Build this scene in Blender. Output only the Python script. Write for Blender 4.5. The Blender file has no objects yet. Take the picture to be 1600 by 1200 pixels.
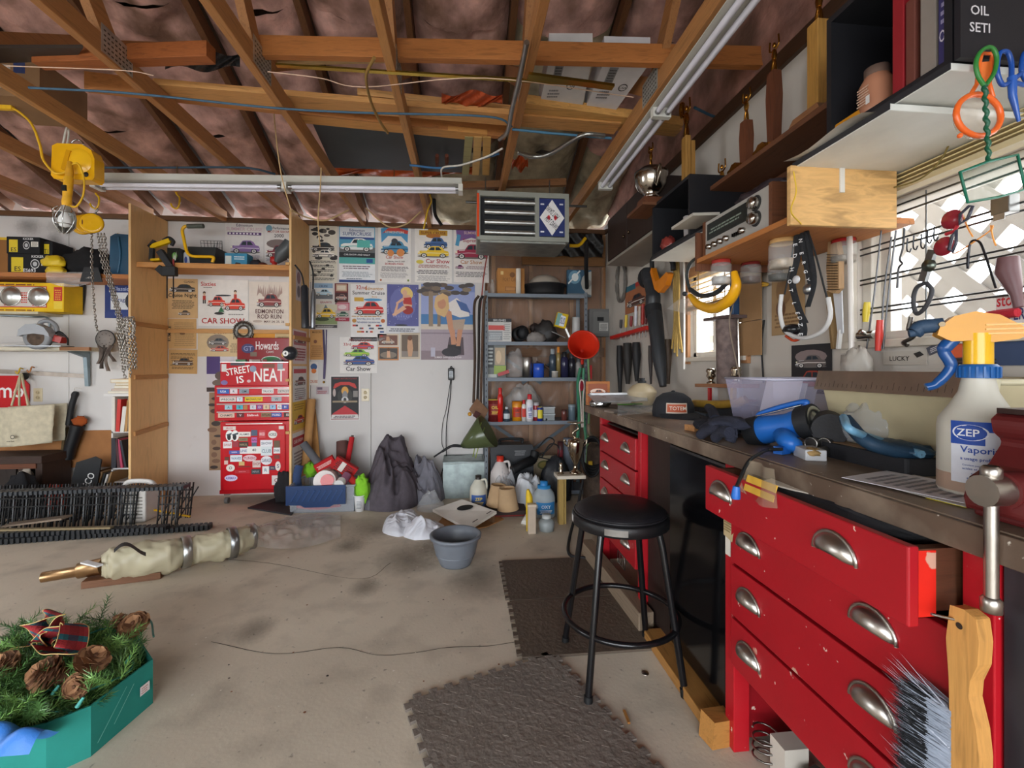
import bpy,bmesh,math,random
from mathutils import Vector,Matrix,Euler
random.seed(7)
SC=bpy.context.scene
COLL=SC.collection
def C(h):
 if not isinstance(h,str):return tuple(h)
 r=[int(h[i:i+2],16)/255 for i in (0,2,4)]
 return tuple(x/12.92 if x <= .04045 else ((x+.055)/1.055)**2.4 for x in r)
 # ---------------------------------------------------------------- camera
F=711.0;YAW=math.radians(6);CH=1.15;HZ=574.0
cd=bpy.data.cameras.new('camera');cam=bpy.data.objects.new('camera',cd);COLL.objects.link(cam)
cam.location=(0,0,CH);cam.rotation_euler=(math.pi/2,0,-YAW)
cd.sensor_width=36;cd.lens=36*F/1600;cd.shift_y=(HZ-600)/1600
cd.clip_start=.02
SC.camera=cam
# ---------------------------------------------------------------- world, lights, exposure
w=bpy.data.worlds.new('sky');SC.world=w;w.use_nodes=True
bg=w.node_tree.nodes['Background'];bg.inputs[0].default_value=(.90,.95,1,1);bg.inputs[1].default_value=6.5
def area(name,loc,rot,sx,sy,power,col=(1,1,1),spread=math.pi):
 l=bpy.data.lights.new(name,'AREA');l.shape='RECTANGLE';l.size=sx;l.size_y=sy;l.energy=power;l.color=col;l.spread=spread
 o=bpy.data.objects.new(name,l);COLL.objects.link(o);o.location=loc;o.rotation_euler=rot
 return o
for nm,loc,rot,sx,sy in (('garage_door_daylight',(-1.6,-2.41,1.02),(math.pi/2,0,0),4.8,1.95),('near_window_daylight',(1.44,.885,1.47),(0,math.pi/2,0),.44,1.15),('far_window_daylight',(1.44,2.39,1.455),(0,math.pi/2,0),.47,.52),('side_window_daylight',(-5.05,1.3,1.35),(0,-math.pi/2,0),1.1,1.3)):  # the side opening is unseen, added to let in more sky light
 area(nm,loc,rot,sx,sy,1).data.cycles.is_portal=True
area('garden_sky_light',(2.75,1.35,1.35),(0,math.pi/2,0),1.7,3.6,85,(.97,.98,1))  # area lamp added outside the windows to boost the daylight
SC.view_settings.view_transform='Standard';SC.view_settings.look='None';SC.view_settings.gamma=1
SC.view_settings.use_curve_mapping=False
SC.view_settings.exposure=0.68
# ---------------------------------------------------------------- pixel -> place on a real plane
def ray(u,v):
 a=(u-800)/F;c,s=math.cos(YAW),math.sin(YAW)
 return Vector((s+a*c,c-a*s,(HZ-v)/F))
O=Vector((0,0,CH))
def onY(u,v,y):r=ray(u,v);return O +r*(y/r.y)
def onX(u,v,x):r=ray(u,v);return O +r*(x/r.x)
def onZ(u,v,z):r=ray(u,v);return O +r*((z-CH)/r.z)
# ---------------------------------------------------------------- mesh builder
_txt={}
def text_geo(s,font_scale=1):
 if s not in _txt:
  cu=bpy.data.curves.new('lettering','FONT');cu.body=s;cu.resolution_u=2;cu.offset=.012
  o=bpy.data.objects.new('lettering',cu)
  me=bpy.data.meshes.new_from_object(o)
  vs=[(v.co.x,v.co.y) for v in me.vertices];fs=[list(p.vertices) for p in me.polygons]
  bpy.data.objects.remove(o);bpy.data.curves.remove(cu);bpy.data.meshes.remove(me)
  if vs:
   x0=min(v[0] for v in vs);x1=max(v[0] for v in vs);y0=min(v[1] for v in vs);y1=max(v[1] for v in vs)
   vs=[((x-(x0+x1)/2)/(y1-y0),(y-y0)/(y1-y0)) for x,y in vs];wd=(x1-x0)/(y1-y0)
  else:wd=1
  _txt[s]=(vs,fs,wd)
 return _txt[s]
def frame(d):
 z=Vector(d).normalized();x=z.orthogonal().normalized();return x,z.cross(x),z
class MB:
 def __init__(s,c='888888'):s.v=[];s.f=[];s.k=[];s.sm=[];s.mi=[];s.c=C(c);s.m=0;s.T=None
 def col(s,c):s.c=C(c);return s
 def mat(s,i):s.m=i;return s
 def xf(s,loc=(0,0,0),rot=(0,0,0),sc=1):s.T=Matrix.Translation(loc) @Euler(rot).to_matrix().to_4x4() @Matrix.Scale(sc,4);return s
 def add(s,vs,fs,sm=False):
  b=len(s.v)
  s.v+=[s.T @Vector(p) for p in vs] if s.T else [Vector(p) for p in vs]
  for f in fs:s.f.append([b+i for i in f]);s.k.append(s.c);s.sm.append(sm);s.mi.append(s.m)
  return s
 def box(s,x0,x1,y0,y1,z0,z1):
  return s.add([(x0,y0,z0),(x1,y0,z0),(x1,y1,z0),(x0,y1,z0),(x0,y0,z1),(x1,y0,z1),(x1,y1,z1),(x0,y1,z1)],
  [(3,2,1,0),(4,5,6,7),(0,1,5,4),(1,2,6,5),(2,3,7,6),(3,0,4,7)])
 def bx(s,c,d,rot=(0,0,0)):
  m=Euler(rot).to_matrix();c=Vector(c);hx,hy,hz=d[0]/2,d[1]/2,d[2]/2
  vs=[c +m @Vector((x*hx,y*hy,z*hz)) for x,y,z in ((-1,-1,-1),(1,-1,-1),(1,1,-1),(-1,1,-1),(-1,-1,1),(1,-1,1),(1,1,1),(-1,1,1))]
  return s.add(vs,[(3,2,1,0),(4,5,6,7),(0,1,5,4),(1,2,6,5),(2,3,7,6),(3,0,4,7)])
 def bar(s,p,q,a,b,up=(0,0,1)): # rectangular bar p->q, a wide, b high
  p,q=Vector(p),Vector(q);d=(q-p).normalized();x=d.cross(Vector(up))
  x=x.normalized() if x.length > 1e-4 else Vector((1,0,0));z=x.cross(d)
  vs=[e +x*(i*a/2) +z*(j*b/2) for e in (p,q) for i,j in ((-1,-1),(1,-1),(1,1),(-1,1))]
  return s.add(vs,[(3,2,1,0),(4,5,6,7),(0,1,5,4),(1,2,6,5),(2,3,7,6),(3,0,4,7)])
 def tube(s,pts,r,n=6,closed=False,cap=True,sm=True):
  pts=[Vector(p) for p in pts];N=len(pts);rs=r if isinstance(r,(list,tuple)) else [r]*N
  vs=[];x=None
  for i,p in enumerate(pts):
   if closed:t=pts[(i+1) % N]-pts[i-1]
   else:t=pts[min(i+1,N-1)]-pts[max(i-1,0)]
   if t.length < 1e-9:t=Vector((0,0,1))
   t.normalize()
   if x is None:x=t.orthogonal().normalized()
   else:
    x=x -t*x.dot(t)
    x=x.normalized() if x.length > 1e-6 else t.orthogonal().normalized()
   y=t.cross(x)
   for k in range(n):
    a=2*math.pi*k/n;vs.append(p +(x*math.cos(a)+y*math.sin(a))*rs[i])
  fs=[]
  for i in range(N if closed else N-1):
   j=(i+1) % N
   for k in range(n):l=(k+1) % n;fs.append((i*n+k,i*n+l,j*n+l,j*n+k))
  s.add(vs,fs,sm)
  if cap and not closed:
   s.add(vs[:n],[tuple(range(n))[::-1]]);s.add(vs[-n:],[tuple(range(n))])
  return s
 def cyl(s,p,q,r,r2=None,n=14,cap=True,sm=True):return s.tube([p,q],[r,r if r2 is None else r2],n,False,cap,sm)
 def lathe(s,prof,n=20,o=(0,0,0),ax=(0,0,1),sm=True,a0=0,a1=2*math.pi):
  X,Y,Z=frame(ax) if tuple(ax) != (0,0,1) else (Vector((1,0,0)),Vector((0,1,0)),Vector((0,0,1)))
  o=Vector(o);full=a1-a0 > 6.28;m=n if full else n+1;vs=[]
  for r,z in prof:
   for k in range(m):
    a=a0+(a1-a0)*k/n;vs.append(o+Z*z+(X*math.cos(a)+Y*math.sin(a))*r)
  fs=[]
  for i in range(len(prof)-1):
   for k in range(n):
    l=(k+1) % m;fs.append((i*m+k,i*m+l,(i+1)*m+l,(i+1)*m+k))
  return s.add(vs,fs,sm)
 def ball(s,c,r,n=12,m=8):
  rx,ry,rz=r if isinstance(r,(tuple,list)) else (r,r,r);c=Vector(c);vs=[]
  for i in range(m+1):
   t=math.pi*i/m
   for k in range(n):a=2*math.pi*k/n;vs.append(c+Vector((rx*math.sin(t)*math.cos(a),ry*math.sin(t)*math.sin(a),-rz*math.cos(t))))
  return s.add(vs,[(i*n+k,i*n+(k+1) % n,(i+1)*n+(k+1) % n,(i+1)*n+k) for i in range(m) for k in range(n)],True)
 def prism(s,poly,a,b,pl='xz',sm=False):
  g={'xz':lambda p,t:(p[0],t,p[1]),'xy':lambda p,t:(p[0],p[1],t),'yz':lambda p,t:(t,p[0],p[1])}[pl]
  n=len(poly);vs=[g(p,a) for p in poly]+[g(p,b) for p in poly]
  s.add(vs,[tuple(range(n))[::-1],tuple(range(n,2*n))])
  return s.add(vs,[(i,(i+1) % n,n+(i+1) % n,n+i) for i in range(n)],sm)
 def poly(s,pts):return s.add(pts,[tuple(range(len(pts)))])
 def grid(s,fn,nu,nv,sm=True):
  vs=[fn(i/nu,j/nv) for j in range(nv+1) for i in range(nu+1)]
  return s.add(vs,[(j*(nu+1)+i,j*(nu+1)+i+1,(j+1)*(nu+1)+i+1,(j+1)*(nu+1)+i) for j in range(nv) for i in range(nu)],sm)
 def text(s,t,o,X,Y,h,maxw=None,sx=1): # flat lettering centred on o
  vs,fs,wd=text_geo(t);o,X,Y=Vector(o),Vector(X),Vector(Y)
  k=sx
  if maxw and wd*h*k > maxw:k=maxw/(wd*h)
  return s.add([o+X*(x*h*k)+Y*(y*h) for x,y in vs],fs)
  # ---------------------------------------------------------------- scene helpers
def obj(name,mb,mats,parent=None,bevel=0,sub=0,solid=0,world=False,label=None,fix=True):
 me=bpy.data.meshes.new(name)
 vs=mb.v
 if world and parent is not None:
  inv=parent['_m'] if False else (Matrix.Translation(parent.location) @parent.rotation_euler.to_matrix().to_4x4()).inverted()
  vs=[inv @p for p in vs]
 me.from_pydata(vs,[],mb.f)
 ca=me.color_attributes.new('Col','FLOAT_COLOR','CORNER');d=[]
 for f,k in zip(mb.f,mb.k):d+=[k[0],k[1],k[2],1]*len(f)
 ca.data.foreach_set('color',d)
 me.polygons.foreach_set('use_smooth',mb.sm);me.polygons.foreach_set('material_index',mb.mi)
 for m in (mats if isinstance(mats,(list,tuple)) else [mats]):me.materials.append(M[m] if isinstance(m,str) else m)
 if fix:
  b=bmesh.new();b.from_mesh(me);bmesh.ops.recalc_face_normals(b,faces=b.faces);b.to_mesh(me);b.free()
 o=bpy.data.objects.new(name,me);COLL.objects.link(o)
 if parent is not None:o.parent=parent
 if solid:q=o.modifiers.new('solid','SOLIDIFY');q.thickness=solid;q.offset=0
 if bevel:q=o.modifiers.new('bevel','BEVEL');q.width=bevel;q.segments=2;q.limit_method='ANGLE'
 if sub:q=o.modifiers.new('subd','SUBSURF');q.levels=q.render_levels=sub
 if label:o['label']=label
 return o
def tag(o,label,cat,group=None,kind=None):
 o['label']=label;o['category']=cat
 if group:o['group']=group
 if kind:o['kind']=kind
 return o
def thing(name,label,cat,loc=(0,0,0),rz=0,group=None,rot=None):
 o=bpy.data.objects.new(name,None);COLL.objects.link(o);o.empty_display_size=.05
 o.location=loc;o.rotation_euler=rot or (0,0,rz)
 return tag(o,label,cat,group)
def solo(name,mb,mats,label,cat,group=None,rot=None,**k): # a thing that is one mesh, given in world coordinates
 n=len(mb.v);c=Vector((sum(p.x for p in mb.v)/n,sum(p.y for p in mb.v)/n,min(p.z for p in mb.v)))
 mb.v=[p-c for p in mb.v];o=obj(name,mb,mats,**k);o.location=c
 return tag(o,label,cat,group)
def struct(name,mb,mats,**k):
 o=obj(name,mb,mats,**k)
 if not k.get('parent'):o['kind']='structure'
 return o
def dup(root,loc=None,rot=None,label=None):
 r=root.copy();COLL.objects.link(r)
 if loc is not None:r.location=loc
 if rot is not None:r.rotation_euler=rot
 if label:r['label']=label
 for ch in root.children:
  c=ch.copy();COLL.objects.link(c);c.parent=r
  for g in ch.children:q=g.copy();COLL.objects.link(q);q.parent=c
 return r
def curve(pts,n=8): # Catmull-Rom through the points
 P=[Vector(p) for p in pts];P=[P[0]*2-P[1]]+P+[P[-1]*2-P[-2]];out=[]
 for i in range(1,len(P)-2):
  for k in range(n):
   t=k/n;a,b,c,d=P[i-1:i+3]
   out.append(.5*((2*b)+(c-a)*t+(2*a-5*b+4*c-d)*t*t+(3*b-a-3*c+d)*t**3))
 return out+[P[-2]]
def h2(x,y,s=0):q=math.sin(x*12.9898+y*78.233+s*37.719)*43758.5453;return q-math.floor(q)
def vn(x,y,s=0):
 i,j=math.floor(x),math.floor(y);a,b=x-i,y-j;a=a*a*(3-2*a);b=b*b*(3-2*b)
 return (h2(i,j,s)*(1-a)+h2(i+1,j,s)*a)*(1-b)+(h2(i,j+1,s)*(1-a)+h2(i+1,j+1,s)*a)*b
def fbm(x,y,s=0):return vn(x,y,s)*.55+vn(x*2.1,y*2.1,s+1)*.28+vn(x*4.3,y*4.3,s+2)*.17
# ---------------------------------------------------------------- materials (colour comes from the face colour attribute)
M={}
def material(name,rough=.5,metal=0,nscale=0,namp=.15,bump=0,bscale=60,stretch=None,grain=0,coat=0,alpha=1,emit=0,trans=0,dirt=None,spec=.5,ior=1.45):
 m=bpy.data.materials.new(name);m.use_nodes=True;nt=m.node_tree;N=nt.nodes;L=nt.links;b=N['Principled BSDF']
 at=N.new('ShaderNodeVertexColor');at.layer_name='Col';col=at.outputs[0]
 tc=N.new('ShaderNodeTexCoord');mp=N.new('ShaderNodeMapping');L.new(tc.outputs['Object'],mp.inputs[0])
 if stretch:mp.inputs['Scale'].default_value=stretch
 def noise(sc,det=4,vec=None):
  n=N.new('ShaderNodeTexNoise');n.inputs['Scale'].default_value=sc;n.inputs['Detail'].default_value=det;L.new(vec or mp.outputs[0],n.inputs['Vector']);return n
 def ramp(src,stops):
  r=N.new('ShaderNodeValToRGB');L.new(src,r.inputs[0]);e=r.color_ramp.elements
  while len(e) < len(stops):e.new(.5)
  for q,(p,v) in zip(e,stops):q.position=p;q.color=(v if isinstance(v,tuple) else (v,v,v))+(1,)
  return r.outputs[0]
 def mix(fac,a,c,mode='MIX'):
  x=N.new('ShaderNodeMix');x.data_type='RGBA';x.blend_type=mode
  if isinstance(fac,(int,float)):x.inputs[0].default_value=fac
  else:L.new(fac,x.inputs[0])
  for i,q in ((6,a),(7,c)):
   if isinstance(q,tuple):x.inputs[i].default_value=q+(1,)
   else:L.new(q,x.inputs[i])
  return x.outputs[2]
 if nscale:
  n=noise(nscale);col=mix(1,col,ramp(n.outputs[0],[(.3,1-namp),(.7,1+namp)]),'MULTIPLY')
 if grain:
  wv=N.new('ShaderNodeTexNoise');wv.inputs['Scale'].default_value=7;wv.inputs['Detail'].default_value=6;wv.inputs['Distortion'].default_value=.6;L.new(mp.outputs[0],wv.inputs['Vector'])
  col=mix(1,col,ramp(wv.outputs[0],[(.32,1-grain),(.5,1.0),(.62,1-grain*.4),(.75,1.08)]),'MULTIPLY')
 if dirt:
  dc,sc,lo,hi=dirt;n=noise(sc,6,tc.outputs['Object']);col=mix(ramp(n.outputs[0],[(lo,0.),(hi,1.)]),col,C(dc))
 L.new(col,b.inputs['Base Color'])
 b.inputs['Roughness'].default_value=rough;b.inputs['Metallic'].default_value=metal
 b.inputs['Coat Weight'].default_value=coat;b.inputs['Alpha'].default_value=alpha
 b.inputs['Transmission Weight'].default_value=trans;b.inputs['Specular IOR Level'].default_value=spec;b.inputs['IOR'].default_value=ior
 if bump:
  n=noise(bscale,5);bp=N.new('ShaderNodeBump');bp.inputs['Strength'].default_value=bump;bp.inputs['Distance'].default_value=.01
  L.new(n.outputs[0],bp.inputs['Height']);L.new(bp.outputs[0],b.inputs['Normal'])
 m['mk']=1
 M[name]=m
 return m,N,L,b,col,mix,ramp,noise,tc
material('paint',.5,nscale=9,namp=.06,bump=.05)
material('gloss',.22,nscale=14,namp=.04)
material('matte',.85,nscale=12,namp=.1,bump=.1)
material('print',.55,nscale=60,namp=.03)
material('paper',.8,nscale=18,namp=.05,bump=.04,bscale=25)
material('cardboard',.85,nscale=7,namp=.12,bump=.08,bscale=40)
material('fabric',.95,nscale=25,namp=.12,bump=.35,bscale=260)
material('rubber',.6,nscale=30,namp=.12,bump=.12,bscale=160)
material('plastic',.38,nscale=20,namp=.05)
material('chrome',.14,1)
material('gold',.25,1)
material('steel',.33,1,nscale=18,namp=.12,bump=.04)
material('galvanised',.42,.85,nscale=14,namp=.2,bump=.05)
material('rust',.75,.4,nscale=25,namp=.4,bump=.3)
material('vinyl',.42,nscale=20,namp=.08,bump=.12,bscale=220)
material('glass',.03,alpha=.16,spec=.8)
material('clear',.16,alpha=.34,spec=.7,bump=.25,bscale=30)
material('film',.2,alpha=.13,spec=.9,bump=.7,bscale=12)
material('milky',.4,alpha=.85,nscale=8,namp=.05)
for ax,st in (('x',(1,14,14)),('y',(14,1,14)),('z',(14,14,1))):
 material('wood_'+ax,.6,stretch=st,grain=.32,bump=.08,bscale=6)
material('ply_z',.6,stretch=(2.5,5,.7),grain=.14,bump=.03,bscale=6)
material('wrap_film',.2,alpha=.5,spec=.7,nscale=7,namp=.2,bump=.5,bscale=14)
material('ply',.6,stretch=(1.1,1,5),grain=.4,bump=.04,bscale=6)
# ---------------------------------------------------------------- the room
YB=4.34;XR=1.38;XL=-5.0;YR=-2.4;ZT=2.45
# floor: concrete with stains, a crack and dark rubber-stained bay
m,N,L,b,col,mix,ramp,noise,tc=material('concrete',.72,nscale=1.2,namp=.12,bump=.07,bscale=70)
n1=noise(5,8,tc.outputs['Object']);c1=mix(ramp(n1.outputs[0],[(.5,0.),(.8,.38)]),col,C('5a4d41'))
n2=noise(38,4,tc.outputs['Object']);c1=mix(ramp(n2.outputs[0],[(.66,0.),(.74,.5)]),c1,C('3f362e'))
n3=noise(120,3,tc.outputs['Object']);c1=mix(ramp(n3.outputs[0],[(.7,0.),(.78,.6)]),c1,C('c8bba8'))
L.new(c1,b.inputs['Base Color'])
f=MB('d2c6b3').box(XL,XR+.2,YR,YB+.2,-.12,0)
floor=struct('floor',f,'concrete')
def flatcurve(pts,wd,z): # thin crack / stain strip lying on the floor
 mb=MB('2c241d');P=curve(pts,5);vs=[]
 for i,p in enumerate(P):
  t=(P[min(i+1,len(P)-1)]-P[max(i-1,0)]).normalized();q=Vector((-t.y,t.x,0));k=wd*(.5+vn(i*.7,1));vs+=[p+q*k,p-q*k]
 mb.add([(v.x,v.y,z) for v in vs],[(2*i,2*i+1,2*i+3,2*i+2) for i in range(len(P)-1)]);return mb
ck=flatcurve([onZ(u,v,0) for u,v in ((330,1003),(430,1022),(530,1012),(590,1024),(650,1020),(700,1012),(760,1010),(808,1003))],.0013,.0012)
obj('crack',ck,'matte',floor)
obj('crack',flatcurve([onZ(u,v,0) for u,v in ((240,858),(300,870),(420,880),(560,905),(610,880))],.0014,.0012),'matte',floor)
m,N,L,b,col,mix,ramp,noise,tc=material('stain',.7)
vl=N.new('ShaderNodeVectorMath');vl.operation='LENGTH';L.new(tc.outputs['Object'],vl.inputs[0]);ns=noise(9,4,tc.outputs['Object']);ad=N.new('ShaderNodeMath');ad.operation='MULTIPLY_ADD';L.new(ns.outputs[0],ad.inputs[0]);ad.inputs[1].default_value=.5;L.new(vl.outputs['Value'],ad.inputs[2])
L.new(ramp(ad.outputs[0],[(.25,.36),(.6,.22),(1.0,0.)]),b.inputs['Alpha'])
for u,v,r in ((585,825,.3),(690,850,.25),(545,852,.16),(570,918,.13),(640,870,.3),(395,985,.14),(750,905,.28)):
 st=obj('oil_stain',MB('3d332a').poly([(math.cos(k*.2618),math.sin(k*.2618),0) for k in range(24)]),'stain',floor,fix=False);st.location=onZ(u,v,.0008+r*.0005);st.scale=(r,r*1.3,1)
rnd=random.Random(5)
sp=MB('d9cfc0')
for i in range(70): # chips of paint and plaster on the concrete
 p=onZ(rnd.uniform(260,830),rnd.uniform(830,1125),0);r=rnd.uniform(.002,.006);a0=rnd.random()*6
 sp.col(rnd.choice(['d9cfc0','c2b6a5','8a5a3c','3a312a','e6ded2']))
 sp.add([(p.x+r*math.cos(a0+k*1.26)*rnd.uniform(.6,1.3),p.y+r*math.sin(a0+k*1.26),.0016) for k in range(5)],[(0,1,2,3,4)])
s_=obj('floor_grit',sp,'matte',floor);s_['kind']='stuff'
# back wall: white painted sheeting on the left part, bare studs with poly sheet on the right part
material('wall_white',.7,nscale=2,namp=.04,bump=.05,bscale=30,dirt=('8d8378',3.2,.66,.95))
wb=struct('wall_back',MB('8a5a36').box(XL,XR+.2,YB+.06,YB+.2,0,ZT),'wood_z')
XS=.20 # where the white sheeting stops
seams=[XL,-3.42,-2.62,-1.4,-.86,XS]
for i,(a,c) in enumerate(zip(seams[:-1],seams[1:])):
 obj('wall_panel',MB('d3cfcc').box(a+.002,c-.002,YB,YB+.06,0,ZT),'wall_white',wb,bevel=.002)
obj('top_plate',MB('6a4a30').box(XL,XR,YB-.03,YB+.08,ZT,ZT+.04),'wood_x',wb)
for x in (.26,.62,1.02,1.34):obj('stud',MB('9a6c44').box(x,x+.038,YB,YB+.06,0,ZT),'wood_z',wb)
obj('cross_brace',MB('8a6038').box(.55,1.36,YB-.04,YB,2.13,2.22),'wood_x',wb)
obj('cross_brace',MB('6f4a2c').box(.22,1.36,YB-.02,YB+.02,1.25,1.34),'wood_x',wb)
def crinkle(x0,x1,z0,z1,y,amp,s,nu=40,nv=50):
 return lambda a,c:(x0+(x1-x0)*a,y-amp*abs(fbm(a*6+c*2,c*9-a*5,s)-.5)*2,z0+(z1-z0)*c)
obj('vapour_sheet',MB('d8cfc4').grid(crinkle(.22,1.35,.05,2.42,YB-.012,.05,3),44,60),'film',wb)
# hardboard strip low on the wall at the left
obj('hardboard_strip',MB('a06c40').box(-4.2,-2.65,YB-.012,YB,.0+.28,.60),'cardboard',wb)
# right wall with two window openings
W1=(2.12,2.66,1.21,1.70);W2=(.30,1.47,1.24,1.70) # y0 y1 z0 z1
wr=struct('wall_right',MB('d9d3cb').box(XR,XR+.12,YR,W2[0],0,ZT),'wall_white')
for a in ((W2[1],W1[0],0,ZT),(W1[1],YB+.06,0,ZT),(W2[0],W2[1],0,W2[2]),(W2[0],W2[1],W2[3],ZT),(W1[0],W1[1],0,W1[2]),(W1[0],W1[1],W1[3],ZT)):
 obj('wall_panel',MB('c4bcb2').box(XR+.001,XR+.12,a[0],a[1],a[2],a[3]),'wall_white',wr)
obj('top_plate',MB('4f3524').box(XR-.02,XR+.12,YR,YB,ZT,ZT+.07),'wood_y',wr)
struct('wall_left',MB('d9d4cd').box(XL-.12,XL,YR,.65,0,ZT).box(XL-.12,XL,1.95,YB+.2,0,ZT).box(XL-.12,XL,.65,1.95,0,.8).box(XL-.12,XL,.65,1.95,1.9,ZT).add([(XL-.05,YR,ZT),(XL-.05,YB+.3,ZT),(XL-.05,.9,4.0),(XL-.05,YR,3.1)],[(0,1,2,3)]),'wall_white')
struct('wall_rear',MB('d9d4cd').box(XL,-4.0,YR-.12,YR,0,3.1).box(.8,XR+.12,YR-.12,YR,0,3.1).box(-4.0,.8,YR-.12,YR,2.0,3.1),'wall_white')
struct('ground',MB('6d6a62').box(-9,XL-.13,-9,9,-.3,-.13).box(XR+.21,9,-9,9,-.3,-.13).box(XL-.13,XR+.21,-9,YR-.13,-.3,-.13),'concrete')
obj('gable',MB('6a4a3a').add([(XR+.08,YR,ZT),(XR+.08,YB+.3,ZT),(XR+.08,.9,4.0),(XR+.08,YR,3.1)],[(0,1,2,3)]),'wood_y',wr)
# roof: sheathing, rafters, chords, webs, insulation batts
SL=.36
def roofz(y):return ZT+.10+SL*(YB-y)
ceil=struct('ceiling',MB('4a3426').add([(XL,YB+.3,roofz(YB+.3)+.14),(XR+.3,YB+.3,roofz(YB+.3)+.14),(XR+.3,.9,roofz(.9)+.14),(XL,.9,roofz(.9)+.14),
(XL,YR,roofz(.9)-.75),(XR+.3,YR,roofz(.9)-.75)],[(0,1,2,3),(3,2,5,4)]),'wood_x')
CX=[-4.57,-3.96,-3.35,-2.74,-2.13,-1.52,-.92,-.32,.285,.925]
ZC=2.455
for i,x in enumerate(CX):
 ch=obj('bottom_chord',MB(['b07a48','b8824c','a87242'][i % 3]).box(x-.019,x+.019,YR+.1,YB-.02,ZC,ZC+.089),'wood_y',ceil,bevel=.003)
 obj('top_chord',MB('704a2e').bar((x,.9,roofz(.9)+.045),(x,YB+.1,roofz(YB+.1)+.045),.038,.089),'wood_y',ceil)
 for (y0,y1) in ((2.14,2.95),(2.14,1.25)):
  obj('web',MB('a87242').bar((x,y0,ZC+.06),(x,y1,roofz(y1)+.02),.037,.085),'wood_y',ceil)
 for sgn in (-1,1):
  gp=MB('c4c6c2').box(x+sgn*.0195-.001,x+sgn*.0195+.001,2.06,2.24,ZC+.012,ZC+.13)
  for a in range(8):
   for c in range(5):gp.col('55564f').box(x+sgn*.0206-.0008,x+sgn*.0206+.0008,2.072+a*.021,2.083+a*.021,ZC+.022+c*.021,ZC+.028+c*.021)
  obj('gusset_plate',gp,'galvanised',ch)
material('insulation',1,nscale=6,namp=.45,bump=1.0,bscale=18,dirt=('7d5f50',4.0,.46,.68))
material('insulation_grey',1,nscale=7,namp=.3,bump=1.0,bscale=18,dirt=('6e6454',5,.55,.75))
for i in range(len(CX)):
 x0=CX[i]+.02;x1=CX[i+1]-.02 if i+1 < len(CX) else XR+.05
 for k,(ya,yb) in enumerate(((YB+.12,3.55),(3.56,2.7),(2.71,1.75))):
  colr='cba197'
  if k==0 and i >= 7:colr='b3a88e'
  if k==0 and i < 7:colr='c49a8e'
  if k==1 and i==8:colr='b3a88e'
  nu,nv=(20,28)
  def fn(a,c,x0=x0,x1=x1,ya=ya,yb=yb,s=i*3+k):
   y=ya+(yb-ya)*c;bul=math.sin(math.pi*a)**.4*.07 +.09*fbm(a*4+s,c*7,s)*min(1,6*a,6*(1-a))
   return (x0+(x1-x0)*a,y,roofz(y)+.13-bul)
  obj('insulation_batt',MB(colr).grid(fn,nu,nv),'insulation_grey' if colr=='b3a88e' else 'insulation',ceil,fix=False)
def gfn(a,c):
 y=YB-.1-(YB-1.6)*a;z0=ZT+.07;z1=max(z0+.02,roofz(y)+.1)
 return (XR+.02-.05*fbm(a*14,c*5,9),y,z0+(z1-z0)*c)
obj('insulation_batt',MB('b08478').grid(gfn,60,20),'insulation',wr,fix=False)
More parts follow.
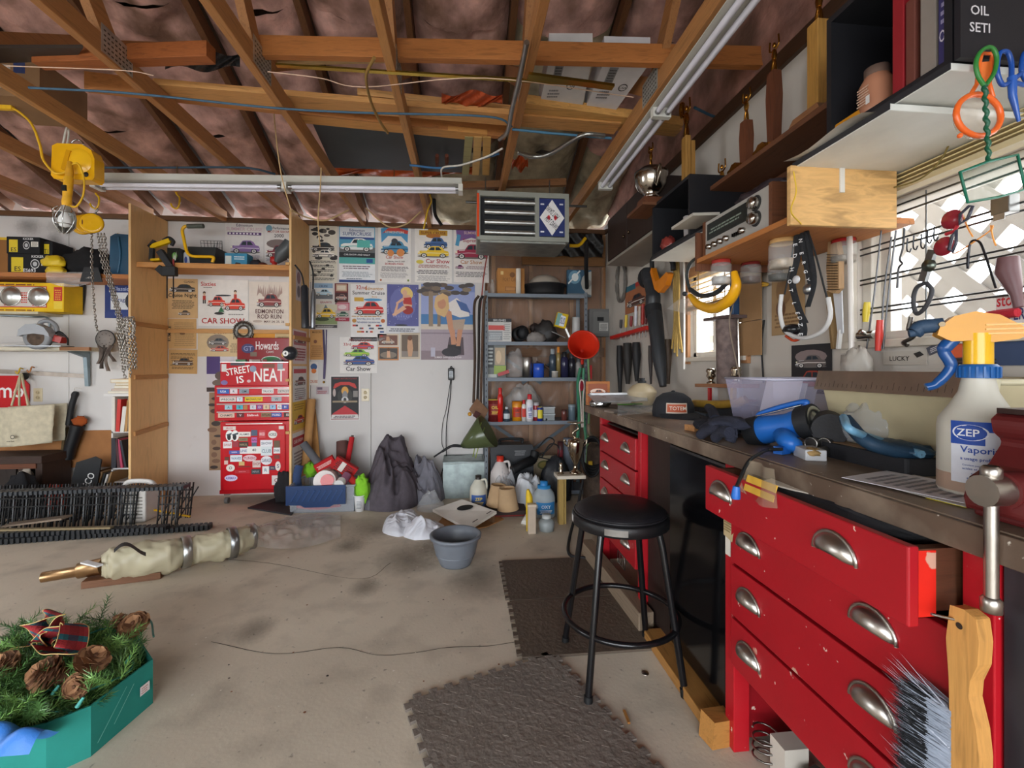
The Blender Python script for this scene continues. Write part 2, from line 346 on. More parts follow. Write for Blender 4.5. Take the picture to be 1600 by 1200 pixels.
# ---------------------------------------------------------------- flat print: posters, stickers, labels
class Art:
 """Flat coloured print on a rectangle o + X*w + Y*h (X, Y unit vectors, N towards the viewer); coordinates run 0..1."""
 def __init__(s,o,X,Y,w,h,d=.0006):
  s.o=Vector(o);s.X=Vector(X).normalized();s.Y=Vector(Y).normalized();s.w=w;s.h=h;s.N=s.X.cross(s.Y);s.d=d;s.mb=MB();s.i=0
 def pt(s,x,y):return s.o+s.X*(x*s.w)+s.Y*(y*s.h)+s.N*(s.d+s.i*.00009)
 def p(s,c,pts):s.i+=1;s.mb.col(c).poly([s.pt(*q) for q in pts])
 def b(s,x0,y0,x1,y1,c):s.p(c,[(x0,y0),(x1,y0),(x1,y1),(x0,y1)])
 def e(s,x,y,rx,ry,c,n=14):s.p(c,[(x+rx*math.cos(6.2832*k/n),y+ry*math.sin(6.2832*k/n)) for k in range(n)])
 def t(s,x,y,h,tx,c,mw=.94,k=1,rot=0):
  s.i+=1;X,Y=s.X,s.Y
  if rot:q=math.radians(rot);X,Y=X*math.cos(q)+Y*math.sin(q),Y*math.cos(q)-X*math.sin(q)
  s.mb.col(c).text(tx,s.pt(x,y),X,Y,h*s.h,mw*s.w,k)
 def l(s,x0,y0,x1,y1,n,c,sd=1): # small print too small to read
  r=random.Random(sd);s.i+=1;s.mb.col(c);st=(y1-y0)/n
  for j in range(n):
   x=x0+r.uniform(0,.08)*(x1-x0);e=x1-r.uniform(0,.15)*(x1-x0)
   while x < e-.01:
    q=min(e,x+r.uniform(.04,.14)*(x1-x0)+.01);y=y0+j*st
    s.mb.poly([s.pt(x,y),s.pt(q,y),s.pt(q,y+st*.5),s.pt(x,y+st*.5)]);x=q+.012*(x1-x0)+.004
 def car(s,x,y,w,h,c,c2=None,old=1): # side view with a slight turn, x,y = lower left
  P=lambda *q:[(x+w*a,y+h*b) for a,b in q]
  s.e(x+w*.5,y+h*.1,w*.52,h*.1,'6d6763')
  s.p(c,P((0,.2),(.02,.5),(.1,.6),(.3,.62),(.4,.95),(.48,1),(.68,1),(.78,.9),(.86,.64),(.97,.58),(1,.4),(.99,.2),(.86,.12),(.14,.12)))
  s.p('26313a',P((.35,.64),(.42,.9),(.54,.92),(.54,.64)));s.p('26313a',P((.57,.64),(.57,.92),(.68,.92),(.77,.66)))
  s.p(c2 or 'f1ece2',P((.02,.36),(.4,.44),(.98,.42),(.98,.36),(.4,.38),(.02,.3)))
  for a in (.2,.8):
   s.e(x+w*a,y+h*.17,w*.1,h*.2,'1b1a1b');s.e(x+w*a,y+h*.17,w*.068,h*.135,'e9e6df');s.e(x+w*a,y+h*.17,w*.04,h*.08,'8b8b8d')
  s.b(x-.01*w,y+h*.2,x+.1*w,y+h*.28,'cfd3d6');s.e(x+w*.04,y+h*.45,w*.03,h*.06,'f6f2cf')
  s.p('ffffff',P((.12,.56),(.3,.585),(.3,.565),(.12,.535)))
 def build(s,parent,name='print',m='print'):return obj(name,s.mb,m,parent,fix=False)
def poster(u0,v0,u1,v1,bgc,label,art,yy=None,nm='poster',tilt=0,curl=.004):
 y=(yy or YB)-.002;a=onY(u0,v1,y);b=onY(u1,v0,y)
 w_,h_=b.x-a.x,b.z-a.z
 t=thing(nm,label,'poster' if nm=='poster' else nm.replace('_',' '),(a.x+w_/2,y,a.z))
 t.rotation_euler=(0,R(tilt),0)
 obj('paper',MB(bgc).box(-w_/2,w_/2,-.0012,0,0,h_),'paper',t)
 A=Art((-w_/2,-.0012,0),(1,0,0),(0,0,1),w_,h_);art(A);A.build(t)
 return t
R=math.radians
def a1(A):
 A.t(.5,.88,.07,'Edmonton','4a3a5a');A.t(.5,.77,.09,'SUMMER CRUISE','c9a9b4');A.b(.06,.66,.94,.73,'5a3a6e')
 for k in range(9):A.b(.1+k*.09,.675,.15+k*.09,.715,'e6dfe6')
 A.car(.14,.18,.76,.34,'8a6aa0','d8cbe0');A.l(.05,.03,.95,.14,4,'8d8296')
poster(352,348,412,406,'ddd8d4','poster with a purple printed car above the middle shelf',a1)
def a2(A):
 A.e(.18,.88,.12,.09,'6d97a8');A.t(.62,.86,.07,'Performance','333844',.6);A.t(.55,.77,.06,'MOTOR SHOW','a5483c');A.t(.55,.65,.09,'2000','3a3640')
 A.e(.5,.48,.42,.12,'7a6a66');A.car(.06,.12,.86,.32,'7d2f3a');A.l(.05,.02,.9,.1,3,'8d8890')
poster(413,351,455,409,'d9d4d0','poster reading 2000 beside the purple car poster',a2)
def a3(A):
 A.t(.72,.9,.05,'CLASSIC','4c3d2c',.4);A.car(.06,.66,.86,.2,'3d3630');A.t(.5,.5,.13,'Cruise Night','2e2822');A.l(.14,.24,.9,.47,6,'6e5b42');A.car(.36,.08,.4,.12,'7a6044')
poster(262,436,309,497,'cda878','yellowed sheet lettered Cruise Night on the back wall',a3)
def a4(A):
 A.t(.2,.86,.09,'Sixties','c02a26',.3);A.l(.1,.82,.3,.85,1,'6a6462');A.e(.5,.66,.16,.018,'3a3c40')
 for x,y,c in ((.12,.62,'b73c2e'),(.74,.66,'b73c2e')):A.e(x,y+.09,.03,.035,'4a3426');A.e(x,y+.06,.025,.03,'d8b89c');A.b(x-.03,y-.06,x+.03,y+.03,c);A.b(x-.03,y-.14,x-.005,y-.06,'2e2a2c');A.b(x+.005,y-.14,x+.03,y-.06,'2e2a2c')
 A.car(.18,.42,.36,.22,'d8412c','f3e2d4');A.car(.5,.34,.44,.26,'d8412c','f3e2d4');A.p('2f6a40',[(.4,.3),(.46,.42),(.52,.3)])
 A.e(.42,.27,.1,.03,'2b2828');A.l(.6,.24,.95,.28,1,'9a938e');A.t(.5,.05,.12,'CAR SHOW','b3211d')
poster(310,438,388,509,'e4dfd9','white poster with two orange red cars and CAR SHOW lettering',a4)
def a5(A):
 for k in range(14):A.p('a78f86',[(.2+k*.045,.66+.1*math.sin(k)),(.24+k*.045,.95-.04*(k % 3)),(.26+k*.045,.7+.05*math.cos(k))])
 A.car(.2,.42,.62,.3,'8a3f40','d9b8b0');A.t(.52,.27,.1,'EDMONTON','5b2f30',.7);A.t(.52,.15,.1,'ROD RUN','5b2f30',.6);A.t(.64,.05,.06,'MAY 24, 25, 26','5b3a34',.55);A.e(.22,.09,.12,.03,'b9a79a')
poster(389,441,451,508,'ddd3c8','cream poster lettered ROD RUN with a maroon car',a5)
def a6(A):A.t(.1,.5,.1,'RUMBLE','2a2420',.9,1,90);A.l(.2,.1,.95,.9,13,'a68559',4);A.e(.5,.5,.1,.04,'7a5a3a')
poster(263,498,307,545,'c9a06a','yellowed clipping with sideways lettering on the back wall',a6)
def a7(A):
 for k in range(5):A.l(.06,.2+k*.14,.94,.3+k*.14,2,'5c4630',k)
 A.car(.15,.35,.7,.3,'6b4f35')
poster(263,546,308,584,'c39a63','torn brown newspaper cutting of a car below the clipping',a7,tilt=1)
def a8(A):
 A.t(.4,.82,.12,'Deuce','8c2f2a',.3);A.e(.36,.5,.2,.3,'8a7a6a');A.car(.2,.42,.32,.24,'5d5a58');A.car(.22,.18,.34,.2,'c4513f');A.t(.72,.82,.08,'ROD RUN','4a4034',.3);A.t(.72,.62,.12,'1977','4a4034',.3);A.l(.58,.15,.95,.5,5,'9a8463')
poster(309,514,396,557,'d2b78c','tan sheet dated 1977 behind the red tool chest',a8)
poster(394,520,430,545,'d6953f','small orange card above the red tool chest lid',lambda A:(A.l(.1,.4,.9,.8,2,'a56c2a'),A.t(.5,.1,.2,'PASS','8a5520')))
poster(431,519,454,545,'c9b083','small tan card beside the orange card',lambda A:A.l(.1,.2,.9,.8,4,'87714a'))
def a9(A):A.b(0,.5,.5,1,'4a3570');A.e(.6,.45,.3,.14,'5a4a44');A.e(.5,.25,.3,.1,'6d5c50');A.b(0,0,1,.12,'3c2c28')
poster(323,557,365,612,'cfc9cc','purple poster half hidden by the red tool chest',a9)
def a10(A):
 r=random.Random(3)
 for k in range(12):A.e(r.uniform(.2,.8),.04+k*.08,r.uniform(.15,.4),r.uniform(.015,.035),r.choice(['4c352a','7a5a45','3c2f2a']))
poster(327,613,349,735,'9a7d62','narrow brown scroll print hanging beside the red tool chest',a10)
def a11(A):
 r=random.Random(8)
 for k in range(26):
  x,y=r.uniform(.08,.9),r.uniform(.42,.95);A.e(x,y,r.uniform(.06,.16),r.uniform(.02,.05),r.choice(['2e2a28','413c38','e8e2d8','5d5650']));
 A.car(.05,.55,.85,.15,'35302d');A.car(.1,.44,.8,.13,'efe9df','2e2a28')
 for k in range(5):A.l(.03,.04+k*.075,.97,.09+k*.075,2,'5c5650',k);A.e(.2+.15*k,.12+.06*(k % 4),.07,.02,'3a3633')
poster(484,353,527,441,'ddd6c6','black and white collage sheet of cars and small pictures',a11)
def a12(A):
 A.b(0,.42,1,1,'53a0c0');A.b(0,.4,1,.62,'6b6d6f');A.b(.02,.78,.98,.97,'dfe4ea');A.t(.5,.9,.045,'Edmonton','2c4a86',.6);A.t(.5,.83,.06,'SUPERCRUISE','2c4a86',.9)
 A.b(.02,.76,.98,.8,'2f4d8c');A.car(.04,.55,.9,.23,'eef2f1','6cc3bb');A.b(.5,.62,.86,.75,'5fbdb3');A.b(0,.44,1,.53,'23272c');A.t(.5,.475,.03,'CAR SHOW AND RALLY','e8e8e8',.8);A.b(0,.33,1,.44,'58b0ac');A.b(.76,.35,.94,.42,'2b5a9c')
 A.l(.06,.24,.94,.31,2,'7b6a74',2);A.l(.06,.1,.94,.2,5,'a9b0b8',3);A.b(0,0,1,.045,'2d4a8a');A.l(.2,.06,.7,.08,1,'33425f')
poster(530,354,586,441,'f0f1f3','poster of a teal and white pickup truck with blue border',a12)
def a13(A):
 A.p('4f97c4',[(.1,.7),(.08,.95),(.3,.98),(.6,.99),(.92,.96),(.9,.7),(.7,.82),(.3,.82)]);A.p('c8453c',[(.12,.86),(.3,.96),(.62,.97),(.92,.92),(.9,.86),(.6,.9),(.3,.9)]);A.t(.5,.87,.04,'EDMONTON','e7d9c8',.6)
 A.car(.08,.5,.84,.24,'4d8fb5','2f4660');A.e(.38,.52,.1,.06,'d88a4a');A.e(.68,.53,.12,.07,'d88a4a');A.e(.5,.73,.1,.05,'39424c')
 A.t(.5,.42,.055,'Car Show','b8564e',.8);A.t(.55,.355,.03,'Saturday, June 27, 2009','4a3a3a',.8);A.t(.5,.31,.035,'BORDEN PARK','b02a2a',.6);A.l(.05,.2,.95,.29,4,'6e6668',5);A.l(.05,.08,.95,.18,6,'a8a2a2',6);A.e(.08,.04,.03,.02,'b06a4a');A.e(.92,.04,.03,.02,'7a8a4a')
poster(591,354,642,441,'e9e4df','poster of a blue hot rod lettered BORDEN PARK',a13)
def a14(A):
 A.e(.5,.89,.16,.1,'a77028');A.b(.12,.83,.88,.92,'c99a2e');A.t(.5,.85,.05,'SUPER CRUISE','7a2f1c',.7);A.e(.5,.82,.2,.04,'b8722a')
 A.car(.24,.6,.64,.2,'46699c','2c3c66');A.car(.08,.44,.84,.2,'edc52e','f8ecb0');A.t(.62,.34,.075,'Car Show','b5262e',.66);A.e(.14,.36,.1,.035,'dcc84e');A.l(.08,.26,.95,.32,3,'a05a52',4);A.l(.05,.15,.95,.23,3,'5f5a5a',9);A.l(.04,.03,.96,.13,6,'aaa5a4',3)
poster(648,354,706,441,'ebe6e0','poster of a yellow car and blue car lettered Car Show',a14)
def a15(A):
 A.p('7d5a92',[(.1,.72),(.06,.95),(.5,.99),(.94,.95),(.9,.74),(.5,.8)]);A.p('4f9ac0',[(.04,.66),(.1,.86),(.2,.84),(.14,.64)]);A.t(.5,.86,.05,'SUMMER','e7c6c8',.7);A.t(.5,.7,.08,'Supreme','a8283c',.85)
 A.car(.04,.42,.92,.26,'a02a48','d6a8b4');A.t(.5,.33,.07,'Car Show','b97f4e',.8);A.car(.04,.24,.24,.07,'8a3a6a');A.l(.34,.24,.96,.3,3,'8a6a74');A.l(.05,.1,.95,.2,4,'6e6868')
poster(709,355,764,441,'e6dfda','poster of a magenta car at the end of the top row',a15)
poster(491,443,520,467,'dfe0de','small poster of a pale blue truck in the second row',lambda A:(A.b(0,.7,1,1,'8aa6c0'),A.t(.5,.76,.12,'CRUISE','2d3a5c',.7),A.b(0,0,1,.3,'6d7074'),A.car(.06,.2,.88,.42,'a8c6d4')))
def a16(A):
 A.t(.5,.86,.07,'GRAFFITI','a8303c',.95);A.b(0,.12,1,.82,'d8d2b8');A.b(0,.12,1,.35,'8a9a6a');A.p('6a7a86',[(.4,.66),(.5,.82),(.62,.64)]);A.car(.06,.34,.88,.34,'e6bc2c');A.e(.35,.3,.3,.07,'3d4a2c');A.b(0,0,1,.1,'4d4a4c');A.l(.1,.02,.9,.08,2,'c9c4c0')
poster(491,468,527,512,'dcd7cf','poster of a yellow roadster beside the small red prints',a16)
def a17(A):A.b(.1,.58,.9,.95,'c9a98c');A.b(.18,.66,.82,.88,'e0d2bd');A.b(.04,.06,.96,.5,'4a2a2a');A.car(.1,.12,.8,.3,'b58a80')
poster(523,443,544,472,'7a3c3a','small maroon print with a tan frame in the second row',a17)
def a18(A):A.b(.06,.6,.94,.95,'d9a0a8');A.e(.5,.76,.3,.12,'ead5d6');A.b(0,.2,1,.58,'c8b8b4');A.car(.06,.26,.88,.26,'4f7a62');A.b(0,.02,1,.18,'a32c44');A.t(.5,.06,.09,'SHOW','f1d8dc',.8)
poster(524,473,546,502,'b84a5e','small pink print with a green car',a18)
def a19(A):
 A.t(.3,.91,.07,'32nd','b0352c',.3);A.t(.66,.9,.06,'Edmonton','bf8a3c',.5);A.t(.5,.82,.065,'Summer Cruise','3c3a42',.9);A.t(.66,.77,.03,'Show','c58a3e',.3);A.b(.1,.7,.36,.77,'d9a93a');A.e(.62,.73,.26,.025,'4f97c4')
 A.car(.1,.46,.82,.24,'d0332f','f4ddd0');A.l(.02,.43,.98,.455,1,'b88a3c');A.t(.5,.37,.04,'Saturday, June 22, 2013','39538a',.66);A.t(.5,.315,.03,'THE WEEKEND CAR SHOW PARK','39538a',.66);A.e(.1,.36,.06,.035,'c48a3a');A.e(.9,.36,.06,.035,'c06a34')
 r=random.Random(5)
 for k in range(22):A.b((x := r.uniform(.03,.85)),(y := r.choice([.08,.15,.21,.26])),x+r.uniform(.05,.12),y+.03,r.choice(['3a3638','c23a30','4a6aa0','c98a3a','6a6668']))
 A.l(.04,.01,.96,.06,3,'9a9a9e')
poster(548,445,604,533,'e8e5e3','poster of a red station wagon with surfboards',a19)
def a20(A):
 A.b(0,.14,1,1,'5a5c98');A.e(.5,.6,.42,.35,'6d70ac');r=random.Random(2)
 for k in range(24):A.e(r.uniform(.03,.97),r.uniform(.17,.97),.01,.006,'c9cce6')
 sk='dfae8e'
 A.e(.6,.86,.17,.09,'e6c777');A.e(.72,.8,.1,.1,'e6c777');A.e(.56,.83,.08,.06,sk);A.p(sk,[(.5,.8),(.72,.78),(.8,.6),(.76,.45),(.56,.48),(.5,.62)]);A.p('b8322c',[(.5,.72),(.76,.74),(.8,.58),(.52,.6)]);A.e(.66,.47,.17,.09,'a02c28')
 A.p(sk,[(.62,.5),(.2,.33),(.16,.38),(.5,.56)]);A.p(sk,[(.2,.38),(.3,.6),(.36,.6),(.28,.34)]);A.p(sk,[(.52,.74),(.28,.62),(.3,.58),(.54,.68)])
 for k in range(8):A.b(.2+k*.08,.32,.23+k*.08,.36,'8e92c8')
 A.e(.45,.16,.2,.02,'2c2c34');A.l(.05,.03,.95,.11,2,'6a6a74');A.t(.06,.5,.05,'LADIES','a9acd8',.4,1,90)
poster(605,445,654,520,'dedde0','purple pin up poster of a seated blonde woman in red',a20)
def a21(A):
 A.b(0,.4,1,1,'7f8fc0');A.b(0,.56,1,.9,'9aa4cf');A.b(0,.46,1,.6,'4a7cb0');A.b(0,.4,1,.47,'cfc2b4');r=random.Random(4)
 for k in range(26):A.e(r.uniform(0,1),r.uniform(.86,1.0),.09,.03,r.choice(['6a5a50','7d6a58','524a48','8a7a66']))
 A.b(.14,.44,.22,.9,'94806c');A.b(.3,.44,.36,.86,'8a7664');A.b(0,0,1,.4,'a99aa2');A.b(0,.34,1,.36,'8d7f8a');A.b(0,0,.5,.12,'8c7a80')
 sk='c98f6e'
 A.p('5a4a50',[(.52,.3),(.78,.3),(.8,.06),(.46,.06)])
 A.p(sk,[(.52,.44),(.62,.44),(.64,.2),(.56,.2)]);A.p(sk,[(.68,.46),(.78,.44),(.72,.18),(.65,.18)]);A.p('b8a08c',[(.5,.52),(.82,.54),(.78,.4),(.5,.4)]);A.p('e8e0da',[(.48,.74),(.66,.82),(.86,.7),(.9,.58),(.72,.56),(.56,.6)]);A.p('47639c',[(.64,.8),(.84,.74),(.92,.62),(.74,.66)])
 A.p(sk,[(.44,.66),(.56,.64),(.6,.4),(.66,.22),(.6,.2),(.5,.42)]);A.p('d8b27c',[(.26,.82),(.4,.88),(.5,.84),(.52,.68),(.44,.56),(.3,.6),(.24,.7)]);A.e(.38,.74,.08,.07,sk);A.p('d8b27c',[(.28,.84),(.4,.88),(.48,.84),(.38,.79),(.3,.76)])
 A.b(.5,.12,.64,.2,'2e2a2c');A.b(.62,.08,.74,.18,'26242a');A.e(.56,.1,.18,.06,'322e34');A.b(.18,.04,.26,.16,'b8b4c4');A.t(.5,.02,.025,'SUMMER GARAGE CALENDAR','e6dfe0',.5)
poster(658,445,742,562,'cfc6c4','large beach poster of a bending blonde woman in a white top',a21)
def a22(A):A.b(.08,.08,.92,.92,'6a5a4c');A.b(.08,.08,.92,.3,'8a8078');A.p('c79a78',[(.4,.85),(.6,.85),(.66,.4),(.6,.1),(.42,.1),(.36,.45)]);A.e(.5,.8,.12,.1,'6a4430')
poster(590,522,623,541,'d8c6ae','upper small brown photograph print beside the beach poster',lambda A:(A.b(.06,.1,.94,.9,'7a5448'),A.car(.2,.2,.6,.4,'b8a090'),A.p('c79a78',[(.42,.8),(.55,.8),(.6,.4),(.4,.4)])))
poster(591,542,623,563,'c88c62','lower small photograph print with a reddish border',lambda A:(A.b(.06,.1,.94,.9,'4a4644'),A.e(.5,.4,.4,.25,'86786a'),A.p('d8a888',[(.44,.85),(.56,.85),(.6,.2),(.42,.2)]),A.e(.5,.8,.09,.12,'5c3c2a')))
poster(625,520,656,561,'cfc0ab','small grey photograph print of a standing person',a22)
def a23(A):
 A.t(.4,.88,.08,'Alberta','7a2a30',.4);A.t(.7,.86,.12,'Open','a0442c',.4);A.t(.2,.76,.08,'33rd','b0352c',.3);A.car(.3,.66,.62,.2,'d0443c','4a6ab0');A.car(.1,.46,.7,.2,'8cbf4a','dcd04a');A.car(.1,.22,.84,.26,'33589a','9a5a30');A.t(.5,.06,.12,'Car Show','3a3438',.8)
poster(531,527,589,583,'e8e4e0','poster of three stacked cars lettered Open Car Show',a23)
def a24(A):
 A.b(.03,.02,.97,.98,'1d1b1f');A.t(.5,.92,.03,'CHARITY MOTORCYCLE RIDE','a8322e',.8)
 A.p('c23a34',[(.1,.72),(.16,.82),(.35,.86),(.65,.86),(.84,.82),(.9,.72),(.84,.72),(.64,.79),(.36,.79),(.16,.72)]);A.e(.5,.55,.26,.18,'3a3836');A.e(.5,.66,.12,.1,'d8a04a');A.e(.5,.56,.09,.1,'8a8a8c');A.e(.5,.46,.12,.07,'c9c9c9');A.e(.5,.46,.05,.05,'3a3a3c')
 A.e(.14,.62,.05,.09,'b9a9a2');A.b(.78,.52,.94,.66,'8a8480');A.b(.08,.4,.92,.44,'9c8a70');A.p('c03038',[(.5,.33),(.9,.16),(.97,.1),(.03,.1),(.1,.16)]);A.p('dcd6d4',[(.03,.03),(.97,.03),(.94,.13),(.06,.13)])
 A.l(.1,.05,.9,.12,2,'5a4a4a');A.b(.03,.02,.97,.035,'8a2226')
poster(516,587,562,657,'e4dedc','black and red motorcycle poster low on the white wall',a24)
poster(484,515,506,562,'c8975e','aged brown sheet beside the plywood divider',lambda A:(A.t(.5,.88,.06,'MASON','5a3a20',.7),A.e(.4,.6,.12,.06,'7a4a30'),A.l(.1,.1,.9,.5,6,'9a6e40')))
poster(484,565,497,602,'dfdad4','small orange and blue flyer beside the plywood divider',lambda A:(A.e(.5,.78,.4,.14,'3a5a8a'),A.e(.5,.6,.3,.1,'d0722e'),A.t(.5,.1,.12,'CRUISE','c0622c',.9)))
poster(164,444,209,497,'2f3f78','dark blue poster behind the hanging hoist chains',lambda A:(A.b(.2,.25,.8,.75,'cfd2d6'),A.t(.55,.8,.12,'Classic','aab6d8',.8),A.t(.5,.45,.15,'Garage','32407a',.7),A.e(.9,.5,.2,.22,'1d2230'),A.b(0,0,1,.2,'263a7a')))
# ---------------------------------------------------------------- back wall, left: dividers, shelves and what they carry
def rc(u0,v0,u1,v1,y):
 a=onY(u0,v1,y);b=onY(u1,v0,y);return a.x,b.x,a.z,b.z
def divider(x,y0,lab,cl):
 t=thing('plywood_divider',lab,'divider',(x,y0,0),group=None)
 obj('panel',MB('e6bb80').box(-.009,.009,0,YB-y0-.005,0,2.445),'ply_z',t,bevel=.0015)
 for z,dz in cl:obj('cleat',MB('c08c54').bar((.016,.03,z),(.016,YB-y0-.02,z+dz),.014,.035),'wood_y',t)
 return t
divider(-2.625,3.885,'plywood divider board with cleats, left of the red tool chest',((1.50,.0),(1.07,0),(.62,.03)))
d2=divider(-1.42,3.906,'plywood divider board covered in flyers, right of the red tool chest',((1.40,0),))
pj=MB('d6a05c');
for v in (412,507,594,676):
 z=onY(455,v,3.9).z;obj('cleat',MB('c99a5e').bx((-.02,.006,z),(.03,.03,.022)),'wood_x',d2)
 # flyers on the divider's face
for (z0,z1,y0,y1,c,lab,k) in ((1.72,1.98,.10,.22,'cfc2c2','small flyer high on the plywood divider face',0),(1.18,1.47,.03,.36,'ddcccb','upper pink and white flyer on the plywood divider',1),(.86,1.16,.03,.36,'dfdbd8','white flyer with a red car on the plywood divider',2),(.62,.86,.02,.33,'d9b24a','yellow flyer with a red car on the plywood divider',3),(.22,.60,.02,.30,'e2dcda','lowest red and white flyer on the plywood divider',4)):
 t=thing('flyer',lab,'flyer',(-1.4105,3.906+y0,z0))
 w_,h_=y1-y0,z1-z0
 obj('paper',MB(c).box(0,.001,0,w_,0,h_),'paper',t)
 A=Art((.001,0,0),(0,1,0),(0,0,1),w_,h_)
 if k==0:A.e(.5,.75,.35,.2,'8f6a70');A.e(.5,.3,.3,.2,'70646a')
 elif k==1:A.b(.05,.55,.95,.95,'b06a70');A.car(.1,.62,.8,.2,'7a3038');A.l(.1,.1,.9,.5,5,'a8505a')
 elif k==2:A.b(.05,.8,.95,.92,'c0404a');A.car(.1,.45,.8,.25,'7d4a48');A.l(.1,.05,.9,.4,6,'8a8486');A.t(.5,.05,.06,'SHOW','b02a3a',.6)
 elif k==3:A.l(.1,.7,.9,.95,3,'9a7420');A.car(.1,.2,.8,.3,'c03a2c')
 else:A.b(.0,.7,1,.9,'b8303c');A.t(.5,.76,.08,'CAR SHOW','f0e4e4',.8);A.l(.1,.08,.9,.6,7,'8d7c80')
 A.build(t)
 # the shelves
def shelf(nm,x0,x1,y0,y1,z,th,c,lab,extra=None,mt='wood_x'):
 t=thing(nm,lab,'shelf',((x0+x1)/2,(y0+y1)/2,z-th));q=(x1-x0)/2;e=(y1-y0)/2
 obj('board',MB(c).box(-q,q,-e,e,0,th),mt,t,bevel=.002)
 if extra:extra(t,q,e)
 return t
ZM=1.995
shelf('wall_shelf',-2.61,-1.43,3.95,4.33,ZM,.02,'c48c50','plywood shelf across the two dividers above the red tool chest',
lambda t,q,e:(obj('edge_strip',MB('c08446').box(-q,q,-e-.012,-e,-.02,.02),'wood_x',t),obj('batten',MB('c8945a').box(-q,q,e-.02,e,-.52,-.485),'wood_x',t)))
ZL=1.905
shelf('wall_shelf',-4.5,-2.64,4.0,4.33,ZL,.035,'b5723c','orange stained shelf holding the black speaker boxes')
a=rc(-40,488,68,493,4.15);shelf('narrow_shelf',a[0],a[1],4.10,4.33,a[3]+.0,.02,'cfc4a8','short cream shelf under the yellow lamp box',lambda t,q,e:obj('bracket',MB('8d9aa0').tube(curve([(q-.1,e-.01,-.2),(q-.1,e-.015,-.02),(q-.13,0,-.012),(q-.3,-e+.02,-.012)]),.008),'galvanised',t))
ZS=a[3]
a=rc(-60,543,150,552,4.15);ZW=a[3]
shelf('narrow_shelf',a[0],a[1],4.08,4.33,ZW,.03,'d9d0bb','cream shelf under the grey circular saw',lambda t,q,e:(obj('repair_block',MB('9a6a45').box(q-.22,q+.002,-e-.004,-e+.02,.002,.03),'wood_x',t),
obj('bracket',MB('7d8a90').prism([(e-.012,-.3),(e-.03,-.3),(e-.05,-.05),(-e+.06,-.012),(-e+.04,0),(e-.012,0)],q-.20,q-.17,'yz'),'galvanised',t)))
a=rc(-60,576,131,588,4.31)
solo('steel_bar',MB('a59a90').bar((a[0]-.1,4.322,a[3]),(a[1],4.322,a[2]+.0),.012,.035),'galvanised','flat grey bar screwed to the wall above the tote bag','bar')
# yellow headlamp box
x0,x1,z0,z1=rc(-60,442,98,490,4.1)
t=thing('lamp_box','yellow and red carton with two round headlamps in its window','box',((x0+x1)/2,4.2,ZS));q=(x1-x0)/2;h=z1-ZS
bm=MB('e3b81c').box(-q,q,-.09,.1,0,h);obj('carton',bm,'cardboard',t,bevel=.003)
A=Art((-q,-.09,0),(1,0,0),(0,0,1),2*q,h);A.b(.02,.14,.83,.88,'c03a22');A.b(.03,.17,.82,.85,'cfc6bd');A.b(.9,.38,.985,.86,'c4261e');A.l(.91,.42,.975,.8,5,'e0a03a');A.b(.9,.1,.985,.36,'e8c83a')
A.l(.05,.9,.8,.98,1,'7a3a16');A.l(.05,.03,.8,.1,1,'7a3a16');A.l(.57,.3,.65,.7,5,'c8382c');A.l(.4,.2,.54,.28,2,'c8382c');A.l(.68,.2,.8,.28,2,'c8382c');A.build(t)
for cx in (.47,.75):
 hl=obj('headlamp',MB('c9cbc8').lathe([(.0,.03),(.03,.028),(.055,.017),(.075,0),(.079,-.002)],22,(-q+cx*2*q,-.091,h*.52),(0,-1,0)),'steel',t)
 obj('bezel',MB('d4d2cd').tube([(-q+cx*2*q+.079*math.cos(k*.3142),-.095,h*.52+.079*math.sin(k*.3142)) for k in range(20)],.004,5,True),'chrome',hl)
 # speaker boxes 'ES' stacked, bags and the blue case on the orange shelf
def sbox(u0,v0,u1,v1,lab,big):
 x0,x1,z0,z1=rc(u0,v0,u1,v1,4.06)
 t=thing('speaker_carton',lab,'carton',((x0+x1)/2,4.18,z0));q=(x1-x0)/2;h=z1-z0
 obj('carton',MB('17171a').box(-q,q,-.12,.13,0,h),'cardboard',t,bevel=.003)
 A=Art((-q,-.12,0),(1,0,0),(0,0,1),2*q,h);A.b(.08,.1,.33,.82,'d9bf22');A.t(.2,.14,.2,'ES','1d1a10',.2);A.e(.6,.5,.1,.22,'d6d6d6');A.e(.6,.5,.085,.18,'19191c');A.e(.6,.5,.05,.1,'b9b9bb')
 A.b(.74,.42,.96,.72,'d8d2c8');A.l(.76,.46,.94,.7,3,'77706a');A.t(.68,.82,.1,'KICKER','e4e4e4',.4)
 if big:A.t(.5,.06,.16,'ES693','e8e8e8',.3)
 A.build(t)
z_s=onY(40,421,4.06).z
def sb2(u0,u1,z0,h,lab,big,y0=4.06):
 a=onY(u0,400,y0);b=onY(u1,400,y0)
 t=thing('speaker_carton',lab,'carton',((a.x+b.x)/2,y0+.12,z0));q=(b.x-a.x)/2
 obj('carton',MB('17171a').box(-q,q,-.12,.13,0,h),'cardboard',t,bevel=.003)
 A=Art((-q,-.12,0),(1,0,0),(0,0,1),2*q,h);A.b(.08,.08,.34,.82,'d9bf22');A.t(.22,.12,.24,'ES','1d1a10',.2);A.e(.6,.5,.1,.24,'d6d6d6');A.e(.6,.5,.085,.2,'19191c');A.e(.6,.5,.05,.12,'b9b9bb')
 A.b(.74,.42,.96,.72,'d8d2c8');A.l(.76,.46,.94,.7,3,'77706a');A.t(.66,.82,.12,'KICKER','e4e4e4',.4)
 if big:A.t(.48,.08,.18,'ES693','e8e8e8',.3)
 A.build(t)
hb=onY(40,397,4.06).z-ZL
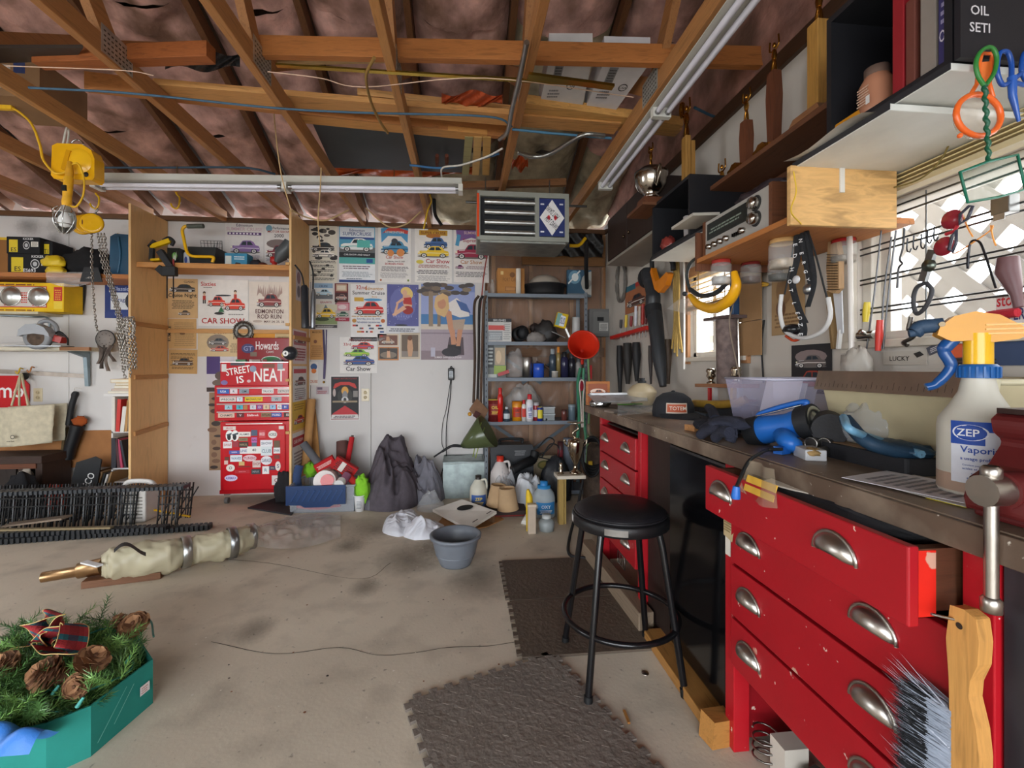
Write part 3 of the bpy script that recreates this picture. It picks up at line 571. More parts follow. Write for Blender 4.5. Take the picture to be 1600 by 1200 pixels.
sb2(12,83,ZL+.001,hb,'black speaker carton with a yellow square, lower of the two',True);sb2(10,62,ZL+hb+.003,hb*.86,'black speaker carton with a yellow square, upper of the two',False)
a=onY(65,380,4.1);b=onY(82,380,4.1)
t=thing('speaker_carton','small black carton with a yellow square beside the upper speaker carton','carton',((a.x+b.x)/2,4.2,ZL+hb+.003));obj('carton',MB('19191c').box((a.x-b.x)/2,(b.x-a.x)/2,-.1,.1,0,hb*.72),'cardboard',t,bevel=.003)
A=Art(((a.x-b.x)/2,-.1,0),(1,0,0),(0,0,1),b.x-a.x,hb*.72);A.b(.15,.1,.7,.8,'d9bf22');A.t(.42,.15,.3,'T1','1d1a10',.4);A.build(t)
def lump(c,r,seed,col,amp=.35,n=26,m=18,flat=True,fq=2.2): # crumpled soft thing
 mb=MB(col);c=Vector(c);vs=[]
 for i in range(m+1):
  t=math.pi*i/m
  for k in range(n):
   a=2*math.pi*k/n;d=Vector((math.sin(t)*math.cos(a),math.sin(t)*math.sin(a),-math.cos(t)))
   q=1+amp*(abs(fbm(3+d.x*fq+d.z*1.3,3+d.y*fq-d.z,seed)-.5)*2.2-.35)
   z=d.z*r[2]*q
   vs.append(c+Vector((d.x*r[0]*q,d.y*r[1]*q,max(z,-r[2]*.55) if flat else z)))
 return mb.add(vs,[(i*n+k,i*n+(k+1) % n,(i+1)*n+(k+1) % n,(i+1)*n+k) for i in range(m) for k in range(n)],True)
def restlump(cx,cy,z,r,*a,**k):
 mb=lump((0,0,0),r,*a,**k);lo=min(p.z for p in mb.v);mb.v=[p+Vector((cx,cy,z-lo+.001)) for p in mb.v];return mb
p=onY(96,415,4.12);solo('yellow_bag',restlump(p.x+.0,4.05,ZL+.06,(.08,.05,.06),4,'d8b81e'),'vinyl','crumpled yellow bag on the black cloth','bag')
p=onY(118,415,4.14);solo('black_bag',restlump(p.x+.09,4.18,ZL,(.2,.12,.16),9,'1a1a1c',amp=.4),'fabric','black cloth bag lying on the orange shelf','bag')
p=onY(97,415,4.05);solo('yellow_strap',restlump(p.x-.04,4.04,ZL,(.07,.035,.045),5,'d6b424'),'vinyl','folded yellow strap at the front of the orange shelf','strap')
x0,x1,z0,z1=rc(172,366,204,421,4.1)
t=thing('blue_case','dark blue plastic tool case against the plywood divider','case',((x0+x1)/2,4.16,ZL));q=(x1-x0)/2;h=z1-ZL
obj('body',MB('1f4a66').prism([(-q,0),(q,0),(q,h*.98),(-q*.4,h),(-q*.9,h*.93)],-.07,.12),'plastic',t,bevel=.008);obj('ridge',MB('2b5c7c').tube(curve([(-.01,-.071,.03),(.01,-.074,h*.5),(-.005,-.071,h*.92)]),.008),'plastic',t);obj('latch',MB('b8a03a').bx((-q*.1,-.03,h*.99),(.07,.02,.012),(0,.3,0)),'plastic',t)
# clear bag and black flap hanging off the orange shelf
p=onY(100,428,3.97)
solo('clear_bag',MB('cfc6c0').grid(lambda a,c:(p.x-.13+.32*a,3.978-.03*abs(fbm(a*5,c*4,2)-.3),ZL+.005-.12*c*(.7+.3*math.sin(a*3))),16,10),'clear','clear plastic bag drooping over the orange shelf edge','bag',fix=False)
a=rc(125,418,160,440,3.97)
solo('black_flap',MB('161618').prism([(a[0]+.03,a[3]),(a[1]-.03,a[3]),(a[1],a[2]),(a[0],a[2])],3.968,3.975),'vinyl','black flap hanging over the orange shelf edge','flap')
a=onY(126,440,4.3)
solo('chisel_tool',MB('1c1d1f').tube([(a.x,4.32,a.z),(a.x+.003,4.318,a.z-.12),(a.x+.002,4.32,a.z-.25)],[.024,.018,.006],8),'rubber','black tapered tool hanging on the wall under the shelf','tool')
# circular saw
p=onY(62,543,4.02);t=thing('circular_saw','grey circular saw standing on the cream shelf','saw',(p.x,4.02,ZW))
obj('base_plate',MB('8a8c8e').box(-.2,.2,-.06,.07,.0,.006),'steel',t)
gd=MB('85878a').lathe([(.0,-.02),(.085,-.02),(.1,-.012),(.1,.02),(.085,.028),(0,.028)],26,(.02,-.03,.075),(0,-1,0));obj('blade_guard',gd,'plastic',t)
obj('blade',MB('5a4a3e').lathe([(.0,.031),(.06,.031),(.064,.029)],24,(.02,-.03,.07),(0,-1,0)),'rust',t)
obj('upper_guard',MB('9a9ca0').prism([(-.1,.075),(-.09,.13),(-.04,.172),(.03,.178),(.09,.15),(.125,.1),(.13,.075),(.09,.09),(.02,.1),(-.06,.09)],-.075,.0),'plastic',t,bevel=.008)
obj('handle',MB('8d8f92').tube(curve([(-.03,.02,.15),(.0,.02,.2),(.06,.02,.205),(.1,.02,.17),(.11,.02,.12)]),.017,8),'plastic',t)
obj('motor',MB('3d3e42').cyl((.05,.0,.085),(.05,.11,.085),.05),'plastic',t);obj('trigger_end',MB('a8322c').bx((.15,.0,.06),(.06,.06,.05),(0,.3,0)),'plastic',t);obj('cord',MB('151515').tube(curve([(.11,.0,.1),(.16,-.02,.12),(.2,0,.07),(.19,.02,.015)]),.006),'rubber',t)
# flat strips on the same shelf
a=onY(8,540,4.05);solo('yardstick',MB('b9b4ae').bx((a.x-.02,4.06,ZW+.012),(.42,.03,.022),(0,.0,.02)),'paint','grey spirit level lying beside the circular saw','level')
# round saw-blade dream catcher: disc hung below the chains
p=onY(166,530,4.2)
t=thing('hanging_disc','round grey drum disc with rags hanging below the hoist chain','ornament',(p.x,4.2,p.z-.07));obj('disc',MB('8b837d').lathe([(0,.0),(.072,.0),(.072,.012),(0,.012)],24,(0,0,.07),(0,-1,0)),'matte',t)
obj('rim',MB('2d2a28').tube([(.074*math.cos(k*.314),-.008,.07+.074*math.sin(k*.314)) for k in range(20)],.006,5,True),'rubber',t)
hl=MB('3a332e')
for k in range(9):a=k*.7;hl.lathe([(0,.013),(.004,.013)],6,(.045*math.cos(a),0,.07+.045*math.sin(a)),(0,-1,0))
obj('rivet',hl,'matte',t)
for k,(dx,l,c) in enumerate(((-.05,.16,'6d6058'),(-.02,.2,'4f4640'),(.02,.22,'7c7068'),(.05,.14,'5a4d46'))):
 obj('rag_strip',MB(c).grid(lambda a,q,dx=dx,l=l,k=k:(dx-.012+.03*a+.02*math.sin(q*4+k),-.01-.012*math.sin(a*6+q*5),.02-l*q),4,10),'fabric',t,solid=.002)
 # chain hoist: yellow wheels, hook and chains
YH=3.71;p=onY(150,352,YH);hx,hz=p.x,p.z
t=thing('chain_hoist','yellow chain hoist with long steel chains hung from a joist','hoist',(hx,YH,hz))
for dx,dy,c in ((.01,-.05,'e0aa14'),(-.095,.0,'d09a12'),(-.045,-.025,'c8920f')):
 obj('wheel_cover',MB(c).lathe([(0,-.012),(.06,-.012),(.072,-.006),(.072,.006),(.066,.012),(.05,.009),(0,.012)],24,(dx,dy,0),(.25,-1,0)),'gloss',t)
obj('drum',MB('5a1f14').cyl((-.06,.03,0),(0,-.04,0),.055),'paint',t)
hookz=ZC
obj('hook',MB('8f8f8f').tube(curve([(0,0,.07),(0,0,.1),(.012,0,.115),(0,0,.13),(-.012,0,.12)]),.006),'steel',t)
def chain(pts,r,n,name='chain',par=None,c='a8a29a',wire=.0032):
 P=curve(pts,40);L_=[0]
 for a,b in zip(P,P[1:]):L_.append(L_[-1]+(b-a).length)
 mb=MB(c);step=r*2.5;d=0;i=0;k=0
 while d+step < L_[-1]:
  while L_[i+1] < d+step/2:i+=1
  q=P[i];tg=(P[i+1]-P[i]).normalized();x,y,z=frame(tg);sd=x if k % 2 else y
  mb.tube([q+tg*(math.cos(a)*r*1.6)+sd*(math.sin(a)*r) for a in (0,.9,2.24,3.14,4.04,5.38)],wire,4,True);d+=step;k+=1
 o=obj(name,mb,'steel',par,fix=False);o['kind']='stuff';return o
L3=lambda u,v:(onY(u,v,YH)-Vector((hx,YH,hz)))
chain([L3(143,362),L3(144,430),L3(149,500),L3(154,522)],.008,0,par=t)
for k in range(3):chain([L3(153+k*5,365),L3(160+k*4,410),L3(172+k*3,450),L3(184+k*3,500),L3(190+k*4,560)],.009,0,par=t)
for k in range(6):chain([L3(186+k*5,498+k*1),L3(184+k*5,520),L3(189+k*4.6,545),L3(192+k*4,575),L3(196+k*2.5,592-(k % 3)*14)],.009,0,par=t)
for k in range(3):chain([L3(184+k*8,515),L3(190+k*6,500),L3(200+k*4,497),L3(209,510+k*4),L3(206-k*3,530)],.009,0,par=t)
def jhook(u,v0,v1,y,lab,col='d0a41c',sx=1):
 top=onY(u,v0,y);bot=onY(u,v1,y);h=top.z-bot.z;s=h/.12
 mb=MB(col).tube(curve([(top.x-.01*s*sx,y,top.z+.04),(top.x,y,top.z),(top.x+.022*s*sx,y,top.z-.03*s),(top.x+.02*s*sx,y,top.z-.085*s),(top.x,y,bot.z),(top.x-.03*s*sx,y,bot.z+.012*s),(top.x-.045*s*sx,y,bot.z+.04*s)]),.0065,7)
 return solo('utility_hook',mb,'gloss',lab,'hook')
jhook(150,303,326,YH,'yellow hook in the joist carrying the chain hoist')
jhook(276,303,326,onX(276,303,-2.13).y,'yellow hook in the joist right of the chain hoist')
# trouble light reel
YR_=2.76;p=onY(121,252,YR_);t=thing('cord_reel','yellow cord reel hanging from a joist','reel',(p.x,YR_,p.z-.115))
obj('case',MB('e2a816').prism([(-.105,.02),(-.09,0),(.1,0),(.112,.015),(.112,.12),(.095,.165),(.05,.195),(-.075,.195),(-.1,.18)],-.035,.035),'gloss',t,bevel=.012)
obj('side_disc',MB('efb822').lathe([(0,.012),(.05,.01),(.07,0)],22,(.03,-.036,.1),(0,-1,0)),'gloss',t);obj('vent',MB('1a1612').lathe([(0,.004),(.012,.003),(.014,0)],12,(.07,-.036,.03),(0,-1,0)),'rubber',t)
obj('arm',MB('c98f14').bx((-.02,-.045,.1),(.022,.012,.11),(0,.25,0)),'gloss',t)
obj('hanger',MB('b5b5b2').tube(curve([(-.01,0,.19),(-.03,0,.215),(0,0,.235),(.03,0,.215),(.01,0,.19)]),.004),'chrome',t)
obj('strap',MB('c9c4ba').tube(curve([(-.06,-.02,.18),(-.045,-.02,.26),(-.05,0,.30),(-.06,.02,.27),(-.07,.02,.2)]),.005),'rubber',t)
L4=lambda u,v,y=2.7:(onY(u,v,y)-Vector((p.x,YR_,p.z-.115)))
obj('cable',MB('d9a818').tube(curve([L4(6,168),L4(22,170),L4(48,192),L4(62,225),L4(68,250),L4(86,270),L4(104,268),L4(112,258)]),.0062),'rubber',t)
obj('plug',MB('e0b020').bar(L4(-6,167),L4(20,168),.02,.026),'rubber',t)
p2_=onY(100,322,2.68);q=thing('trouble_light','caged work lamp with yellow handle hanging under the cord reel','lamp',p2_)
obj('handle',MB('dba21a').lathe([(.012,.165),(.02,.155),(.021,.08),(.019,.05),(.022,.02),(.018,.0)],12,(0.012,0,0),(.08,0,1)),'rubber',q)
obj('grip',MB('c89015').lathe([(.016,.0),(.018,.03),(.014,.06),(.01,.09)],12,(.025,0,.15),(.05,0,1)),'rubber',q);obj('switch',MB('151515').bx((.018,-.022,.09),(.02,.01,.03)),'plastic',q)
obj('socket',MB('b8b4ae').cyl((.01,0,.0),(.008,0,-.03),.019),'steel',q);obj('bulb',MB('e8e8e6').lathe([(.012,0),(.014,-.02),(.027,-.045),(.03,-.065),(.022,-.088),(0,-.095)],16,(.005,0,-.02)),'gloss',q)
cg=MB('b9b9b6')
for k in range(6):
 a=k*1.047;cg.tube(curve([(.01+.018*math.cos(a),.018*math.sin(a),0),(.005+.046*math.cos(a),.046*math.sin(a),-.05),(.042*math.cos(a),.042*math.sin(a),-.1),(.015*math.cos(a)-.004,.015*math.sin(a),-.145)],5),.0022,5)
for z,r in ((-.04,.044),(-.1,.042)):cg.tube([(.003+r*math.cos(k*.3142),r*math.sin(k*.3142),z) for k in range(20)],.002,5,True)
obj('cage',cg,'chrome',q);obj('reflector',MB('a8a8a4').lathe([(.04,-.02),(.048,-.06),(.044,-.11),(.02,-.14)],12,(0,.004,0),a0=.2,a1=2.9),'steel',q)
obj('hook',MB('b9b9b6').tube(curve([(-.03,0,.0),(-.055,0,-.02),(-.05,0,-.08),(-.06,0,-.01)]),.0025),'chrome',q)
Lq=lambda u,v:onY(u,v,2.68)-p2_
obj('cable',MB('d9a818').tube(curve([(.03,0,.22),Lq(122,256),Lq(131,278),Lq(130,305),Lq(120,322),Lq(111,322),(.02,0,.02)]),.0045),'rubber',q)
# tote bag, stop-type sign, outlet, quiver
x0,x1,z0,z1=rc(-24,587,44,637,4.318)
t=thing('red_sign','red octagonal sign with white lettering behind the tote bag','sign',((x0+x1)/2,4.325,z0));q=(x1-x0)/2;h=z1-z0
obj('plate',MB('c01a22').prism([(-q*.55,0),(q*.85,0),(q,h*.2),(q,h*.72),(q*.62,h),(-q,h),(-q,h*.3)],0,.008),'gloss',t);A=Art((-q,0,0),(1,0,0),(0,0,1),2*q,h);A.t(.58,.3,.33,'mo','e8e4e2',.6);A.build(t)
pb=onY(34,660,4.15)
t=thing('tote_bag','cream canvas tote bag hanging on the wall','bag',(pb.x,4.15,onY(40,698,4.15).z))
LB=lambda u,v,y=4.1:onY(u,v,y)-Vector(t.location)
def tb(a,c):
 l=-10-(a*4)+c*6;b=LB(-14+94*a-(6 if c < .5 else 0)*(1-2*c)*(a-.5),700-68*c+6*(1-a)*c-8*a*(1-c),4.12);b.y=-.055*math.sin(math.pi*a)-.02+.02*fbm(a*9+c*2,c*4,3);b.x+=.008*fbm(c*5,a*4,2);return b
bag=MB('c9bfa6').grid(tb,26,18);bag.grid(lambda a,c:tb(a,c)*1 +Vector((0,.12+.06*math.sin(math.pi*a),0)),26,18);obj('body',bag,'fabric',t,solid=.004,fix=False)
for k,(u0,u1) in enumerate(((18,44),(30,46))):obj('handle',MB('cabf9f').tube(curve([LB(u0,634,4.1+.05*k),LB(26+k*4,605,4.16),LB(33,584,4.26),LB(38,606,4.16),LB(u1,634,4.1+.05*k)]),.008,5),'fabric',t)
A=Art(LB(2,692,4.055)+Vector((0,-.0,0)),(1,0,0),(0,0,1),.14,.07,.004);A.e(.6,.65,.12,.24,'5a564e');A.e(.6,.65,.08,.16,'c9bfa6');A.t(.5,.08,.2,'market','4a463e',.7);A.build(t)
kn=onY(36,588,4.28);solo('ball_ornament',MB('141414').ball((kn.x,4.29,kn.z),(.03,.03,.032)),'rubber','black ball knob on the wall bar above the tote bag','ball')
for (u,v,c,l) in ((30,580,'c9a62c','yellow coat hook on the wall bar holding the tote bag'),(48,578,'b9794a','small copper hook on the wall bar beside the black knob')):
 p=onY(u,v,4.28);solo('coat_hook',MB(c).tube(curve([(p.x,4.313,p.z+.02),(p.x,4.29,p.z+.025),(p.x+.008,4.27,p.z),(p.x,4.265,p.z-.02),(p.x-.012,4.26,p.z)]),.006),'gloss',l,'hook')
def outlet(u,v,lab):
 p=onY(u,v,YB);t=thing('wall_outlet',lab,'outlet',(p.x,YB,p.z-.058))
 obj('plate',MB('d2c3a2').box(-.035,.035,-.006,0,0,.116),'gloss',t,bevel=.002)
 for z in (.036,.08):
  f_=obj('receptacle',MB('c2b18e').lathe([(0,.009),(.015,.009),(.016,.006)],14,(0,0,z),(0,-1,0)),'gloss',t)
  obj('slot',MB('2a2520').bx((-.006,-.0095,z),(.002,.001,.008)).bx((.006,-.0095,z),(.002,.001,.008)),'matte',f_)
outlet(60,617,'beige wall outlet beside the tote bag handle');outlet(571,617,'beige wall outlet beside the black motorcycle poster')
# quiver with a feathered end and a sheath
p=onY(110,640,4.27)
t=thing('arrow_quiver','black leather quiver holding a machete and an orange feather tuft','quiver',(p.x,4.27,onY(110,718,4.27).z));Q=lambda u,v,y=4.27:onY(u,v,y)-Vector(t.location)
obj('case',MB('17181b').tube([Q(106,717),Q(110,700),Q(122,664)],[.04,.043,.05],12),'vinyl',t);obj('tuft',lump(Q(125,658),(.06,.03,.045),3,'a04c1c',.5,flat=False),'fabric',t)
obj('blade_handle',MB('1b1c1e').tube(curve([Q(107,664),Q(112,635),Q(119,612)]),[.022]*9+[.022,.022,.022,.022,.022,.026,.026,.018][:8],8),'rubber',t);obj('side_sheath',MB('5a4a30').bar(Q(98,714,4.29),Q(104,668,4.29),.035,.02),'fabric',t)
obj('cord',MB('cfcac2').tube(curve([Q(117,612),Q(116,607),Q(120,606),Q(128,608)]),.003),'rubber',t)
# narrow magazine rack beside the divider
x0,x1,z0,z1=rc(174,618,206,752,4.12)
t=thing('narrow_bookcase','narrow white bookcase against the plywood divider','bookcase',((x0+x1)/2,4.2,0));q=(x1-x0)/2
zs=[onY(190,v,4.12).z for v in (752,731,674,619)]
obj('side_panel',MB('d6d3d2').box(-q,-q+.012,-.08,.12,0,zs[3]+.02),'paint',t)
for z in zs[:3]:obj('shelf_board',MB('d2cfcd').box(-q,q,-.08,.12,z-.012,z),'paint',t)
obj('top_board',MB('dcd9d6').box(-q-.045,q,-.1,.12,zs[3]+.0,zs[3]+.022),'paint',t)
bx_=t.location.x
def book(x,y,z,wd,dp,h,col,lab,tilt=0,grp=None):
 t=thing('book',lab,'book',(x,y,z),group=grp);t.rotation_euler=(0,R(tilt),0)
 obj('cover',MB(col).box(0,wd,-dp/2,dp/2,0,h),'print',t,bevel=.001);obj('page_block',MB('d8d0c0').box(wd*.12,wd*.88,-dp/2+.002,dp/2-.003,.002,h+.0006),'paper',t)
 return t
for i,(dx,wd,h,c,tl,lb) in enumerate(((.022,.022,.29,'d8d2c8',0,'white spined book at the end of the upper bookcase shelf'),(.05,.028,.27,'c8322c',3,'bright red book on the upper bookcase shelf'),(.082,.03,.21,'d9d4cc',6,'worn white book leaning beside the red book'),(.118,.02,.26,'b98a4e',4,'tan spined book on the upper bookcase shelf'),(.142,.024,.28,'6a6664',0,'grey spined book beside the tan book'))):
 book(bx_-q+dx,4.17,zs[2]+.001,wd,.15,h,c,lb,tl)
for i,(dx,wd,h,c,tl,lb) in enumerate(((.016,.036,.25,'2b2b33',0,'thick black magazine binder on the middle bookcase shelf'),(.062,.022,.25,'4d2b2e',-4,'dark red magazine on the middle bookcase shelf'),(.088,.018,.24,'b03a5a',-7,'pink edged magazine on the middle bookcase shelf'),(.118,.016,.23,'2d3038',-10,'leaning black magazine on the middle bookcase shelf'))):
 book(bx_-q+dx,4.17,zs[1]+.004,wd,.15,h,c,lb,tl)
zz=zs[3]+.023
for (w_,d_,h_,c,lb) in ((.2,.18,.02,'d7d2c6','wide cream book lowest on the bookcase top'),(.15,.17,.016,'8d2f2a','thin red edged book on the bookcase top'),(.12,.15,.028,'d9c8a0','cream paperback in the stack on the bookcase top'),(.11,.14,.02,'a9895a','tan paperback in the stack on the bookcase top'),(.17,.16,.032,'c99c2a','yellow book topmost on the bookcase stack')):
 t=thing('book',lb,'book',(bx_+.0,4.2,zz));obj('cover',MB(c).box(-w_/2,w_/2,-d_/2,d_/2,0,h_),'print',t,bevel=.001);obj('page_block',MB('e3dccb').box(-w_/2+.003,w_/2+.0006,-d_/2-.0006,d_/2-.003,.003,h_-.003),'paper',t);zz+=h_+.001
p=onY(192,740,4.15);solo('rag_heap',restlump(bx_+.03,4.16,0.012,(.06,.06,.1),7,'3d4f6e'),'fabric','blue rags at the foot of the narrow bookcase','rags')
# low dark cabinet, record sleeves, red object
x0,x1,z0,z1=rc(-60,712,66,800,4.02)
t=thing('low_cabinet','worn dark wooden cabinet with torn front under the tote bag','cabinet',((x0+x1)/2,4.15,0));q=(x1-x0)/2
obj('top',MB('3d2a22').box(-q-.01,q+.01,-.15,.15,z1-.06,z1),'wood_x',t,bevel=.004);obj('side_panel',MB('3a2820').box(q-.05,q,-.13,.14,0,z1-.06),'wood_z',t);obj('front_panel',MB('2a201c').box(-q,q-.2,-.12,.14,0,z1-.07),'wood_z',t)
obj('torn_sack',lump((q-.13,-.125,.2),(.07,.03,.16),5,'a39a8e',.4,flat=False),'paper',t);obj('rail',MB('6a3d26').box(-q,q-.04,-.14,-.12,z1-.1,z1-.06),'wood_x',t);obj('leg',MB('33241d').box(q-.17,q-.14,-.135,-.1,0,z1-.06),'wood_z',t)
p=onY(58,755,4.0);solo('black_bag',restlump(p.x-.03,3.90,0,(.12,.08,.22),6,'1c1c1f'),'fabric','black bag on the floor before the dark cabinet','bag')
p=onZ(85,800,0);solo('red_lump',restlump(onY(86,760,4.0).x,4.0,0,(.09,.07,.14),3,'b8301c'),'vinyl','small red bag beside the record sleeves','bag')
x0,x1,z0,z1=rc(100,712,150,780,4.05)
t=thing('record_sleeve','large black album cover leaning at a slant, lettered CO','sleeve',(x0+.06,4.05,.0));
Ls=lambda u,v,y=4.05:onY(u,v,y)-Vector(t.location)
pl=[Ls(104,790),Ls(148,790),Ls(160,718),Ls(150,713),Ls(121,722)]
obj('cover',MB('1d1f22').prism([(a.x,a.z) for a in pl],-.012,0),'vinyl',t);A=Art(Ls(137,766,4.037),(.42,0,.9),(-.9,0,.42),.14,.09,.0008);A.t(.5,.0,.6,'UCO','d8d8d6',1);A.build(t)
for k,c in enumerate(('6e5136','a3896a','3b2f28','8a6d4c','2c2c2e','d8d6d2','96764f')):
 u=134+k*5;t=thing('record_sleeve',['brown record sleeve directly behind the black album','tan record sleeve in the leaning row','dark brown record sleeve in the leaning row','light brown record sleeve in the leaning row','black record sleeve in the leaning row','white record sleeve in the leaning row','ochre record sleeve nearest the bookcase'][k],'sleeve',(onY(u,790,4.1).x,4.12,0));t.rotation_euler=(0,.26,0)
 obj('cover',MB(c).box(-.006,.006,-.06,.15,.003,.30-.01*(k % 3)),'paper',t)
t=thing('record_sleeve','thin brown edged sleeve leaning at the back of the black album','sleeve',(onY(98,790,4.1).x,4.14,0));t.rotation_euler=(0,.36,0);obj('cover',MB('8d7a66').box(-.006,.006,-.05,.14,.003,.36),'paper',t)
# on the middle shelf
p=onY(258,405,4.0)
t=thing('strapping_tool','yellow and black strapping tool on the middle shelf','tool',(p.x,4.08,ZM));Q=lambda u,v,y=4.03:onY(u,v,y)-Vector(t.location)
obj('base',MB('e0b61e').bar(Q(238,407),Q(252,406),.05,.018),'gloss',t);obj('lever',MB('e0b61e').bar(Q(236,386),Q(266,376),.03,.035),'gloss',t);obj('grip',MB('1d1d1f').tube(curve([Q(255,376),Q(264,372),Q(271,377),Q(268,384)]),.014),'rubber',t);obj('post',MB('232325').bar(Q(237,406),Q(238,388),.03,.03),'rubber',t);obj('cap',MB('2b2220').bar(Q(233,386),Q(242,376),.03,.02),'rubber',t)
x0,x1,z0,z1=rc(262,388,282,410,4.06);t=thing('black_tin','black tin with a green and white motif on the middle shelf','tin',((x0+x1)/2,4.1,ZM));q=(x1-x0)/2;obj('body',MB('1c1f1c').box(-q,q,-.05,.05,0,z1-ZM),'gloss',t,bevel=.004)
A=Art((-q,-.05,0),(1,0,0),(0,0,1),2*q,z1-ZM);A.e(.6,.55,.2,.2,'5a9a3a');A.p('d8e0d0',[(.45,.3),(.55,.7),(.62,.5),(.75,.8),(.7,.3)]);A.build(t)
x0,x1,z0,z1=rc(283,390,297,410,4.08);t=thing('white_can','white spray can with a blue emblem on the middle shelf','can',((x0+x1)/2,4.12,ZM));q=(x1-x0)/2;obj('body',MB('cfcfd2').lathe([(0,0),(q,0),(q,(z1-ZM)*.8),(q*.8,(z1-ZM)*.9),(0,(z1-ZM)*.9)],18),'gloss',t);obj('cap',MB('d9d9da').lathe([(q*.7,(z1-ZM)*.88),(q*.7,z1-ZM),(0,z1-ZM)],14),'plastic',t);A=Art((-q*.55,-q*1.02,0),(1,0,0),(0,0,1),q*1.1,(z1-ZM)*.8);A.e(.5,.5,.3,.25,'3a4a8a');A.build(t)
t=thing('clamp_bracket','black bracket with two long pins clipped over the shelf edge','bracket',onY(265,425,3.93));Q=lambda u,v,y=3.925:onY(u,v,y)-Vector(t.location)
obj('body',MB('1a1a1c').bar(Q(256,424),Q(276,424),.05,.075),'rubber',t,bevel=.006);obj('upper_arm',MB('1d1d20').bar(Q(268,418),Q(250,392),.045,.05),'rubber',t,bevel=.005);obj('jaw',MB('18181a').bar(Q(247,418),Q(258,428),.03,.05),'rubber',t)
for u in (261,271):obj('pin',MB('2a2a2c').cyl(Q(u,432),Q(u,466),.0045,n=8),'steel',t);obj('red_sleeve',MB('8d2b2a').cyl(Q(u,405),Q(u,416),.007,n=8),'plastic',t)
t=thing('yellow_crank','yellow crank handle with a grey foam grip on the middle shelf','crank',onY(300,410,4.0));Q=lambda u,v,y=4.02:onY(u,v,y)-Vector(t.location)
obj('rod',MB('e0ac18').tube(curve([Q(298,353),Q(289,354),Q(285,360),Q(287,372),Q(292,393),Q(300,400),Q(318,401),Q(333,402),Q(332,410)]),.0125,8),'gloss',t);obj('grip',MB('4a4e46').cyl(Q(293,353.5),Q(318,353),.019),'rubber',t)
x0,x1,z0,z1=rc(297,388,341,410,4.12)
t=thing('black_basket','black plastic tray with a wire basket on the middle shelf','basket',((x0+x1)/2,4.17,ZM));q=(x1-x0)/2;h=z1-ZM
obj('tray',MB('1e201e').prism([(-q*.8,0),(q*.8,0),(q,h),(q*.92,h),(q*.75,.01),(-q*.75,.01),(-q*.92,h),(-q,h)],-.08,.1),'plastic',t);[obj('side_wall',MB('1e201e').prism([(-q*.8,0),(q*.8,0),(q,h),(-q,h)],y_,y_+.005),'plastic',t) for y_ in (-.085,.1)]
wb_=MB('4d4d4a')
for k in range(7):x=-q*.85+k*q*1.5/6;wb_.tube([(x,.09,h),(x-.01,.09,h+.1)],.002,4)
for z in (.04,.075,.1):wb_.tube([(-q*.9,.09,h+z),(q*.65,.09,h+z)],.002,4)
for k in range(4):wb_.tube([(q*.65+.005*k,.09-.05*k,h+.1-.02*k),(q*.7,.09-.05*k,h)],.002,4)
obj('wire_mesh',wb_,'steel',t)
x0,x1,z0,z1=rc(351,396,386,410,4.06);t=thing('blue_box','blue carton with a pale label on the middle shelf','box',((x0+x1)/2,4.11,ZM));q=(x1-x0)/2;h=z1-ZM;obj('carton',MB('3f86a6').box(-q,q,-.05,.06,0,h),'cardboard',t,bevel=.002);A=Art((-q,-.05,0),(1,0,0),(0,0,1),2*q,h);A.b(.03,.1,.3,.8,'c9cdc4');A.l(.42,.55,.95,.85,2,'d4e0e4');A.p('23262a',[(.4,0),(.5,.35),(.7,.3),(.8,0)]);A.build(t)
p=onY(397,406,4.05);solo('small_gearbox',lump((p.x,4.09,ZM+.03),(.05,.04,.045),5,'26252a',.3),'rubber','small black motor part beside the blue carton','part')
p=onY(410,408,4.05);solo('brown_ball',MB('5a2f22').ball((p.x-.02,4.1,ZM+.027),(.045,.045,.026)),'matte','flat brown puck on the middle shelf','puck')
x0,x1,z0,z1=rc(419,392,431,410,4.05);t=thing('red_spool','red plastic spool on the middle shelf','spool',((x0+x1)/2,4.1,ZM));q=(x1-x0)/2
obj('body',MB('b02a26').lathe([(0,0),(q,0),(q,.015),(q*.6,.02),(q*.6,.045),(q*1.1,.055),(q*1.1,.1),(0,.1)],16),'plastic',t);obj('ring',MB('c8564e').lathe([(q*.5,.002),(q*.3,.004),(q*.3,0)],14,(0,-q,.02),(0,-1,0)),'plastic',t)
t=thing('grease_gun','dark grey funnel tool leaning against the second divider','tool',onY(446,410,4.04));Q=lambda u,v,y=4.05:onY(u,v,y)-Vector(t.location)
obj('cone',MB('4a4e50').tube([Q(432,410),Q(440,398),Q(450,385),Q(454,378)],[.02,.06,.055,.05],14),'plastic',t);obj('nozzle',MB('1b1b1d').cyl(Q(450,388),Q(454,382),.03),'rubber',t);obj('rod',MB('b9b7b2').cyl(Q(443,396),Q(456,413),.005,n=8),'steel',t)
# grease guns hanging on the second divider edge
t=thing('hanging_pumps','pair of black grease pumps hanging on the second plywood divider','pump',onY(480,515,3.892));Q=lambda u,v,y=3.892:onY(u,v,y)-Vector(t.location)
obj('barrel',MB('2b2c30').tube([Q(477,512),Q(476,450),Q(475,446)],[.03,.03,.02],12),'gloss',t);obj('barrel',MB('8c8e92').tube([Q(489,512),Q(490,458),Q(490,452)],[.018,.018,.01],12),'steel',t)
obj('hose',MB('161618').tube(curve([Q(475,446),Q(471,428),Q(461,414)]),.007),'rubber',t);obj('hose',MB('161618').tube(curve([Q(489,452),Q(489,425),Q(484,408)]),.007),'rubber',t);obj('clip',MB('2a2624').bar(Q(472,511),Q(492,512),.03,.02),'rust',t)
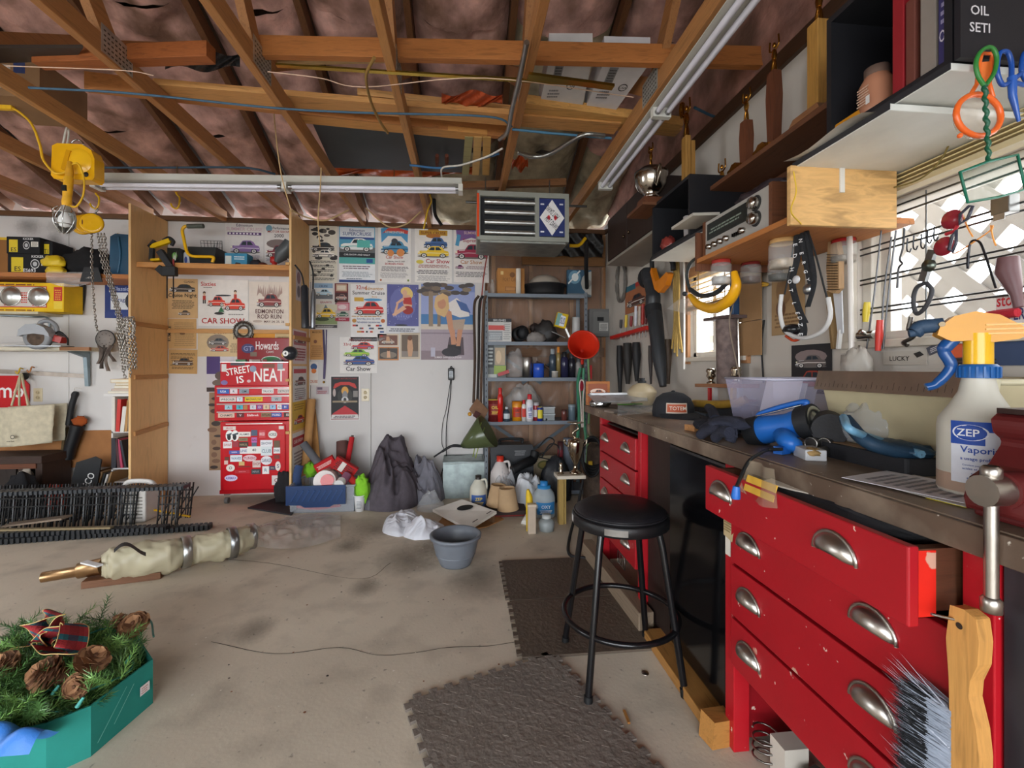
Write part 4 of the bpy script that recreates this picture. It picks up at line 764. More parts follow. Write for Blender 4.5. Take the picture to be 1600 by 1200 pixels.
# ---------------------------------------------------------------- red tool chest with stickers
YT=4.06
t=thing('tool_chest','red rolling tool chest covered in stickers, lettered STREET IS NEAT','tool chest',(onY(397,700,YT).x,YT,0));tx=t.location.x
def TX(u,v,y=YT):q=onY(u,v,y);return q.x-tx,q.z
RED='bb1420'
xa,z0=TX(343,772);xb,z1=TX(451,658)
obj('lower_cabinet',MB(RED).box(xa,xb,.012,.26,z0,z1),'gloss',t,bevel=.004)
door=obj('door',MB('c01722').box(xa+.03,xb-.03,0,.012,z0+.03,z1-.03),'gloss',t,bevel=.003)
obj('lock_plate',MB('cfc9c4').box(xa+.05,xb-.05,-.002,.0,z1-.022,z1-.016),'steel',door)
A=Art((xa+.03,0,z0+.03),(1,0,0),(0,0,1),xb-xa-.06,z1-z0-.06,.0006)
A.b(.0,.93,.2,.985,'d8cfc8');A.t(.1,.945,.025,'SK-CO','c02028',.16);A.b(.9,.93,.98,.98,'dcd6d2')
for x in (.1,.19):A.e(x,.84,.062,.085,'f0eeea');A.e(x-.008,.82,.03,.05,'1c1c1e');A.p('3b4a52',[(x-.05,.86),(x+.05,.89),(x+.05,.86),(x-.04,.84)])
def stk(x,y,w_,h_,bgc,tx=None,tc='2a2a2c',rnd_=0):
 if rnd_:A.e(x,y,w_/2,h_/2,bgc)
 else:A.b(x-w_/2,y-h_/2,x+w_/2,y+h_/2,bgc)
 if tx:A.t(x,y-h_*.2,h_*.4,tx,tc,w_*.84)
for s_ in ((.34,.86,.2,.075,'e8e4dc','ALAMO'),(.5,.88,.1,.09,'4c5a72',None),(.63,.86,.1,.12,'c9424a','ROD','f0dada'),(.8,.85,.15,.12,'e4e0dc','HORSE','2a2a2c',1),(.5,.77,.09,.08,'c06ab0','GAS','20202a'),(.32,.78,.15,.05,'8a7a5a','TUNED'),(.07,.7,.14,.1,'e6dede','SWAP','b02a30'),(.2,.71,.09,.09,'a03440',None),(.33,.7,.15,.08,'3a2f28','HAUL','b8a880'),(.5,.7,.08,.06,'5a6a80',None),(.7,.715,.2,.1,'e6e6ea','SHOW','2a3a5a'),(.87,.7,.1,.11,'6a5440',None),(.18,.585,.17,.055,'4a5aa8','NAPA','e8e8f0'),(.33,.605,.12,.09,'e4e2e4','LINE','2d3c7a'),(.5,.615,.22,.11,'e9e6e0','40'),(.7,.595,.18,.14,'d5dde0','CLUB','4a6a80'),(.87,.6,.11,.09,'dfe0e2','SPARK','2a3a4a'),(.21,.49,.19,.1,'dfe6ea','WAVES','3a5a8a'),(.43,.49,.22,.1,'e2c2c8','TUNERS','a02a3c',1),(.7,.45,.18,.14,'e4e2e6','GARAGE','4a4a70',1),(.87,.5,.09,.06,'7a3028',None),(.06,.49,.07,.05,'6a3a2c',None),(.05,.43,.06,.06,'d8b8b0',None),(.3,.41,.09,.06,'d0b070',None),(.54,.4,.13,.11,'d6c2bc','SHOP','a03a34'),(.12,.345,.14,.11,'e6e0d8','O','4a3a34',1),(.34,.36,.2,.02,'8a2018',None),(.69,.3,.11,.12,'e6e4e2','R','3a6a8a'),(.8,.33,.1,.06,'2a3a5a','BBQ','c8a87a'),(.53,.28,.15,.08,'34343a','MAX','9a9aa0'),(.31,.285,.24,.05,'b81a26','ARROW','e88a90'),(.13,.19,.21,.1,'d8cdea','AIRMAX','6a4aa8',1),(.86,.14,.14,.15,'d8d0cc','C','8a2a34'),(.89,.36,.09,.15,'e4d8d0','S','3a3a6a',1)):stk(*s_)
A.build(door,'stickers')
obj('lower_rail',MB('a8121c').box(xa,xb,.0,.02,z0,z0+.03),'gloss',t)
for x in (xa+.05,xb-.05):
 c=obj('caster',MB('8f8d88').bx((x,.03,z0-.008),(.04,.04,.014)),'steel',t);obj('wheel',MB('6d6b68').cyl((x-.014,.02,.025),(x+.014,.02,.025),.025),'rubber',c)
xa2,z2=TX(334,658);xb2,z3=TX(456,602)
xb2=min(xb2,-1.452-tx)
obj('middle_chest',MB(RED).box(xa2,xb2,.01,.27,z2,z3),'gloss',t,bevel=.004)
hh=(z3-z2-.03)/4
rows=[[(.08,.16,'2b5fb0','USA'),(.22,.1,'dccfd4','R'),(.36,.13,'8a93a0','GM'),(.68,.16,'e4e0de','TRUCKS'),(.9,.17,'d8cfcb','DETROIT')],
[(.14,.22,'dcd2ca','WRECKER'),(.3,.08,'cfe0e8','Y'),(.49,.24,'e2c21c','MAGNAFLOW'),(.8,.14,'a9b2b6','W')],
[(.15,.1,'9ac4d0','A'),(.3,.09,'4ab0c0','B'),(.38,.05,'b07a3c',''),(.48,.08,'d0d0d8','C'),(.57,.08,'8a4a90','D'),(.66,.08,'d8c0a0','E'),(.75,.08,'9ac0e0','F'),(.84,.06,'e0e0e4','G'),(.92,.09,'4a5aa8','H')],
[(.12,.22,'d9b8a8','CHAMPS'),(.31,.1,'5a1a1c','V'),(.48,.18,'c01a24','Edelbrock'),(.66,.14,'8a6a4a','ATLAS'),(.8,.14,'2a4aa0','FORD'),(.95,.1,'3a2c2c','SS')]]
for k in range(4):
 zb=z3-.012-(k+1)*hh+.006
 dr=obj('drawer',MB('c41824').box(xa2+.03,xb2-.004,-.004,.01,zb,zb+hh-.016),'gloss',t,bevel=.002)
 obj('pull_strip',MB('9d9a98').box(xa2+.03,xb2-.004,-.014,-.004,zb+hh-.02,zb+hh-.012),'steel',dr)
 A=Art((xa2+.03,-.004,zb),(1,0,0),(0,0,1),xb2-xa2-.034,hh-.02)
 for x,w_,c,s_ in rows[k]:
  A.b(x-w_/2,.1,x+w_/2,.9,c)
  if s_:A.t(x,.3,.4,s_,'f0e8e8' if c in ('2b5fb0','c01a24','2a4aa0','5a1a1c','3a2c2c','8a4a90','4a5aa8') else '2a2628',w_*.85)
 A.build(dr,'stickers')
xa3,z4=TX(345,603,4.1);xb3,z5=TX(451,566,4.1);xb3=min(xb3,-1.452-tx)
obj('upper_tray',MB(RED).box(xa3,xb3,.03,.27,z4-.006,z5),'gloss',t,bevel=.004)
A=Art((xa3,.03,z4),(1,0,0),(0,0,1),xb3-xa3,z5-z4,.001);A.t(.27,.5,.3,'STREET','f0ece8',.36,1.0,10);A.t(.3,.12,.3,'IS','f0ece8',.2,1.1,8);A.t(.72,.18,.55,'NEAT','f0ece8',.46,1.25);A.b(.02,.6,.09,.92,'d8d4d0');A.b(.15,.86,.36,.97,'4c4a50');A.e(.48,.72,.05,.14,'8a93a8');A.b(.62,.76,.8,.93,'7a4a3a');A.b(.84,.7,.92,.95,'9aa2aa');A.e(.06,.14,.05,.1,'7a6aa0');A.e(.42,.2,.03,.06,'d8b8b8');A.build(t,'stickers')
obj('tray_rim',MB('d8d2ce').box(xa3,xb3,.026,.034,z5-.004,z5+.004),'steel',t)
for k,(x,c) in enumerate(((.25,'3a7a4a'),(.45,'d0c8c0'),(.6,'8a3a34'),(.8,'3a3a40'))):obj('tray_tool',MB(c).bx((xa3+(xb3-xa3)*x,.1,z5+.014),(.08,.03,.02),(0,0,k)),'plastic',t)
xa4,z6=TX(369,565,4.28);xb4,z7=TX(455,528,4.28)
lid=MB('8d1018').box(xa4,min(xb4,-1.452-tx),.235,.255,z6-.02,z7);obj('lid',lid,'gloss',t,bevel=.004)
A=Art((xa4,.235,z6),(1,0,0),(0,0,1),xb4-xa4,z7-z6,.0008);A.e(.2,.55,.12,.2,'3a3a6a');A.t(.2,.45,.2,'GT','a0a0c0',.16);A.t(.55,.5,.35,"Howards",'ece6e4',.42);A.t(.6,.36,.1,'CAMS','d8c8c8',.14);A.e(.62,.08,.18,.16,'dfe4dc');A.e(.62,.08,.16,.13,'2f7a44');A.e(.88,.3,.07,.14,'d8a028');A.b(.24,.22,.36,.4,'7a6a5a');A.build(t,'stickers')
obj('lid_stay',MB('8a8a88').cyl((xa4+.02,.24,z6-.03),(xa4+.02,.1,z5),.004,n=6),'steel',t)
# gear ring and eight ball
p=onY(380,517,4.31);g=MB('6d6b66');n_=28
g.lathe([(.042,-.008),(.085,-.008),(.085,.008),(.042,.008),(.042,-.008)],30,(p.x,4.316,p.z),(0,-1,0))
for k in range(30):a=k*.2094;g.bx((p.x+.088*math.cos(a),4.316,p.z+.088*math.sin(a)),(.009,.014,.008),(0,-a,0))
g.col('2a2826')
for k in range(8):a=k*.785;g.lathe([(0,.0085),(.006,.0085)],8,(p.x+.063*math.cos(a),4.316,p.z+.063*math.sin(a)),(0,-1,0))
solo('gear_ring',g,'galvanised','grey ring gear resting on the batten above the tool chest','gear')
p=onY(454,552,3.88);t=thing('pool_ball','big dark grey ball with a white number spot at the divider edge','ball',(p.x,3.87,p.z-.058));obj('ball',MB('2b2d31').ball((0,0,.058),.058,20,14),'gloss',t)
A=Art((-.04,-.058,.03),(1,0,0),(0,0,1),.05,.05);A.e(.5,.5,.45,.45,'e4e2dc');A.t(.5,.25,.5,'4','2a2a2c',.5);A.build(t);obj('bracket',MB('3a3a3a').cyl((0,.05,.058),(0,.036,.058),.012),'steel',t)
# rolled posters and tubes behind the blue tote
def roll(u0,v0,u1,v1,y0,y1,r,c,lab,cat='tube',r2=None,c2='3a2e24',nm='cardboard_tube'):
 a=onY(u0,v0,y0);b=onY(u1,v1,y1);t=thing(nm,lab,cat,b);q=Vector(a)-Vector(b);d=q.normalized()
 obj('wall',MB(c).cyl((0,0,0),q,r,r2 or r,18,cap=False).cyl(q*.98,d*.002,(r2 or r)*.86,r*.86,18,cap=False),'cardboard',t);obj('inner_cap',MB(c2).cyl(q*.93,q*.935,r*.85,n=16),'matte',t)
 return t
roll(487,624,475,757,4.25,4.1,.035,'b98a56','brown cardboard tube leaning beside the plywood divider')
t=thing('cardboard_sheet','brown cardboard sheet leaning behind the tubes','cardboard',onY(487,757,4.2));P=[onY(u,v,y)-Vector(t.location) for u,v,y in ((472,740,4.2),(502,740,4.2),(493,640,4.3),(484,625,4.3))];obj('sheet',MB('b5854f').add(P+[p+Vector((0,.006,0)) for p in P],[(0,1,2,3),(4,5,6,7),(0,1,5,4),(1,2,6,5),(2,3,7,6),(3,0,4,7)]),'cardboard',t)
roll(474,693,510,740,4.0,3.92,.032,'5a5a5e','grey tube leaning out of the blue front tote',c2='2a2a2c')
roll(535,690,535,730,4.2,4.12,.052,'5f3f3a','wide maroon tube standing behind the tote',c2='3a2622');roll(550,683,543,722,4.16,4.1,.022,'b81e24','bright red tube leaning at the back of the tote',c2='8a1a1c')
roll(551,680,548,695,4.20,4.18,.011,'5a534c','thin grey rod standing behind the red tube',c2='2a2a2a')
# blue front tote and contents
a=onZ(450,803,0);b=onZ(540,801,0)
t=thing('storage_tote','clear storage tote with a dark blue ribbed front, filled with rolls','tote',((a.x+b.x)/2,a.y+.17,0));q=(b.x-a.x)/2;yf=-.17;hz=.21
tb_=MB('c9ced6').box(-q+.02,q+.06,yf+.01,.17,0,.008);tb_.box(-q+.01,-q+.014,yf+.01,.17,0,hz).box(q+.055,q+.06,yf+.01,.17,0,hz).box(-q+.01,q+.06,.166,.17,0,hz).box(-q+.01,q+.06,yf+.01,yf+.014,0,hz)
obj('tub',tb_,'clear',t);obj('rim',MB('bfc6ce').tube([(-q,yf,hz),(q+.065,yf,hz),(q+.065,.18,hz),(-q,.18,hz)],.008,6,True),'milky',t)
lidm=MB('1f3a66').prism([(-q-.01,.07),(-q+.1,.07),(-q+.13,.05),(q-.12,.05),(q-.09,.07),(q,.07),(q,hz+.01),(-q-.01,hz+.01)],yf-.02,yf-.005);obj('front_lid',lidm,'plastic',t,bevel=.004)
rb=MB('274777')
for k in range(9):x=-q+.03+k*.043;rb.bar((x,yf-.022,.10),(x+.05,yf-.022,.185),.01,.008,(0,1,0))
obj('rib',rb,'plastic',t)['kind']='stuff'
obj('red_streamer',MB('b8404a').tube(curve([(-q+.06,yf+.03,.05),(0,yf+.03,.03),(q-.05,yf+.03,.05)]),.02),'fabric',t)
tl=Vector(t.location)
def inb(u,v,y):return onY(u,v,y)
x_=inb(459,745,3.86);solo('denim_roll',MB('34466b').tube(curve([inb(466,765,3.9),inb(464,745,3.88),inb(468,727,3.9)]),[.035]*8+[.036]*8+[.034]),'fabric','rolled blue denim cloth in the blue front tote','cloth')
solo('green_duster',lump(inb(485,734,3.98),(.06,.05,.06),5,'7ab82a',.5,flat=False,fq=6),'fabric','lime green fuzzy duster behind the grey tube','duster')
t=thing('paper_roll','white paper roll with a red core lying in the tote','roll',inb(508,755,3.82));Q=lambda u,v,y:onY(u,v,y)-Vector(t.location)
obj('paper',MB('e6e0dc').cyl(Q(512,748,3.92),Q(507,752,3.76),.085,n=22),'paper',t);obj('core',MB('c4201c').cyl(Q(512,750,3.8),Q(511,751,3.745),.05,n=18),'gloss',t);obj('tab',MB('a81c1a').bx(Q(511,762,3.76),(.12,.02,.03)),'gloss',t)
def crate(u,v,y,d,rot,c,lab,art=None,nm='red_box',cat='box'):
 p=onY(u,v,y);t=thing(nm,lab,cat,p,rot=rot);obj('carton',MB(c).box(-d[0]/2,d[0]/2,-d[1]/2,d[1]/2,0,d[2]),'cardboard',t,bevel=.002)
 if art:A=Art((-d[0]/2,-d[1]/2,0),(1,0,0),(0,0,1),d[0],d[2]);art(A);A.build(t)
 return t
crate(514,735,3.93,(.16,.07,.1),(0,R(-28),.2),'b4161c','red carton tilted in the tote beside the grey tube',lambda A:(A.b(.05,.1,.95,.35,'7a1014'),A.l(.1,.5,.9,.8,3,'e0c8c4')))
crate(533,738,3.92,(.2,.07,.1),(0,R(35),.1),'b01a1c','red printed carton tilted over the paper roll',lambda A:(A.l(.1,.15,.9,.9,5,'3a1a1a'),A.b(.3,.1,.5,.9,'d8d0c8')))
solo('gift_wrap',MB('c8322c').cyl(inb(536,735,3.95),inb(560,760,3.8),.03,n=14),'paper','red patterned gift wrap roll at the side of the tote','roll')
solo('label_can',MB('8a5a70').cyl(inb(543,742,3.85),inb(532,757,3.77),.035,n=16),'gloss','purple and gold labelled can in the tote','can')
solo('white_jar',MB('e2e0dc').cyl(inb(534,752,3.79),inb(530,757,3.74),.037,n=16),'gloss','white lidded jar at the front of the tote','jar')
solo('green_chenille',lump(onY(566,765,3.78)+Vector((0,0,.0)),(.06,.05,.12),6,'86c830',.55,flat=False,fq=7),'fabric','lime green chenille mitt hanging out of the tote','mitt')
t=thing('white_cup','white tub cup on the floor beside the tote','cup',onZ(562,798,0));obj('body',MB('dcdcdc').lathe([(0,0),(.034,0),(.042,.125),(.036,.125),(.03,.01),(0,.01)],20),'plastic',t);obj('rim',MB('e8e8e8').tube([(.043*math.cos(k*.3142),.043*math.sin(k*.3142),.125) for k in range(20)],.004,5,True),'plastic',t);A=Art((-.02,-.0415,.02),(1,0,0),(0,0,1),.05,.08,.0015);A.l(.1,.1,.9,.9,6,'8a8e94');A.build(t)
solo('grey_floor_mat',MB('2e2e33').prism([(p.x,p.y) for p in (onZ(387,795,0),(onZ(455,806,0)),onZ(470,790,0),onZ(430,780,0))],.001,.012,'xy'),'rubber','dark flat mat on the floor before the tool chest','mat')
solo('black_sack',restlump(onZ(437,790,0).x,onZ(437,782,0).y-.06,.013,(.07,.07,.17),4,'252528',.4),'fabric','slumped black bag between the tool chest and the tote','bag')
# tarpaulin heap
def heap(u0,u1,vt,vb,y,dep,c,lab,cat,seed,mt='fabric',amp=.5,nm=None,n=64,z=0,**k):
 a=onY(u0,vb,y);b=onY(u1,vt,y);cx=(a.x+b.x)/2;hw=(b.x-a.x)/2;h=b.z-z
 def fn(p,q):
  X=(p*2-1)*1.0;Yq=Y_=(q*2-1)*1.0;rr=max(abs(X),abs(Yq));kk=rr/max(1e-6,math.hypot(X,Yq));X *= kk;Yq=Y_=Yq*kk;r2=min(1,X*X+Yq*Yq);dm=max(0,1-r2)**.6
  ang=math.atan2(Yq,X+1e-6)
  wx=X*1.3+.7*vn(Y_*1.5+3,X*1.5,seed+2);wy=Y_*1.3+.7*vn(X*1.7+1,Y_*1.1,seed+3)
  low=vn(wx*1.5+7,wy*1.5+7,seed);fold=1-abs(2*vn(wx*3.1+5,wy*1.4+5,seed+6)-1);f2=1-abs(2*vn(wx*2.2+wy*4+8,wy*5.5-wx+8,seed+7)-1)
  hgt=dm*(1-amp*.8+amp*.75*low+amp*.34*(fold-.45)+amp*.2*(f2-.45))+.03*(1-r2)
  wob=1+.14*(fbm(math.cos(ang)*2+4,math.sin(ang)*2+4,seed)-.5)
  return (cx+X*hw*wob*.95,y+Yq*dep*wob,z+.002+h*max(0,hgt)*1.12)
 return solo(nm or cat.replace(' ','_'),MB(c).grid(fn,n,n),mt,lab,cat,fix=False,**k)
heap(562,664,688,800,3.98,.28,'554e55','heap of charcoal tarpaulin against the white wall','tarpaulin',3,amp=.85)
heap(625,697,715,795,4.05,.2,'77767f','lighter grey cloth heap beside the charcoal tarpaulin','cloth',8,amp=.8,nm='grey_cloth')
heap(566,596,758,800,3.85,.1,'6b6970','small grey cloth beside the white cup','cloth',12,nm='grey_cloth')
heap(650,695,766,795,3.75,.1,'c9ccd0','clear crumpled plastic bag in front of the grey cloth','bag',14,'clear',.7,'clear_bag')
heap(596,664,799,822,3.35,.2,'d9dae2','crumpled white plastic bag on the floor, the rear of two','bag',21,'milky',.8,'white_bag')
heap(628,698,806,832,3.22,.15,'dfe0e8','crumpled white plastic bag on the floor, the front of two','bag',25,'milky',.8,'white_bag')
# square white box with round hole, cardboard sheet below it
P=[onZ(u,v,.09) for u,v in ((676,796),(722,780),(776,799),(732,826))];t=thing('white_fan_box','flat white panel with a round hole lying on the cardboard','panel',(P[3].x,P[3].y+.2,.0));T_=Vector(t.location)
zz_=[.03,.1,.1,.045]
P=[Vector((onZ(u,v,z).x,onZ(u,v,z).y,z))-T_ for (u,v),z in zip(((676,796),(722,780),(776,799),(732,826)),zz_)]
dn=Vector((0,0,-.018));bm_=MB('dcd5cb').add(P+[p+dn for p in P],[(0,1,2,3),(4,5,6,7),(0,1,5,4),(1,2,6,5),(2,3,7,6),(3,0,4,7)]);obj('panel',bm_,'paint',t)
ctr=(P[0]*.2+P[1]*.42+P[2]*.25+P[3]*.13);ex=(P[2]-P[1]).normalized();ey=(P[1]-P[0]).normalized()
nn=ex.cross(ey).normalized();nn=nn if nn.z > 0 else -nn
obj('hole',MB('1a1816').poly([ctr+nn*.001+ex*.055*math.cos(k*.3142)+ey*.055*math.sin(k*.3142) for k in range(20)]),'matte',t)
for k in (.25,.75):c=P[3]*(1-k)+P[2]*k+(P[0]-P[3])*.08+nn*.0012;d_=(P[2]-P[3]).normalized();obj('slot',MB('3a342e').bar(c,c+d_*.05,.008,.001),'matte',t)
obj('support',MB('6a4a30').bar(P[1]+Vector((.0,.0,-.05)),P[2]+Vector((-.02,0,-.05)),.02,.06),'cardboard',t)
solo('cardboard_sheet',MB('a9794a').prism([(p.x,p.y) for p in (onZ(676,828,0),onZ(720,832,0),onZ(762,824,0),onZ(787,812,0),onZ(770,803,0),onZ(700,800,0))],.001,.008,'xy'),'cardboard','brown cardboard sheet on the floor under the white panel','cardboard')
# galvanised tank
a=onZ(693,785,0);b=onY(760,785,4.2)
x0,x1,z0,z1=rc(692,721,757,790,4.0)
t=thing('metal_tank','dented galvanised metal bin against the white wall','bin',((x0+x1)/2,4.12,0));q=(x1-x0)/2
obj('body',MB('9aa5a4').prism([(-q,0),(q,0),(q,z1),(-q,z1)],-.1,.19),'galvanised',t,bevel=.012);obj('rim',MB('aab4b2').tube([(-q,-.1,z1),(q,-.1,z1),(q,.19,z1),(-q,.19,z1)],.006,6,True),'galvanised',t);obj('seam',MB('b4bcba').cyl((-q,-.103,z1-.02),(q,-.103,z1-.01),.003,n=6),'galvanised',t)
# battery tender with wires
p=onY(705,582,YB);t=thing('battery_charger','small black charger with hanging wires on the white wall','charger',(p.x,YB-.016,onY(705,594,YB).z));obj('case',MB('1c1c1e').box(-.03,.03,-.012,.014,0,.115),'plastic',t,bevel=.01);A=Art((-.018,-.0125,.025),(1,0,0),(0,0,1),.036,.06);A.b(0,0,1,1,'c9cfd4');A.l(.1,.1,.9,.9,5,'5a646c');A.build(t)
Q=lambda u,v,y=YB-.01:onY(u,v,y)-Vector(t.location)
obj('hook',MB('2a2a2c').tube(curve([(-.012,0,.11),(0,0,.13),(.012,0,.11)]),.004),'rubber',t)
obj('wire',MB('141415').tube(curve([Q(705,594),Q(703,625),Q(698,660),Q(697,690,4.3),Q(697,715,4.28),Q(690,740,4.2),Q(686,758,4.18)]),.0042),'rubber',t);obj('wire',MB('141415').tube(curve([Q(704,594),Q(697,640),Q(692,660),Q(690,690),Q(695,705,4.3)]),.003),'rubber',t)
for u,v,w_,h_ in ((45,354,.13,.09),(98,356,.16,.09),(85,374,.08,.07)):o=obj('soot_mark',MB('4a4138').poly([(math.cos(k*.2618),0,math.sin(k*.2618)) for k in range(24)]),'stain',wb,fix=False);o.location=onY(u,v,YB-.001);o.scale=(w_*1.3,1,h_*1.3)
a=onY(-30,421,4.06);b=onY(9,370,4.06);t=thing('brown_carton','brown carton at the far end of the orange shelf, beside the speaker cartons','carton',((a.x+b.x)/2,4.18,ZL));q=(b.x-a.x)/2-.004;obj('carton',MB('8d5f30').box(-q,q,-.1,.12,0,b.z-ZL),'cardboard',t);obj('yellow_edge',MB('d8b028').box(-q,q,-.102,-.098,b.z-ZL-.02,b.z-ZL),'paper',t)
t=thing('lanyard','purple lanyard with a small badge hanging on the white wall','lanyard',onY(508,612,YB-.006));Q=lambda u,v:onY(u,v,YB-.008)-Vector(t.location)
obj('strap',MB('5a5070').tube([Q(505,515),Q(507,560),Q(506,592)],.008,5),'fabric',t);obj('strap',MB('6a6080').tube([Q(510,515),Q(509,560),Q(507,592)],.006,5),'fabric',t);obj('clip',MB('c09a4a').ball(Q(506,597),.012),'gold',t);A=Art(Q(494,616),(1,0,0),(0,0,1),.11,.07,.002);A.b(0,0,1,1,'b8a8ac');A.l(.1,.1,.9,.5,3,'9a3a44');A.b(.1,.6,.5,.9,'6a5a6a');A.build(t,'badge')
solo('black_plastic',MB('1a1716').grid(lambda p,q:Vector((.86+.46*p,4.27-.06*abs(math.sin(p*9+q*4)),2.2+.22*q)),24,8),'vinyl','black plastic sheet bunched in the far corner under the joists','sheet',fix=False)
solo('paper_strip',MB('dcd4d4').box(onY(352,430,YB).x,onY(420,430,YB).x,YB-.003,YB-.001,onY(380,437,YB).z,onY(380,427,YB).z),'paper','pale paper strip on the wall just under the middle shelf','paper')
# ---------------------------------------------------------------- floor, left: slatted stand, rails, wrapped shaft, garland box
def comb(u0,u1,vt,vb0,y0,lab,dy=.16,ny=2):
 a=onZ(u0,vb0,0);b=onZ(u1,vb0-10,0);zt=.275;y0=(a.y+b.y)/2
 t=thing('slatted_stand',lab,'stand',((a.x+b.x)/2,y0,0));q=(b.x-a.x)/2
 sl=MB('1c1d1f');n=int(2*q/.021)
 for r in range(ny):
  for k in range(n+1):
   x=-q+k*2*q/n;yy=r*dy;j=.008*math.sin(k*1.7+r)
   sl.bar((x+j,yy-.01,.0),(x-.4*j,yy+.02,zt-.01),.007,.009)
   if k % 2==0 and r==0:sl.bar((x+j,yy,.03),(x+.05,yy+dy,zt-.04),.006,.006)
  for z in (.07,.15,.21):sl.bar((-q,yy,z),(q,yy+.005,z),.006,.008)
 obj('slats',sl,'plastic',t)['kind']='stuff'
 return t,q,zt,y0,dy
p0=comb(-45,214,760,828,0,'long black plastic slatted stand on the floor at the left')
p1=comb(238,287,760,825,0,'short end section of the black slatted stand beside the bookcase')
def rail(pa,pb,wd,h,c,lab,teeth=True,nm='toothed_rail',par=None):
 d=(pb-pa);L_=d.length;d.normalize();s=Vector((-d.y,d.x,0)).normalized();n=int(L_/.03)
 t=thing(nm,lab,'rail',(pa+pb)/2);o_=Vector(t.location)
 obj('strip',MB(c).bar(pa-o_,pb-o_,wd,h),'plastic',t)
 if teeth:
  mb=MB(c)
  for k in range(n):
   p=pa+d*(k+.5)*L_/n-o_
   for sg in (-1,1):mb.bx(p+s*sg*(wd/2+.005),(.017,.017,h*1.15),(0,0,math.atan2(d.y,d.x)))
   if k % 2:mb.bx(p+Vector((0,0,h*.55)),(.016,wd*.5,.004),(0,0,math.atan2(d.y,d.x)))
  obj('teeth',mb,'plastic',t)['kind']='stuff'
 return t
za=.29
rail(onZ(-40,771,za),onZ(291,760,za),.075,.022,'3b3e42','grey toothed rail lying across the black slatted stand')
rail(onZ(-50,848,.02),onZ(330,822,.02),.05,.03,'26282a','longest toothed black rail on the floor')
rail(onZ(-50,836,.05),onZ(262,824,.05),.05,.024,'2b2d30','second toothed black rail on the floor, behind the longest')
rail(onZ(-50,829,.07),onZ(175,824,.07),.03,.012,'8a7a5c','tan wooden strip lying on the black rails',False,'wood_strip')
rail(onZ(12,820,.06),onZ(105,808,.1),.09,.012,'8b7a6a','short grey brown board under the slatted stand',False,'board')
rail(onZ(205,790,.09),onZ(297,807,.02),.012,.012,'d8a818','yellow rod sticking out beside the slatted stand',False,'rod')
x0,x1,z0,z1=rc(224,757,246,800,3.9)
t=thing('white_appliance','white plastic appliance behind the slatted stand at the divider foot','appliance',((x0+x1)/2+.06,3.72,0));obj('body',MB('cfcac4').box(-.09,.07,-.08,.08,.0,.24),'plastic',t,bevel=.012);obj('handle',MB('e2e0dc').tube(curve([(-.1,-.04,.24),(-.08,-.04,.29),(.0,-.04,.3),(.08,-.04,.29),(.11,-.04,.26)]),.018,8),'plastic',t)
gr=MB('8a857c')
for k in range(7):gr.box(-.07,.05,-.083,-.079,.03+k*.025,.04+k*.025)
obj('grille',gr,'plastic',t)['kind']='stuff'
# wrapped drive shaft on a wood block
t=thing('wrapped_shaft','long metal shaft wrapped in dusty plastic and tape bands on the floor','shaft',onZ(150,890,0));o_=Vector(t.location)
G=lambda u,v,z:onZ(u,v,z)-o_
S=[G(66,902,.075),G(120,893,.082),G(122,892,.083),G(150,886,.09),G(163,884,.095)]
obj('pipe',MB('b08d66').tube(S,[.026,.027,.04,.042,.044],16),'steel',t);obj('pipe_bore',MB('2a2018').cyl(G(65.6,902,.075),G(66,901.9,.075),.019),'matte',t)
ax=[G(158,884,.1),G(175,881,.1),G(215,874,.105),G(262,869,.105),G(288,862,.1),G(310,858,.098),G(345,852,.098),G(372,846,.098),G(392,838,.09),G(402,834,.08)]
rr=[.05,.085,.088,.09,.072,.078,.082,.078,.07,.03]
def wrapg(a,c):
 k=a*(len(ax)-1.0001);i=int(k);f_=k-i;p=ax[i]*(1-f_)+ax[i+1]*f_;r=rr[i]*(1-f_)+rr[i+1]*f_;d=(ax[-1]-ax[0]).normalized();s=Vector((-d.y,d.x,0));th=c*6.2832
 w_=1+.16*(abs(vn(a*24,6*math.cos(th)+a*9,3)-.5)*2-.4)+.1*math.sin(th*3+a*40)*vn(a*12,3)
 return p+(s*math.cos(th)+Vector((0,0,1))*math.sin(th))*r*w_
obj('wrap',MB('c6bda0').grid(wrapg,90,40),'milky',t,fix=False)
def band(u,v,z,r,c):
 d=(ax[-1]-ax[0]).normalized();p=G(u,v,z);obj('tape_band',MB(c).lathe([(r,-.022),(r+.006,-.02),(r+.006,.02),(r,.022)],22,p,d),'steel',t)
band(290,862,.1,.082,'b9bbb9');band(362,848,.098,.086,'9c9ea0');band(392,838,.09,.072,'b4b6b6')
obj('white_tab',MB('e2e2e2').bar(G(131,878,.13),G(156,884,.13),.03,.008),'plastic',t)
def film(a,c):
 p=G(398+(532-398)*a,838-16*a+(c-.5)*(30+22*math.sin(a*3)),.012);p.z=.01+.075*(1-a*.75)*math.sin(math.pi*min(1,max(0,c)))*(.35+1.1*abs(vn(a*14,c*7,5)-.4));return p
obj('plastic_tail',MB('d8d2ca').grid(film,50,24),'wrap_film',t,fix=False)
a=onZ(122,922,0);b=onZ(247,906,0);d=(b-a);ang=math.atan2(d.y,d.x)
t=thing('wood_block','short brown two by four under the wrapped shaft','block',((a+b)/2+Vector((.0,.045,0))));t.rotation_euler=(0,0,ang);obj('plank',MB('7a5238').box(-d.length/2,d.length/2,-.042,.042,0,.038),'wood_x',t,bevel=.003)
